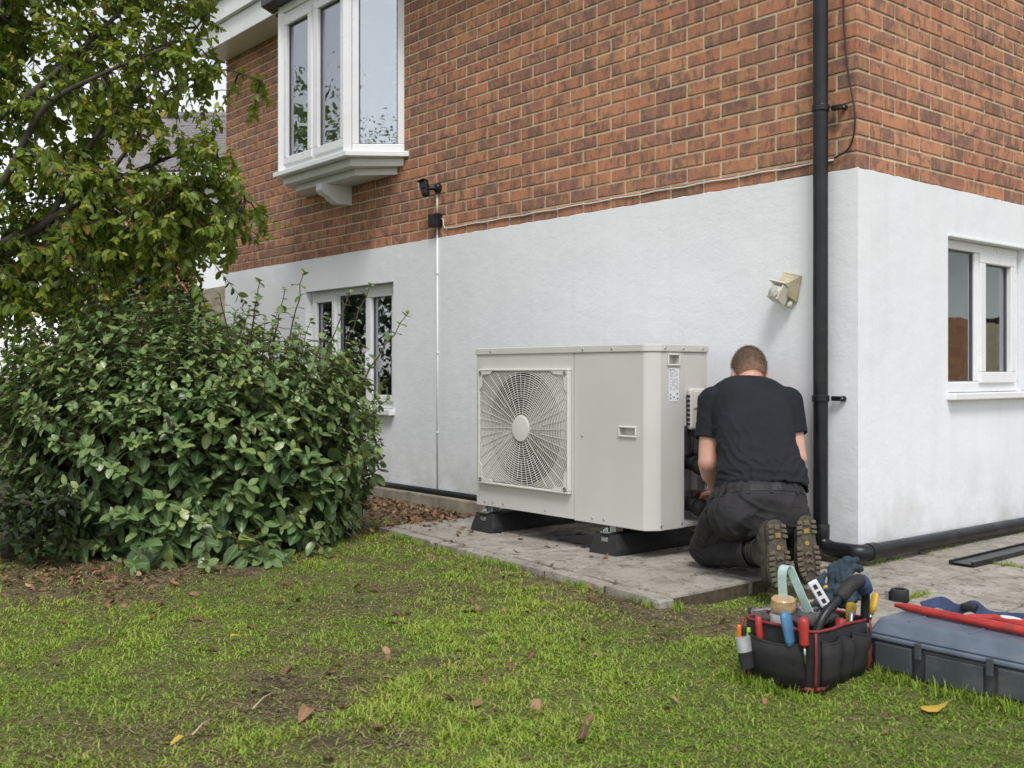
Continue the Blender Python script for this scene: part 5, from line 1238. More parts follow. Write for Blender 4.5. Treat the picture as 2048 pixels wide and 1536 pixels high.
# gloves on top at the far end
e = thing('work_gloves', 'crumpled dark blue work gloves piled at the far end of the tool bag', 'gloves', W(1690, 1190, 3.35))
b = MB(); g0 = W(1682, 1172, 3.34)
for (px, py, d, r) in ((1652, 1204, 3.31, .036), (1688, 1200, 3.31, .040), (1672, 1182, 3.33, .036), (1690, 1160, 3.34, .032), (1648, 1180, 3.34, .030)): b.ball(W(px, py, d), (r, r * .9, r * .7))
for pa, pm, pb, r in (((1688, 1160, 3.34), (1706, 1136, 3.35), (1722, 1138, 3.33), .0125), ((1682, 1158, 3.35), (1694, 1124, 3.36), (1714, 1120, 3.35), .0125), ((1672, 1165, 3.36), (1678, 1128, 3.37), (1694, 1118, 3.37), .012), ((1662, 1168, 3.36), (1660, 1136, 3.37), (1672, 1126, 3.38), .0115), ((1696, 1172, 3.33), (1716, 1160, 3.32), (1724, 1170, 3.31), .0125), ((1648, 1185, 3.33), (1640, 1162, 3.34), (1650, 1148, 3.35), .012), ((1650, 1205, 3.3), (1634, 1192, 3.31), (1628, 1176, 3.32), .0125), ((1702, 1192, 3.31), (1718, 1186, 3.3), (1724, 1198, 3.29), .012)):
    b.caps(W(*pa), r * 1.2, W(*pm), r); b.caps(W(*pm), r, W(*pb), r * .85)
me = blob('cloth', b, .0038, 2); crease(me, .0065, 71, [(tuple(CR), 190, .9, 0), (tuple(UP), 160, .9, .6)]); shift(me, wloc(e)); obj('cloth', me, M['glove'], e)
b = MB(); b.caps(W(1640, 1182, 3.335), .006, W(1652, 1174, 3.32), .006); b.build('cuff_tag', M['yellow'], e, smooth=True)
M['chrome'] = simple('chrome_steel', (.6, .6, .62), .22, .15, 30, metal=1)
e = thing('spanner', 'chrome adjustable spanner lying across the contents of the tool bag', 'spanner', W(1640, 1240, 3.18)); a_, b_ = W(1632, 1244, 3.18), W(1662, 1212, 3.25); mb = MB(); mb.tube([a_, b_], [.006, .008], 8, True, .5); mb.build('shank', M['chrome'], e, smooth=True)
mb = MB(); mb.tube([b_, b_ + (b_ - a_) * .12, b_ + (b_ - a_) * .3], [.013, .019, .012], 10, True, .5); mb.build('jaw', M['chrome'], e, smooth=True)
e = thing('cable_coil', 'coiled black cable heaped in the tool bag below the gloves', 'cable', W(1650, 1230, 3.3)); mb = MB(); c0 = W(1648, 1222, 3.33); rr = random.Random(9)
for k in range(6): mb.tube([c0 + Vector(((.055 - .004 * k) * math.cos(a) + rr.uniform(-.003, .003), (.05 - .003 * k) * math.sin(a), .008 * k - .03 + .006 * math.sin(3 * a + k))) for a in [2 * math.pi * i / 22 for i in range(23)]], .0055, 7)
mb.build('cable', M['black_matte'], e, smooth=True)
e = thing('cloth', 'grimy grey rag stuffed into the front of the tool bag', 'rag', W(1545, 1250, 3.15)); b = MB()
for (px, py, d, r) in ((1522, 1236, 3.2, .035), (1606, 1240, 3.16, .045), (1632, 1240, 3.17, .04), (1655, 1236, 3.2, .035), (1640, 1215, 3.28, .04)): b.ball(W(px, py, d), (r, r * .8, r * .6))
me = blob('cloth', b, .006, 3); crease(me, .009, 81, [(tuple(CR), 110, .9, 0), (tuple(UP), 90, .8, .6)]); shift(me, wloc(e)); M['rag'] = simple('grimy_rag', (.07, .068, .066), .9, .4, 30, bump=.4, bscale=260, dirt=(.04, .04, .04, 1), dirt_amt=.7); obj('fabric', me, M['rag'], e)
# tools in the side pockets
stick('screwdriver', 'red and silver screwdriver in the side pocket nearest the bag handle foot', 'screwdriver', W(1676, 1275, 3.10), W(1683, 1236, 3.12), HP_, M['red'], (.03, .004))
stick('chisel', 'steel chisel standing in the middle side pocket of the tool bag', 'chisel', W(1700, 1262, 3.16), W(1704, 1222, 3.18), [(0, .008), (.3, .009), (.9, .008), (1, .004)], M['tool_steel'], (.03, .005))
stick('screwdriver', 'yellow-handled screwdriver under the handle of the tool bag', 'screwdriver', W(1698, 1250, 3.2), W(1704, 1205, 3.22), HP_, M['yellow'], (.03, .004))
stick('knife', 'yellow and black utility knife at the far corner of the tool bag', 'knife', W(1742, 1228, 3.33), W(1752, 1186, 3.35), [(0, .010), (.4, .012), (.9, .012), (1, .007)], M['yellow'], (.02, .006), None, .6)
stick('pliers', 'black-handled pliers beside the yellow knife in the far side pocket', 'pliers', W(1728, 1232, 3.31), W(1733, 1188, 3.33), [(0, .009), (.5, .010), (.95, .009), (1, .005)], M['black_plastic'], (.02, .006))

# tool box
TX, TY, TZ = .885, -1.405, -.035
tb_ = thing('tool_box', 'grey plastic tool box with ribbed lid lying on the grass beside the tool bag', 'tool box', (TX + .3, TY + .14, TZ))
LX, LY = .60, .285
def tbx(x, y, z): return (TX + x, TY + y, TZ + z)
def frustum(mb, x0, x1, y0, y1, z0, z1, ix0, ix1=None, iy=0):
    ix1 = ix0 if ix1 is None else ix1
    vs = [tbx(x0, y0, z0), tbx(x1, y0, z0), tbx(x1, y1, z0), tbx(x0, y1, z0), tbx(x0 + ix0, y0 + iy, z1), tbx(x1 - ix1, y0 + iy, z1), tbx(x1 - ix1, y1 - iy, z1), tbx(x0 + ix0, y1 - iy, z1)]
    mb.add(vs, [(0, 3, 2, 1), (4, 5, 6, 7), (0, 1, 5, 4), (1, 2, 6, 5), (2, 3, 7, 6), (3, 0, 4, 7)])
mb = MB(); frustum(mb, .015, LX - .015, .02, LY - .015, 0, .104, -.012, None, -.012); mb.build('base', M['box_base'], tb_, bevel=.012, seg=3)
mb = MB(); frustum(mb, .0, LX, .0, LY, .1045, .118, 0, None, 0); mb.build('lid_rim', M['box_lid'], tb_, bevel=.004)
mb = MB(); frustum(mb, .006, LX - .006, .006, LY - .006, .1185, .165, .022, None, .03); lid_ = mb.build('lid', M['box_lid'], tb_, bevel=.010, seg=3)
for x in (.115, .30, .485):
    mb = MB(); mb.box(tbx(x, .0425, .163), tbx(x + .008, LY - .0425, .1685)); mb.build('lid_rib', M['box_lid'], lid_, bevel=.002)
for x0, x1 in ((.03, .15), (.40, .56)):
    mb = MB(); mb.box(tbx(x0, .001, .018), tbx(x1, .012, .098)); mb.build('corner_panel', M['box_base'], tb_, bevel=.006)
mb = MB(); mb.box(tbx(.19, .004, .012), tbx(.36, .009, .09)); mb.build('front_panel', M['box_base'], tb_, bevel=.003)
for x in (.165, .375):
    mb = MB(); mb.box(tbx(x - .004, -.004, .07), tbx(x + .016, .006, .119)); mb.build('latch', M['box_base'], tb_, bevel=.003)
mb = MB(); mb.tube([tbx(-.0, LY * .35, .085), tbx(-.012, LY * .4, .07), tbx(-.012, LY * .6, .07), tbx(.0, LY * .65, .085)], .007, 8); mb.build('end_handle', M['box_base'], tb_, smooth=True)
e = thing('red_bar', 'long red bar tool laid along the lid of the tool box', 'bar tool', (TX + .25, TY + .125, TZ + .167)); zt = TZ + .167
mb = MB(); mb.tube([(TX + .035, TY + .155, zt + .014), (TX + .06, TY + .152, zt + .014), (TX + .50, TY + .118, zt + .0145), (TX + .54, TY + .115, zt + .014)], [.0105, .0125, .0135, .012], 14); mb.build('body', M['red'], e, auto=50)
mb = MB(); mb.tube([(TX + .035, TY + .155, zt + .014), (TX + .01, TY + .157, zt + .0135)], [.009, .006], 10); mb.build('end_cap', M['red'], e, auto=50)
e = thing('hand_tool', 'red and clear-windowed hand tool lying behind the red bar on the tool box', 'hand tool', (TX + .35, TY + .2, zt))
b = MB(); b.caps((TX + .24, TY + .175, zt + .013), .011, (TX + .30, TY + .2, zt + .016), .015); b.caps((TX + .30, TY + .2, zt + .016), .015, (TX + .42, TY + .185, zt + .015), .014); b.caps((TX + .30, TY + .2, zt + .016), .012, (TX + .37, TY + .24, zt + .013), .011)
me = blob('body', b, .004, 3); shift(me, wloc(e)); obj('body', me, M['red'], e)
mb = MB(); mb.ball((TX + .345, TY + .2, zt + .026), (.035, .014, .006), None, 14, 8); mb.build('window', M['white_plastic'], e, smooth=True)
e = thing('webbing_belt', 'crumpled navy and black webbing belt lying on the back of the tool box lid', 'belt', (TX + .2, TY + .22, zt)); mb = MB()
pts = smooth_path([(TX + .07, TY + .205, zt + .012), (TX + .12, TY + .23, zt + .03), (TX + .17, TY + .225, zt + .016), (TX + .22, TY + .235, zt + .034), (TX + .27, TY + .232, zt + .012), (TX + .36, TY + .238, zt + .02), (TX + .43, TY + .225, zt + .03), (TX + .47, TY + .22, zt + .013)], 6)
vs = []
for i, p in enumerate(pts):
    t_ = (pts[min(i + 1, len(pts) - 1)] - pts[max(i - 1, 0)]).normalized(); w = Vector((.1, .55, .83)).normalized() * .019; w = w - t_ * w.dot(t_); q = t_.cross(w).normalized() * .002
    vs += [p - w - q, p + w - q, p + w + q, p - w + q]
mb.add(vs, [(i * 4 + k, i * 4 + (k + 1) % 4, (i + 1) * 4 + (k + 1) % 4, (i + 1) * 4 + k) for i in range(len(pts) - 1) for k in range(4)]); mb.build('webbing', M['blue_strap'], e)
mb = MB(); mb.box((TX + .19, TY + .21, zt + .02), (TX + .235, TY + .245, zt + .042)); mb.build('buckle', M['black_matte'], e, bevel=.006)
mb = MB(); mb.ball((TX + .44, TY + .225, zt + .014), (.035, .022, .014), None, 14, 8); mb.build('pouch', M['blue_strap'], e, smooth=True)
# tape roll on the paving
e = thing('tape_roll', 'black tape roll with a grey clip standing on the patio behind the tools', 'tape roll', (.53, -.60, 0)); Mq = Matrix.Translation((.535, -.585, .002))
mb = MB(); prof = [(.02, 0), (.032, 0), (.034, .003), (.034, .044), (.032, .047), (.02, .047)]
vs = []; m_ = 28
for r, z in prof:
    for k in range(m_): a = 2 * math.pi * k / m_; vs.append(Mq @ Vector((r * math.cos(a), r * math.sin(a), z)))
mb.add(vs, [(i * m_ + k, i * m_ + (k + 1) % m_, ((i + 1) % 6) * m_ + (k + 1) % m_, ((i + 1) % 6) * m_ + k) for i in range(6) for k in range(m_)]); mb.build('roll', M['black_matte'], e, auto=40)
mb = MB(); mb.box((.488, -.612, .004), (.505, -.585, .04)); mb.tube(smooth_path([(.49, -.6, .03), (.465, -.61, .02), (.44, -.6, .006)], 4), .004, 6); mb.build('clip', M['tool_steel'], e, bevel=.003)
# black plastic trim board left on the patio
e = thing('plastic_trim', 'length of black plastic trim lying on the patio along the gable wall', 'trim length', (.33, 1.2, 0))
mb = MB(); mb.box((.283, .30, .006), (.375, 2.25, .014)); mb.build('board', M['black_plastic'], e, bevel=.002)
mb = MB(); mb.box((.375, .30, .005), (.388, 2.25, .026)); mb.build('lip', M['black_plastic'], e, bevel=.002)
mb = MB(); mb.box((.272, .30, .005), (.2828, 2.25, .022)); mb.build('lip', M['black_plastic'], e, bevel=.002)
# ------------------------------------------------------------------ foliage tools
def leaf_material(name, stops, back, rough=.42, transl=.22, vein=True):
    """stops: colour over a random value per leaf; thin, slightly translucent"""
    t = NT(name); at = t.node('ShaderNodeAttribute'); at.attribute_name = 'tint'; sp = t.node('ShaderNodeSeparateColor'); t.l.new(at.outputs['Color'], sp.inputs[0])
    oi = t.node('ShaderNodeObjectInfo').outputs['Random']
    r = t.math('ADD', sp.outputs[0], t.math('MULTIPLY', t.math('SUBTRACT', oi, .5), .12))
    c = t.ramp(r, stops)
    if vein: c = t.mix(t.ramp(sp.outputs[1], [(.78, 0), (.95, .55)]), c, tuple(min(1, x * 1.8 + .02) for x in stops[2][1]))
    c = t.mix(t.ramp(t.noise(60, 3, .6), [(.45, 0), (.8, .35)]), c, tuple(x * .55 for x in stops[0][1]))
    geo = t.node('ShaderNodeNewGeometry'); c = t.mix(geo.outputs['Backfacing'], c, t.mix(.5, c, back))
    t.base(c); t.rough(rough); t.b.inputs['Specular IOR Level'].default_value = .5
    tr = t.node('ShaderNodeBsdfTranslucent'); t.l.new(t.mix(1.0, c, (1.0, 1.0, .35), 'MULTIPLY'), tr.inputs['Color'])
    mx = t.node('ShaderNodeMixShader'); mx.inputs[0].default_value = transl; t.l.new(t.b.outputs[0], mx.inputs[1]); t.l.new(tr.outputs[0], mx.inputs[2]); t.l.new(mx.outputs[0], t.o.inputs['Surface']); return t.m
def leaf_template(wid, fold, curl, tip=.25, serr=0.0, seed=0, rows=(0, .10, .32, .62, .88, 1.0)):
    """leaf of length 1 along y, normal z; returns verts, quads and midrib weight"""
    rr = random.Random(seed); V = []; mid = []
    for k, s in enumerate(rows):
        w = wid * (math.sin(math.pi * min(1, s ** .88)) ** .62) * (1 - .12 * s) if 0 < s < 1 else 0.0
        if s > .9: w *= (1 - tip)
        z = -curl * s * s + .02 * math.sin(s * 9 + seed)
        jl = w * (1 + rr.uniform(-serr, serr)); jr = w * (1 + rr.uniform(-serr, serr))
        V += [(-jl, s, z + fold * jl), (0, s, z), (jr, s, z + fold * jr)]; mid += [0, 1, 0]
    F = []
    for k in range(len(rows) - 1):
        b = k * 3; F += [(b, b + 1, b + 4, b + 3), (b + 1, b + 2, b + 5, b + 4)]
    return np.array(V), np.array(F), np.array(mid, float)
def leaf_frames(pos, dirs, nrm):
    d = dirs / np.linalg.norm(dirs, axis=1)[:, None]; n_ = nrm - d * np.sum(nrm * d, 1)[:, None]; ln = np.linalg.norm(n_, axis=1)
    bad = ln < 1e-4; n_[bad] = np.cross(d[bad], [1, 0, .3]); n_ /= np.linalg.norm(n_, axis=1)[:, None]; x = np.cross(d, n_); return np.stack([x, d, n_], 2)
def leaf_mass(name, templates, pos, dirs, nrm, size, tint, m, parent, org, top=0):
    """joins leaves into one part; the `top` largest in the picture become parts of their own"""
    Rm = leaf_frames(pos, dirs, nrm); N = len(pos); which = RNG.integers(0, len(templates), N)
    v = pos - np.array(CAM); f = v @ np.array(CF); u = (v @ np.array(CR)) / np.maximum(f, .1) * FPX + 1024; w = HORIZON - v[:, 2] / np.maximum(f, .1) * FPX
    score = size / np.maximum(f, .3) * (.35 + np.abs(np.einsum('ij,ij->i', Rm[:, :, 2], v / np.linalg.norm(v, axis=1)[:, None]))); score[(u < 0) | (u > 2048) | (w < 0) | (w > 1536) | (f < .3)] = 0
    return Rm, which, score, u, w, f
def leaf_build(name, templates, pos, dirs, nrm, size, tint, m, parent, top=0, rank=None, part='leaf'):
    Rm, which, score, u, w, f = leaf_mass(name, templates, pos, dirs, nrm, size, tint, m, parent, None)
    org = np.array(wloc(parent)); N = len(pos); keep = np.ones(N, bool)
    if top:
        sc = score if rank is None else score * rank
        idx = np.argsort(-sc)[:top]; keep[idx] = False
        tm = []
        for ti, (V, F, mid) in enumerate(templates):
            lst = []
            for q in np.linspace(.08, .92, 5): lst.append(np_mesh(part, V, F, np.stack([np.full(len(V), q), mid, mid * 0], 1), True)); lst[-1].materials.append(m)
            tm.append(lst)
        for i in idx:
            o = bpy.data.objects.new(part, tm[which[i]][min(4, int(tint[i] * 5))]); COL.objects.link(o); o.parent = parent
            o.matrix_local = Matrix([[Rm[i, 0, 0] * size[i], Rm[i, 0, 1] * size[i], Rm[i, 0, 2] * size[i], pos[i, 0] - org[0]], [Rm[i, 1, 0] * size[i], Rm[i, 1, 1] * size[i], Rm[i, 1, 2] * size[i], pos[i, 1] - org[1]], [Rm[i, 2, 0] * size[i], Rm[i, 2, 1] * size[i], Rm[i, 2, 2] * size[i], pos[i, 2] - org[2]], [0, 0, 0, 1]])
    Vs, Fs, Cs, b = [], [], [], 0
    for ti, (V, F, mid) in enumerate(templates):
        s = np.where(keep & (which == ti))[0]
        if not len(s): continue
        P = np.einsum('nij,vj->nvi', Rm[s], V) * size[s][:, None, None] + (pos[s] - org)[:, None, :]
        Vs.append(P.reshape(-1, 3)); k = len(V); Fs.append((F[None] + (np.arange(len(s)) * k)[:, None, None]).reshape(-1, 4) + b); b += len(s) * k
        Cs.append(np.stack([np.repeat(tint[s], k), np.tile(mid, len(s)), np.zeros(len(s) * k)], 1))
    o = obj(name, np_mesh(name, np.concatenate(Vs), np.concatenate(Fs), np.concatenate(Cs), True), m, parent); tag(o, kind='stuff'); return o
def rnd_unit(n_): q = RNG.normal(0, 1, (n_, 3)); return q / np.linalg.norm(q, axis=1)[:, None]
def grow(p0, p1, bend_, n_=7, jit=.02):
    """curved shoot from p0 to p1"""
    p0 = np.array(p0); p1 = np.array(p1); s = np.linspace(0, 1, n_)[:, None]; L = np.linalg.norm(p1 - p0)
    c = (p0 + p1) / 2 + np.array(bend_) * L; P = (1 - s) ** 2 * p0 + 2 * s * (1 - s) * c + s * s * p1
    P[1:-1] += RNG.normal(0, jit * L, (n_ - 2, 3)); return P
M['bark'] = simple('grey_brown_bark', (.055, .048, .036), .9, .35, 18, bump=.7, bscale=70, dirt=(.09, .11, .04, 1), dirt_amt=.5)
M['red_stem'] = simple('reddish_shoot', (.10, .055, .03), .6, .35, 30, dirt=(.13, .14, .04, 1), dirt_amt=.6)

# ------------------------------------------------------------------ glossy evergreen shrub in front of the long wall
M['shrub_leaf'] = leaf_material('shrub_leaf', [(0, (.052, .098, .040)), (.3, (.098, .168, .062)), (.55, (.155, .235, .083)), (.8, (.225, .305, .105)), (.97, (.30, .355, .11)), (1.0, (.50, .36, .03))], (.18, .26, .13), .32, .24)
SB = Vector(CW(-1.74, 5.72, -.06))
shrub = thing('shrub', 'large glossy green shrub with red shoots standing before the white wall', 'shrub', SB)
def shrub_surface(nu):
    """points on a lumpy dome wider than tall, in camera-aligned axes about the base"""
    out = []
    while len(out) < nu:
        a = RNG.uniform(0, 2 * math.pi); z = RNG.uniform(-.05, 1.0); out.append((a, z))
    a = np.array([o_[0] for o_ in out]); z = np.array([o_[1] for o_ in out]); return a, z
def dome(a, z, k=1.0):
    prof = np.interp(z, [-.05, .08, .25, .45, .65, .82, .93, 1.0], [.78, .86, .93, 1.0, .98, .82, .55, .12])
    lump = .84 + .34 * (vnoise(np.stack([np.cos(a) * 1.3, np.sin(a) * 1.3, z * 1.6], 1), 1.7, 41, 3))
    r = np.cos(a) * 1.02 * prof * lump * k; f = np.sin(a) * .78 * prof * lump * k
    h = z * 1.37 * (1 - .10 * np.clip(np.cos(a), 0, 1)) * (.90 + .2 * (lump - .84)) * k + .02
    return np.array(SB)[None] + np.array(CR)[None] * r[:, None] + np.array(CF)[None] * f[:, None] + np.array([0, 0, 1.0])[None] * h[:, None]
stems = MB(); LP, LD, LN, LS, LT = [], [], [], [], []
def leafy(P, n_leaf, size, start=.35, up=.6, whorl=True, tint=(.0, .85)):
    """leaves in near-opposite pairs along the outer part of a shoot, a whorl at the tip"""
    m = len(P); d_end = P[-1] - P[-2]; d_end = d_end / np.linalg.norm(d_end)
    spots = list(np.linspace(start, .97, n_leaf // 2)); ph = RNG.uniform(0, 6.28)
    for k, s in enumerate(spots):
        x = s * (m - 1); i = min(m - 2, int(x)); p = P[i] + (P[i + 1] - P[i]) * (x - i); t_ = P[i + 1] - P[i]; t_ /= np.linalg.norm(t_)
        e1 = np.cross(t_, [.1, .2, 1.0]); e1 /= np.linalg.norm(e1) + 1e-9; e2 = np.cross(t_, e1); ph += 1.57 + RNG.uniform(-.3, .3)
        for sg in (0, math.pi):
            o_ = e1 * math.cos(ph + sg) + e2 * math.sin(ph + sg); dd = o_ * RNG.uniform(.75, 1.1) + t_ * RNG.uniform(.15, .75) + np.array([0, 0, RNG.uniform(-.75, .15)])
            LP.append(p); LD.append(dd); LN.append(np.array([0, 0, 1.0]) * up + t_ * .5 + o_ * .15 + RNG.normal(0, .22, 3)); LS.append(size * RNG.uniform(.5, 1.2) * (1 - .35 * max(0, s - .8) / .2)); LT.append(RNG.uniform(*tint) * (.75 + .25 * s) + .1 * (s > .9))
    if whorl:
        for k in range(3):
            a = ph + k * 2.09 + RNG.uniform(-.3, .3); e1 = np.cross(d_end, [.1, .2, 1.0]); e1 /= np.linalg.norm(e1) + 1e-9; e2 = np.cross(d_end, e1); o_ = e1 * math.cos(a) + e2 * math.sin(a)
            LP.append(P[-1]); LD.append(o_ * .8 + d_end * RNG.uniform(.3, .9)); LN.append(d_end * .8 + np.array([0, 0, .5])); LS.append(size * RNG.uniform(.35, .7)); LT.append(RNG.uniform(.45, .95))
a, z = shrub_surface(700); tips = dome(a, z, 1.0)
roots = np.array(SB)[None] + RNG.normal(0, .13, (len(tips), 3)) * np.array([1, 1, 0])
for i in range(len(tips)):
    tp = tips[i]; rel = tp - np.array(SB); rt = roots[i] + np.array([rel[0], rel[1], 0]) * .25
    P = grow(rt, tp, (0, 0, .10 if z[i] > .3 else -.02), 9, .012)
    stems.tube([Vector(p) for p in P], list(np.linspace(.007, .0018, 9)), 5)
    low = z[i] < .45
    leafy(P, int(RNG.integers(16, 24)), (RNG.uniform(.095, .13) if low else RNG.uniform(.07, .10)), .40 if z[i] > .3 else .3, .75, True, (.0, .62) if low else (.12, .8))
a, z = shrub_surface(900); k_ = z > .5; a = a[k_]; z = z[k_]; tips = dome(a, z, .99)     # finer growth closes the upper crown
for i in range(len(tips)):
    P = grow(np.array(SB) + (tips[i] - np.array(SB)) * .62, tips[i] + RNG.normal(0, .03, 3), (0, 0, .04), 6, .02); leafy(P, 12, RNG.uniform(.055, .085), .25, .75, True, (.2, .9))
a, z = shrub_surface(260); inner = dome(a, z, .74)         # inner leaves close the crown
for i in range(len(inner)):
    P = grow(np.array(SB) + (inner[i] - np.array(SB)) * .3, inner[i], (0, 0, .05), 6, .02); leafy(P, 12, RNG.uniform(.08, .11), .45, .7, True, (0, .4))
# long upright shoots that stand above the dome

for (px, py, d, bx, by) in ((608, 545, 5.35, 560, 760), (815, 628, 5.5, 700, 800), (700, 585, 5.6, 620, 800), (740, 570, 5.75, 660, 780), (520, 562, 5.4, 500, 700), (345, 575, 5.3, 400, 720), (250, 575, 5.4, 330, 760), (120, 600, 5.5, 210, 760), (440, 590, 5.2, 470, 740), (655, 640, 5.2, 590, 840), (775, 800, 5.45, 660, 900), (60, 640, 5.6, 150, 800), (180, 580, 5.7, 240, 720), (755, 905, 5.3, 640, 960), (400, 560, 5.9, 420, 700), (570, 580, 5.9, 540, 720)):
    p1 = np.array(W(px, py, d)); p0 = np.array(W(bx, by, d + .05)); P = grow(p0, p1, (0, 0, .03), 9, .008); stems.tube([Vector(p) for p in P], list(np.linspace(.006, .0022, 9)), 5); leafy(P, 18, .062, .15, .8, True, (.35, .95))
for k in range(95):                                        # young shoots all over the crown top
    aa = np.array([RNG.uniform(0, 6.28)]); zz_ = np.array([RNG.uniform(.62, 1.0)]); p0 = dome(aa, zz_, .93)[0]; od = p0 - np.array(SB); od[2] *= .4; od /= np.linalg.norm(od) + 1e-6
    p1 = p0 + od * RNG.uniform(.02, .14) + np.array([0, 0, RNG.uniform(.08, .22)]); P = grow(p0, p1, (0, 0, .03), 7, .012); stems.tube([Vector(p) for p in P], list(np.linspace(.0035, .0016, 7)), 5); leafy(P, 14, RNG.uniform(.045, .065), .1, .8, True, (.4, .97))
# low skirts touching the lawn
for k in range(34):
    px = RNG.uniform(20, 690); py = 1070 + RNG.uniform(-45, 35) + (25 if 250 < px < 650 else 0); d = .93 * FPX / (max(py, 1060) + 25 - HORIZON); p1 = np.array(W(px, py, d)); p0 = np.array(SB) + (p1 - np.array(SB)) * .35; p0[2] = .12
    P = grow(p0, p1, (0, 0, .12), 7, .015); stems.tube([Vector(p) for p in P], list(np.linspace(.006, .0024, 7)), 5); leafy(P, 16, RNG.uniform(.10, .135), .35, .9, True, (0, .55))
stems.build('stems', M['red_stem'], shrub, smooth=True)
shrub_leaves = [leaf_template(.33, .22, .16, .2, .05, 1), leaf_template(.30, .35, .28, .25, .06, 2), leaf_template(.36, .12, .10, .15, .05, 3), leaf_template(.31, -.12, .32, .2, .08, 4)]
LT_ = np.clip(np.array(LT), 0, .96); LT_[RNG.random(len(LT_)) < .006] = 1.0; LT_ = np.clip(LT_ + RNG.normal(0, .1, len(LT_)) * (LT_ < .97), 0, 1)
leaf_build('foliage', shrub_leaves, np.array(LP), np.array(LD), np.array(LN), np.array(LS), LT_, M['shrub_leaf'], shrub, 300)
mb = MB()
for k in range(7):
    p = Vector(SB) + Vector((RNG.normal(0, .12), RNG.normal(0, .12), -.03)); mb.tube([p, p + Vector((RNG.normal(0, .12), RNG.normal(0, .12), .3)), p + Vector((RNG.normal(0, .3), RNG.normal(0, .3), .75))], [.022, .016, .008], 7)
mb.build('trunk', M['bark'], shrub, smooth=True)

# ------------------------------------------------------------------ yellowing garden tree at the left
M['tree_leaf'] = leaf_material('tree_leaf', [(0, (.075, .12, .016)), (.3, (.14, .205, .022)), (.6, (.22, .29, .03)), (.85, (.34, .36, .04)), (.97, (.42, .31, .035)), (1.0, (.34, .17, .05))], (.15, .2, .05), .45, .45)
TB = Vector(CW(-3.25, 5.75, -.06))
tree = thing('tree', 'leafy yellow-green tree reaching over from the lawn edge toward the house', 'tree', TB)
limb = MB(); axes = []                                   # limb polylines to hang twigs on
def add_limb(pts, r0, r1, n_=6):
    P = smooth_path([Vector(p) for p in pts], n_); m = len(P); limb.tube(P, list(np.linspace(r0, r1, m) * .62), 9); axes.append((np.array([tuple(p) for p in P]), np.linspace(r0, r1, m))); return P
fork = CW(-3.05, 5.75, .85)
add_limb([TB, CW(-3.2, 5.76, .4), fork], .10, .075)
add_limb([fork, W(-20, 520, 5.7), W(95, 445, 5.7), W(200, 375, 5.75), W(300, 330, 5.8), W(400, 290, 5.85)], .058, .010)
add_limb([fork, W(-60, 480, 5.5), W(20, 340, 5.45), W(90, 215, 5.4), W(200, 150, 5.35), W(330, 95, 5.4)], .05, .009)
add_limb([fork, W(-80, 460, 5.6), W(-20, 260, 5.6), W(60, 190, 5.65), W(150, 110, 5.7), W(250, 10, 5.7), W(330, -120, 5.7)], .05, .012)
add_limb([fork, W(-10, 530, 6.0), W(120, 490, 6.1), W(250, 460, 6.2), W(370, 440, 6.3), W(450, 425, 6.35)], .045, .008)
add_limb([W(95, 445, 5.7), W(180, 290, 5.75), W(260, 190, 5.8), W(340, 120, 5.85), W(420, 20, 5.9)], .028, .008)
add_limb([W(200, 375, 5.75), W(290, 250, 5.8), W(340, 180, 5.85), W(440, 140, 6.0), W(520, 160, 6.1)], .02, .005)
add_limb([fork, W(-180, 300, 5.5), W(-160, 50, 5.5), W(-60, -200, 5.5)], .05, .014)
add_limb([fork, CW(-3.6, 6.0, 1.6), CW(-4.1, 6.3, 2.5), CW(-4.3, 6.4, 3.3)], .06, .014)
add_limb([W(-20, 260, 5.6), W(-10, 60, 5.6), W(40, -120, 5.6), W(130, -330, 5.6)], .03, .01)
add_limb([W(300, 330, 5.8), W(360, 380, 5.75), W(430, 370, 5.75), W(490, 400, 5.75)], .012, .004)
LP, LD, LN, LS, LT = [], [], [], [], []
def inside_crown(px, py):
    """outline of the crown in the view, so that gaps stay where the photograph has them"""
    edge = np.interp(py, [-400, -100, 0, 40, 90, 130, 200, 260, 330, 420, 480, 540, 580, 620], [420, 440, 420, 430, 432, 445, 450, 455, 470, 475, 470, 400, 330, 230])
    return px < edge
twigs = MB(); pts_all = np.concatenate([a_[0] for a_ in axes]); cnt = 0; tries = 0
cl = []
while cnt < 1100 and tries < 20000:
    tries += 1; px = RNG.uniform(-620, 480); py = RNG.uniform(-420, 640); d = RNG.uniform(5.3, 6.5)
    if not inside_crown(px, py): continue
    if RNG.random() < .65 and not (-30 < px): continue
    if py < -20 and RNG.random() < .6: continue
    if py > 380 and d < 5.5 and RNG.random() < .75: continue
    g_ = float(vnoise(np.array([[px / 95, py / 95, d * 1.5]]), 1.0, 61, 2)[0])
    if g_ < .40 and py < 350: continue
    cl.append((px, py, d)); cnt += 1
for (px, py, d) in ((505, 180, 6.3), (540, 210, 6.35), (480, 140, 6.2), (520, 155, 6.3), (500, 240, 6.3), (465, 330, 6.0), (470, 350, 5.9), (500, 420, 6.1), (530, 455, 6.1), (480, 450, 6.0), (445, 60, 5.9), (430, 150, 5.9), (440, 250, 5.9), (425, 500, 5.9), (370, 545, 5.8), (330, 540, 5.8), (300, 480, 5.9), (350, 460, 6.0), (400, 440, 6.0), (440, 470, 6.0), (380, 500, 6.1), (280, 530, 6.0), (420, 400, 6.0), (330, 420, 6.1), (240, 560, 6.1), (200, 520, 6.0), (450, 390, 6.1), (410, 530, 6.1), (150, 380, 5.05), (40, 350, 5.0), (170, 410, 5.0), (30, 200, 5.0), (220, 90, 5.1), (20, 110, 5.1)): cl.append((px, py, d))
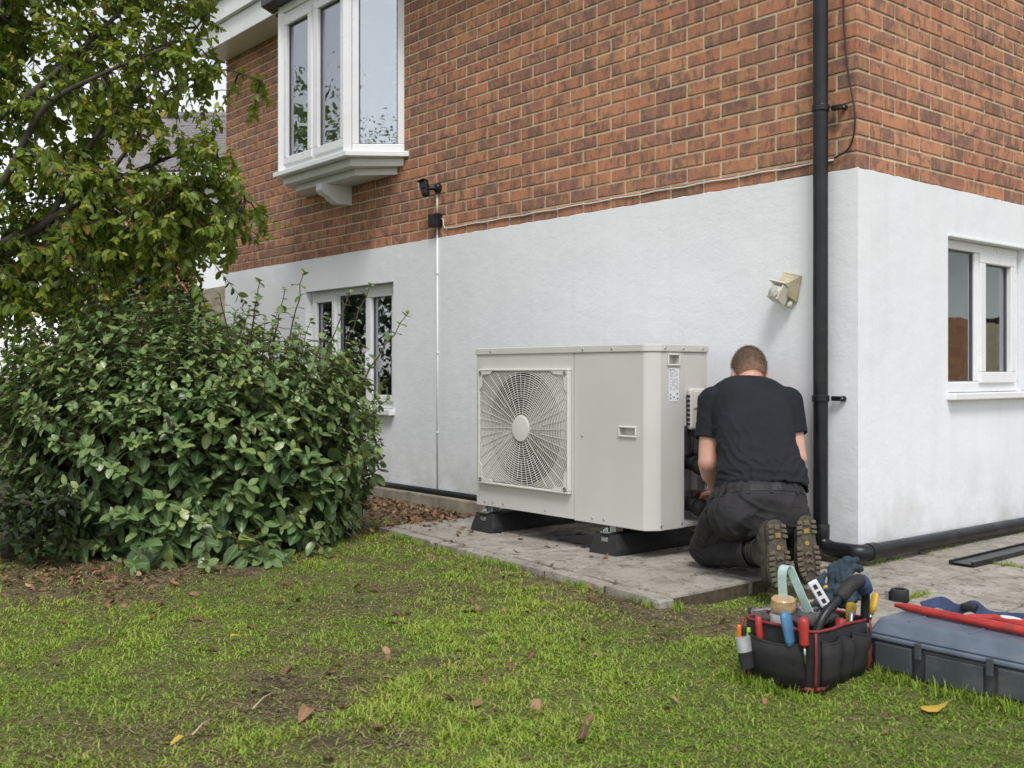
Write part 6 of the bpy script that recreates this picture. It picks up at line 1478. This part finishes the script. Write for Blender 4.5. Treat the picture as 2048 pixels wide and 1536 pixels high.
for (px, py, d) in cl:
    p1 = np.array(W(px, py, d)); j = np.argmin(np.sum((pts_all - p1) ** 2, 1) + np.where(pts_all[:, 2] < .7, 9, 0)); p0 = pts_all[j]; L = np.linalg.norm(p1 - p0)
    P = grow(p0, p1, (RNG.normal(0, .08), RNG.normal(0, .08), RNG.uniform(.0, .14)), 8, .02); twigs.tube([Vector(p) for p in P], list(np.linspace(.004 + .006 * min(L, 1), .0016, 8)), 4)
    big = py > 240; yel = .12 + (.18 if py < 300 else .0) + (RNG.uniform(0, .25))
    for q in range(2 if L > .3 else 1):
        if q: p2 = p1 + RNG.normal(0, .16, 3); P = grow(P[4], p2, (0, 0, .05), 6, .02); twigs.tube([Vector(p) for p in P], list(np.linspace(.003, .0014, 6)), 4)
        leafy(P, int(RNG.integers(14, 22)), RNG.uniform(.052, .076) if big else RNG.uniform(.042, .062), .3, .55, True, (max(0, yel - .15), yel + .42))
limb.build('trunk', M['bark'], tree, smooth=True); twigs.build('twigs', M['bark'], tree, smooth=True)
R4 = (0, .16, .5, .84, 1.0)
tree_leaves = [leaf_template(.29, .2, .22, .3, .05, 5, R4), leaf_template(.26, .3, .35, .35, .06, 6, R4), leaf_template(.31, -.1, .2, .3, .08, 7, R4)]
LT_ = np.clip(np.array(LT), 0, .93); k_ = RNG.random(len(LT_)); LT_[k_ < .035] = .97; LT_[k_ < .010] = 1.0
dl = np.array(LD); dl[:, 2] -= .35
leaf_build('crown', tree_leaves, np.array(LP), dl, np.array(LN), np.array(LS), LT_, M['tree_leaf'], tree, 260)
# ------------------------------------------------------------------ grass, fallen leaves, litter
t = NT('grass_blade'); at = t.node('ShaderNodeAttribute'); at.attribute_name = 'tint'
t.base(at.outputs['Color']); t.rough(.55); t.b.inputs['Specular IOR Level'].default_value = .3
tr = t.node('ShaderNodeBsdfTranslucent'); t.l.new(at.outputs['Color'], tr.inputs['Color']); mx = t.node('ShaderNodeMixShader'); mx.inputs[0].default_value = .3
t.l.new(t.b.outputs[0], mx.inputs[1]); t.l.new(tr.outputs[0], mx.inputs[2]); t.l.new(mx.outputs[0], t.o.inputs['Surface']); M['grass'] = t.m
def on_paving(x, y, g=.0):
    pf = -1.245 + (x + .08) * -.083
    return ((x > -2.39) & (x < -.065) & (y > pf - g)) | ((x > .30) & (y > -1.03 - g)) | ((x > -.05) & (y > -.60 - g)) | (y > -.06)
def in_box(x, y): return ((x > BX0 - .0) & (x < BX1 + .0) & (y > BY0 - .0) & (y < BY1)) | ((x > TX + .02) & (x < TX + LX - .02) & (y > TY + .03) & (y < TY + LY))
N = 510000
d = RNG.uniform(2.0, 6.6, N); lat = RNG.uniform(-.68, .66, N) * d
x = CAM.x + CR.x * lat + CF.x * d; y = CAM.y + CR.y * lat + CF.y * d
sm = soil_mask(x, y); P2 = np.stack([x, y], 1); tuft = vnoise(P2, 9, 91, 3); patch = vnoise(P2, 1.6, 92, 3)
dens = np.clip(1.2 - sm * .95, .12, 1) * np.clip(.35 + 1.6 * (tuft - .22), .15, 1)
keep = (RNG.random(N) < dens) & ~on_paving(x, y) & ~in_box(x, y)
extra = on_paving(x, y) & (RNG.random(N) < .0)
x, y, sm, tuft, patch, d = [q[keep] for q in (x, y, sm, tuft, patch, d)]; n_ = len(x); z = ground_z(x, y) - .004
lush = np.clip((tuft - .45) * 3, 0, 1) * np.clip((patch - .35) * 3, 0, 1)
Lb = RNG.uniform(.012, .030, n_) * (.75 + .8 * lush) * (1 - .3 * sm); Lb *= np.where(RNG.random(n_) < .02, 1.9, 1)
ha = RNG.uniform(0, 2 * math.pi, n_) + (vnoise(P2[keep], 3, 93, 2) - .5) * 3; lean = RNG.uniform(.7, 1.9, n_) * (1 - .25 * lush)
hd = np.stack([np.cos(ha), np.sin(ha), np.zeros(n_)], 1); sd = np.stack([-np.sin(ha), np.cos(ha), np.zeros(n_)], 1)
wv = RNG.uniform(.0013, .0026, n_)[:, None] * (1 + (d[:, None] - 2.2) * .10)
p0 = np.stack([x, y, z], 1); upv = np.array([0, 0, 1.0])[None]; cl_, sl = np.cos(lean)[:, None], np.sin(lean)[:, None]
p1 = p0 + (upv * np.cos(lean * .5)[:, None] + hd * np.sin(lean * .5)[:, None]) * (Lb * .5)[:, None]; curl = RNG.uniform(.2, .9, n_)[:, None]
p2 = p1 + (upv * (cl_ - curl * .3) + hd * (sl + curl * .2)) * (Lb * .5)[:, None] + sd * RNG.normal(0, .004, n_)[:, None]
V = np.stack([p0 - sd * wv, p0 + sd * wv, p1 + sd * wv * .85, p1 - sd * wv * .85, p2 + sd * wv * .15, p2 - sd * wv * .15], 1).reshape(-1, 3)
b = (np.arange(n_) * 6)[:, None]; F = np.concatenate([b + np.array([[0, 1, 2, 3]]), b + np.array([[3, 2, 4, 5]])], 0)
pal = np.array([(.12, .19, .026), (.19, .295, .036), (.265, .385, .046), (.34, .44, .06), (.38, .41, .095), (.42, .35, .18)])
yel = np.clip(RNG.normal(.40, .17, n_) + (patch - .5) * .7 - sm * .0 + RNG.normal(0, .06, n_), 0, .80); yel = np.where(RNG.random(n_) < .05 + .22 * sm, RNG.uniform(.8, 1, n_), yel)
yi = yel * 4.999; i0 = yi.astype(int); fr_ = (yi - i0)[:, None]; colr = pal[i0] * (1 - fr_) + pal[np.minimum(i0 + 1, 5)] * fr_
o = obj('grass', np_mesh('grass', V, F, np.repeat(colr, 6, 0)), M['grass']); tag(o, 'short uneven grass covering the lawn', 'grass', kind='stuff')
# flattened dead thatch over the worn turf
N = 120000; d = RNG.uniform(2.0, 6.2, N); lat = RNG.uniform(-.66, .6, N) * d; x = CAM.x + CR.x * lat + CF.x * d; y = CAM.y + CR.y * lat + CF.y * d; sm = soil_mask(x, y)
keep = (RNG.random(N) < .22 + .75 * sm) & ~on_paving(x, y) & ~in_box(x, y); x, y = x[keep], y[keep]; n_ = len(x); ha = RNG.uniform(0, 6.283, n_); p0 = np.stack([x, y, ground_z(x, y) + RNG.uniform(.0, .006, n_)], 1)
hd = np.stack([np.cos(ha), np.sin(ha), RNG.uniform(-.05, .25, n_)], 1); sd = np.stack([-np.sin(ha), np.cos(ha), RNG.uniform(-.3, .3, n_)], 1); Lb = RNG.uniform(.008, .032, n_)[:, None]; wv = RNG.uniform(.0008, .0024, n_)[:, None]
V = np.stack([p0 - sd * wv, p0 + sd * wv, p0 + hd * Lb + sd * wv * .6, p0 + hd * Lb - sd * wv * .6], 1).reshape(-1, 3); F = np.arange(len(V)).reshape(-1, 4)
tp = np.array([(.09, .065, .04), (.17, .125, .075), (.27, .21, .12), (.36, .29, .17), (.20, .22, .055)]); o = obj('thatch', np_mesh('thatch', V, F, np.repeat(tp[RNG.integers(0, 5, n_)], 4, 0)), M['grass']); tag(o, 'dead brown thatch lying on the worn turf', 'thatch', kind='stuff')
# longer tufts against the paving edge, boxes and shrub foot
tx, ty = [], []
for k in range(170):
    xx = RNG.uniform(-2.3, -.1); tx.append(xx); ty.append(pad_front(xx) - RNG.uniform(.0, .05))
for k in range(60): tx.append(-.06 + RNG.uniform(0, .05)); ty.append(RNG.uniform(-1.25, -.75))
for k in range(150): xx = RNG.uniform(.6, 1.5); tx.append(xx); ty.append((BY0 - RNG.uniform(.02, .07)) if xx < BX1 + .02 else TY - RNG.uniform(.0, .06))
for k in range(60): tx.append(RNG.uniform(.3, 1.5)); ty.append(-1.05 + RNG.uniform(-.03, .01))
for k in range(170): q = W(RNG.uniform(150, 740), RNG.uniform(1085, 1150), 1); dd = .925 / ((q - CAM).z * -1); tx.append(CAM.x + (q - CAM).x * dd); ty.append(CAM.y + (q - CAM).y * dd)
tx = np.array(tx); ty = np.array(ty); k_ = 9; x = np.repeat(tx, k_) + RNG.normal(0, .008, len(tx) * k_); y = np.repeat(ty, k_) + RNG.normal(0, .008, len(tx) * k_)
keep = ~on_paving(x, y, -.03) & (vnoise(np.stack([x, y], 1), 6, 44, 2) > .47); x = x[keep]; y = y[keep]; n_ = len(x); z = ground_z(x, y) - .004
Lb = RNG.uniform(.018, .05, n_); ha = RNG.uniform(0, 2 * math.pi, n_); lean = RNG.uniform(.1, .9, n_); hd = np.stack([np.cos(ha), np.sin(ha), np.zeros(n_)], 1); sd = np.stack([-np.sin(ha), np.cos(ha), np.zeros(n_)], 1); wv = RNG.uniform(.0012, .0022, n_)[:, None]
p0 = np.stack([x, y, z], 1); p1 = p0 + (upv * np.cos(lean * .5)[:, None] + hd * np.sin(lean * .5)[:, None]) * (Lb * .5)[:, None]; p2 = p1 + (upv * np.cos(lean * 1.5)[:, None] + hd * np.sin(lean * 1.5)[:, None]) * (Lb * .5)[:, None]
V = np.stack([p0 - sd * wv, p0 + sd * wv, p1 + sd * wv * .85, p1 - sd * wv * .85, p2 + sd * wv * .15, p2 - sd * wv * .15], 1).reshape(-1, 3); b = (np.arange(n_) * 6)[:, None]; F = np.concatenate([b + np.array([[0, 1, 2, 3]]), b + np.array([[3, 2, 4, 5]])], 0)
yi = np.clip(RNG.normal(.34, .2, n_), 0, .8) * 4.999; i0 = yi.astype(int); fr_ = (yi - i0)[:, None]; colr = pal[i0] * (1 - fr_) + pal[np.minimum(i0 + 1, 5)] * fr_
o = obj('edge_grass', np_mesh('edge_grass', V, F, np.repeat(colr, 6, 0)), M['grass']); tag(o, 'longer grass tufts along the paving edge and shrub', 'grass', kind='stuff')
# weeds and moss in the patio joints
jx, jy = [], []
for k in range(420):
    c_ = RNG.integers(0, 4)
    if c_ == 0: jx.append(RNG.uniform(.05, .5)); jy.append(-.203)
    elif c_ == 1: jx.append(.53 + RNG.normal(0, .005)); jy.append(RNG.uniform(-.6, -.2))
    elif c_ == 2: jx.append(.025 + RNG.uniform(0, .06)); jy.append(RNG.uniform(.0, 1.6))
    else: jx.append(RNG.uniform(.1, 1.0)); jy.append(.487)
x = np.repeat(jx, 5) + RNG.normal(0, .006, 2100); y = np.repeat(jy, 5) + RNG.normal(0, .006, 2100); keep = vnoise(np.stack([x, y], 1), 5, 17, 2) > .5; x = x[keep]; y = y[keep]; n_ = len(x)
p0 = np.stack([x, y, np.full(n_, -.006)], 1); dv = rnd_unit(n_); dv[:, 2] = np.abs(dv[:, 2]) + .2; Lb = RNG.uniform(.008, .03, n_)[:, None]; sd = np.cross(dv, rnd_unit(n_)); sd /= np.linalg.norm(sd, axis=1)[:, None]
V = np.stack([p0 - sd * .0015, p0 + sd * .0015, p0 + dv * Lb + sd * .0012, p0 + dv * Lb - sd * .0012], 1).reshape(-1, 3); F = np.arange(len(V)).reshape(-1, 4)
o = obj('joint_weeds', np_mesh('joint_weeds', V, F, np.repeat(pal[RNG.integers(1, 5, n_)], 4, 0)), M['grass']); tag(o, 'small weeds growing in the patio joints', 'weeds', kind='stuff')

# dry leaves
M['dry_leaf'] = leaf_material('dry_leaf', [(0, (.07, .035, .02)), (.3, (.14, .075, .04)), (.55, (.22, .12, .06)), (.75, (.33, .19, .10)), (.9, (.42, .28, .16)), (1, (.55, .38, .05))], (.28, .17, .10), .7, .1)
dl_t = [leaf_template(.27, .5, .5, .3, .12, 11), leaf_template(.30, -.3, -.4, .3, .15, 12), leaf_template(.24, .7, .25, .35, .12, 13), leaf_template(.32, .3, .8, .3, .15, 14)]
n_ = 2600; x = np.concatenate([RNG.uniform(-6.4, -2.3, 2000), RNG.uniform(-2.35, -.7, 60), RNG.uniform(-5.0, -2.2, 380), RNG.uniform(-2.3, 1.2, 160), RNG.normal(-2.15, .3, 260)]); y = np.concatenate([-.1 - np.abs(RNG.normal(0, .4, 2000)), RNG.uniform(-1.1, -.1, 60), RNG.uniform(-2.6, -.9, 380), RNG.uniform(-3.0, -1.2, 160), RNG.normal(-2.72, .22, 260)])
ok = ~in_box(x, y); x = x[ok]; y = y[ok]; n_ = len(x); pv = on_paving(x, y) & (y < -.06); z = np.where(pv, .006, ground_z(x, y) + RNG.uniform(.003, .02, n_)); pos = np.stack([x, y, z], 1)
dv = rnd_unit(n_); dv[:, 2] *= .2; nv = rnd_unit(n_) * .45 + np.array([0, 0, 1.0]); lt = thing('leaf_litter', 'brown leaf litter along the wall foot and under the shrub', 'leaf litter', (-3, -.6, 0)); lt['kind'] = 'stuff'
leaf_build('dry_leaves', dl_t, pos, dv, nv, RNG.uniform(.022, .05, n_), np.clip(RNG.normal(.4, .22, n_), 0, .95), M['dry_leaf'], lt)
def gpt(px, py):
    q = W(px, py, 1.0) - CAM; k = (.87 + .045) / -q.z; xx, yy = CAM.x + q.x * k, CAM.y + q.y * k; return Vector((xx, yy, gz(xx, yy) + .018))
FL = [(620, 1420, .075, .72, 'long orange-brown curled leaf lying on the lawn left of centre front'), (742, 1456, .06, .45, 'dull brown leaf on the lawn close below the orange curled leaf'), (657, 1520, .06, .30, 'purplish brown leaf at the bottom edge of the lawn'), (1075, 1408, .05, .80, 'pale pinkish brown leaf on open grass below the paving corner'), (885, 1402, .05, .35, 'dark curled leaf on the lawn, left of a light brown one'), (940, 1420, .05, .62, 'light brown leaf on the lawn beside a dark curled one'), (797, 1257, .055, .33, 'dark folded brown leaf on the grass in front of the paving pad'), (951, 1226, .045, .84, 'tan leaf on the grass just in front of the paving pad'), (460, 1276, .04, 1.0, 'bright yellow leaf on the lawn below the shrub'), (1157, 1484, .05, .12, 'almost black leaf on the lawn near the bottom edge'), (765, 1366, .05, .86, 'pale tan leaf on worn turf in the middle of the lawn'), (228, 1208, .06, .5, 'brown leaf on the lawn just below the shrub'), (370, 1480, .04, 1.0, 'small yellow leaf on the bare patch of the lawn'), (1840, 1422, .07, .95, 'pale yellowish leaf on the grass in front of the tool box'), (115, 1320, .05, .15, 'dark leaf at the left side of the lawn'), (590, 1207, .05, .4, 'brown leaf on the grass close to the foot of the shrub')]
lm = [[np_mesh('fallen_leaf', tv_, tf_, np.stack([np.full(len(tv_), q), md, md * 0], 1), True) for q in (0, 0)] for tv_, tf_, md in []]
for i, (px, py, s, ti, lab) in enumerate(FL):
    tv_, tf_, md = dl_t[i % 4]; me = np_mesh('fallen_leaf', tv_, tf_, np.stack([np.full(len(tv_), ti), md, md * 0], 1), True); me.materials.append(M['dry_leaf'])
    o = bpy.data.objects.new('fallen_leaf', me); COL.objects.link(o); o.location = gpt(px, py); o.scale = (s, s, s); o.rotation_euler = (random.uniform(-.3, .3), random.uniform(-.3, .3), random.uniform(0, 6.28)); tag(o, lab, 'leaf', 'fallen leaves on the lawn')
# straws and twigs
M['straw'] = simple('dry_straw', (.48, .40, .26), .8, .2, 20)
for (a_, b_, r, lab) in (((505, 1422), (546, 1388), .0022, 'pale dry straw lying on the bare patch of the lawn'), ((385, 1475), (425, 1440), .002, 'bent dry stem lying left of the yellow leaf on the lawn')):
    p0, p1 = gpt(*a_), gpt(*b_); mb = MB(); mb.tube([p0, p0.lerp(p1, .5) + UP * .008, p1], r, 6); o = mb.build('straw', M['straw'], None, smooth=True); tag(o, lab, 'straw')
# ------------------------------------------------------------------ neighbouring house and hedge behind the garden
NB = CW(rpx(390, 17.5), 17.5, -.1)
nb = thing('neighbour_house', 'neighbouring brick house with grey tiled roof seen behind the tree', 'house', NB, YAW)
def nx(px): return rpx(px, 17.5) - rpx(390, 17.5)
def nz(py): return .97 + (HORIZON - py) / FPX * 17.5
mb = MB(); mb.box((nx(130), .05, 0), (nx(385), 4, nz(352))); mb.build('brick_wall', M['mortar'], nb, local=True)
V = []; F = []; C = []; bi = 0
x0_, x1_ = nx(255), nx(385); r = 0
tn = brick_template('brick', .215, .06, .065, 5); co0 = get_co(tn).copy(); fs0 = [tuple(p.vertices) for p in tn.polygons]; bpy.data.meshes.remove(tn)
for r in range(int((nz(352)) / .075)):
    x = x0_ - (.1125 if r % 2 else 0)
    while x < x1_ - .1:
        V += (co0 + np.array([x + .1075, .03, r * .075 + .04])).tolist(); F += [tuple(bi + k for k in f) for f in fs0]; C += [random.random()] * len(co0); bi += len(co0); x += .225
me = bpy.data.meshes.new('brickwork'); me.from_pydata(V, [], F); a_ = me.attributes.new('tint', 'FLOAT_COLOR', 'POINT'); c4 = np.zeros((len(V), 4), np.float32); c4[:, 0] = C; a_.data.foreach_set('color', c4.ravel())
o = obj('brickwork', me, M['brick_orange'], nb); tag(o, kind='stuff')
mb = MB(); mb.box((nx(388), .0, 0), (nx(640), 4, nz(352))); mb.build('rendered_wall', M['render'], nb, local=True)
mb = MB(); mb.prism([(nx(120), -.3, nz(350)), (nx(120), 2.4, nz(350) + 1.55), (nx(120), 2.4, nz(350) + 1.47), (nx(120), -.3, nz(350) - .08)], (nx(660) - nx(120), 0, 0)); mb.prism([(nx(120), 2.4, nz(350) + 1.55), (nx(120), 4.6, nz(350)), (nx(120), 4.6, nz(350) - .08), (nx(120), 2.4, nz(350) + 1.47)], (nx(660) - nx(120), 0, 0)); rf = mb.build('roof', M['grey_tile'], nb, local=True)
# plain tiles laid in overlapping courses
tl = MB(); tl.box((-.082, 0, 0), (.082, .27, .014)); tm_ = tl.mesh('roof_tile'); tm_.materials.append(M['grey_tile']); pitch = math.atan2(1.55, 2.7); course = .155; nc = int(math.hypot(1.55, 2.7) / course)
for c in range(nc - 1):
    s = c * course; y = -.3 + s * math.cos(pitch); z = nz(350) + s * math.sin(pitch) + .012
    x = nx(300) + (.085 if c % 2 else 0)
    while x < nx(462):
        o = bpy.data.objects.new('roof_tile', tm_); COL.objects.link(o); o.parent = rf; o.location = (x, y - .02, z + random.uniform(0, .006)); o.rotation_euler = (pitch - .045, 0, random.uniform(-.02, .02)); x += .17
mb = MB(); mb.tube([(nx(120), 2.4, nz(350) + 1.57), (nx(660), 2.4, nz(350) + 1.57)], .09, 10); mb.build('ridge', M['grey_tile'], rf, smooth=True, local=True)
mb = MB(); mb.box((nx(120), -.34, nz(350) - .16), (nx(660), -.28, nz(350) - .02)); mb.build('fascia_board', M['white_board'], nb, local=True)
# low garden wall between the gardens, its coping sloping
gw = thing('garden_wall', 'low weathered garden wall with sloping coping beside the far house', 'wall', CW(rpx(420, 12), 12, -.1), YAW)
mb = MB(); mb.prism([(-1.2, 0, 0), (.9, 0, 0), (.9, 0, 2.1), (-1.2, 0, 1.72)], (0, .2, 0)); mb.build('masonry', M['concrete'], gw, local=True)
# hedges that close the garden: dense small-leaved masses
M['hedge_leaf'] = leaf_material('hedge_leaf', [(0, (.018, .03, .010)), (.3, (.03, .05, .014)), (.6, (.05, .08, .02)), (.85, (.08, .11, .025)), (1, (.16, .15, .04))], (.05, .08, .03), .5, .25, False)
R3 = (0, .3, .72, 1.0)
hl = [leaf_template(.26, .2, .2, .3, .05, 8, R3), leaf_template(.3, .1, .3, .3, .05, 9, R3)]
def hedge(name, label, c, half, n_, size, tint, axis, cat='hedge'):
    """c base centre, half = half extents (along axis, across, height)"""
    e = thing(name, label, cat, c); ax = Vector(axis).normalized(); ay = Vector((-ax.y, ax.x, 0))
    q = RNG.uniform(-1, 1, (n_, 3)); q[:, 2] = (q[:, 2] + 1) / 2
    s = np.sign(q) * np.abs(q) ** .45; lump = .75 + .5 * vnoise(q * np.array([half[0], half[1], half[2]]), 1.1, 77 + int(c[0] * 3), 3)
    P = np.array(c)[None] + np.array(ax)[None] * (s[:, 0] * half[0])[:, None] + np.array(ay)[None] * (s[:, 1] * half[1] * lump)[:, None] + np.array([0, 0, 1.0])[None] * (s[:, 2] * half[2] * lump)[:, None]
    leaf_build('foliage', hl, P, rnd_unit(n_) + np.array([0, 0, -.2]), rnd_unit(n_) * .8 + np.array([0, 0, .8]), RNG.uniform(.7, 1.25, n_) * size, np.clip(RNG.normal(tint, .22, n_), 0, 1), M['hedge_leaf'], e)
    mb = MB(); m_ = max(4, int(half[0] * 2.2))
    for k in range(m_):
        b0 = Vector(c) + ax * (half[0] * (2 * (k + .5) / m_ - 1)); mb.tube([b0, b0 + Vector((random.uniform(-.1, .1), random.uniform(-.1, .1), half[2] * .5)), b0 + Vector((random.uniform(-.3, .3), random.uniform(-.3, .3), half[2] * .85))], [.04, .03, .01], 6)
    mb.build('stems', M['bark'], e, smooth=True); return e
hedge('hedge', 'dark evergreen hedge along the far side of the garden behind the shrub', CW(-4.75, 8.6, -.1), (2.0, .55, 2.05), 10000, .075, .22, CR)
hedge('undergrowth', 'dark leafy undergrowth at the foot of the tree beside the shrub', CW(-2.62, 5.15, -.08), (.55, .35, .42), 2600, .05, .25, CR, 'undergrowth')

# trees and a house outside the frame that show in the window panes
def garden_tree(label, c, h, r, n_, size, tint):
    e = thing('garden_tree', label, 'tree', c); mb = MB(); c = Vector(c); mb.tube([c, c + Vector((.1, .1, h * .3)), c + Vector((0, .2, h * .7))], [.2, .15, .06], 10)
    for k in range(9):
        a = k * 2.4; b0 = c + Vector((0, 0, h * (.3 + .05 * k))); mb.tube([b0, b0 + Vector((math.cos(a) * r * .5, math.sin(a) * r * .5, h * .12)), b0 + Vector((math.cos(a) * r * .9, math.sin(a) * r * .9, h * .2))], [.07, .04, .015], 7)
    mb.build('trunk', M['bark'], e, smooth=True)
    cc = rnd_unit(90) * np.array([r, r, h * .36]) * RNG.uniform(.45, 1.0, (90, 1)) + np.array(c) + np.array([0, 0, h * .62]); P = cc[RNG.integers(0, 90, n_)] + RNG.normal(0, .32, (n_, 3))
    leaf_build('crown', hl, P, rnd_unit(n_) + np.array([0, 0, -.3]), rnd_unit(n_) * .8 + np.array([0, 0, .7]), RNG.uniform(.7, 1.2, n_) * size, np.clip(RNG.normal(tint, .2, n_), 0, 1), M['tree_leaf'], e)
garden_tree('tall tree across the lawn, seen only as a reflection in the bay window', (-14.5, -9.2, -.1), 8.2, 2.6, 7000, .125, .4)
garden_tree('smaller tree beyond the lawn, mirrored low in the bay window panes', (-10.6, -7.4, -.1), 5.4, 1.7, 4200, .10, .5)
garden_tree('dark tree behind the lawn, mirrored in the lower window of the long wall', (-13.5, -5.2, -.1), 6.0, 2.4, 4600, .14, .15)
garden_tree('tree behind the viewer, mirrored low in the angled pane of the bay window', (6.5, -11.4, -.1), 6.9, 1.9, 5600, .085, .35)
op = thing('opposite_house', 'brick and white house across the patio, mirrored in the gable window', 'house', (4.5, 10.2, -.1), R_(-8))
mb = MB(); mb.box((-.3, 0, 0), (4, 3, 1.75)); mb.build('brick_wall', M['brick_orange'], op, local=True)
for k in range(18): mb = MB(); mb.box((-3 + k * .15, -.02 + .012 * (k % 2), .02), (-2.856 + k * .15, .01 + .012 * (k % 2), 1.62 + .03 * (k % 3))); mb.build('fence_board', M['beige'], op, local=True)
mb = MB(); mb.box((-3, 0.01, 1.751), (4, 3, 3.4)); mb.build('rendered_wall', M['render'], op, local=True)
mb = MB(); mb.prism([(-3.2, -.4, 3.3), (4.2, -.4, 3.3), (4.2, 1.5, 4.6), (-3.2, 1.5, 4.6)], (0, .05, .12)); mb.prism([(-3.2, 3.4, 3.3), (4.2, 3.4, 3.3), (4.2, 1.56, 4.6), (-3.2, 1.56, 4.6)], (0, .05, .12)); mb.build('roof', M['grey_tile'], op, local=True)
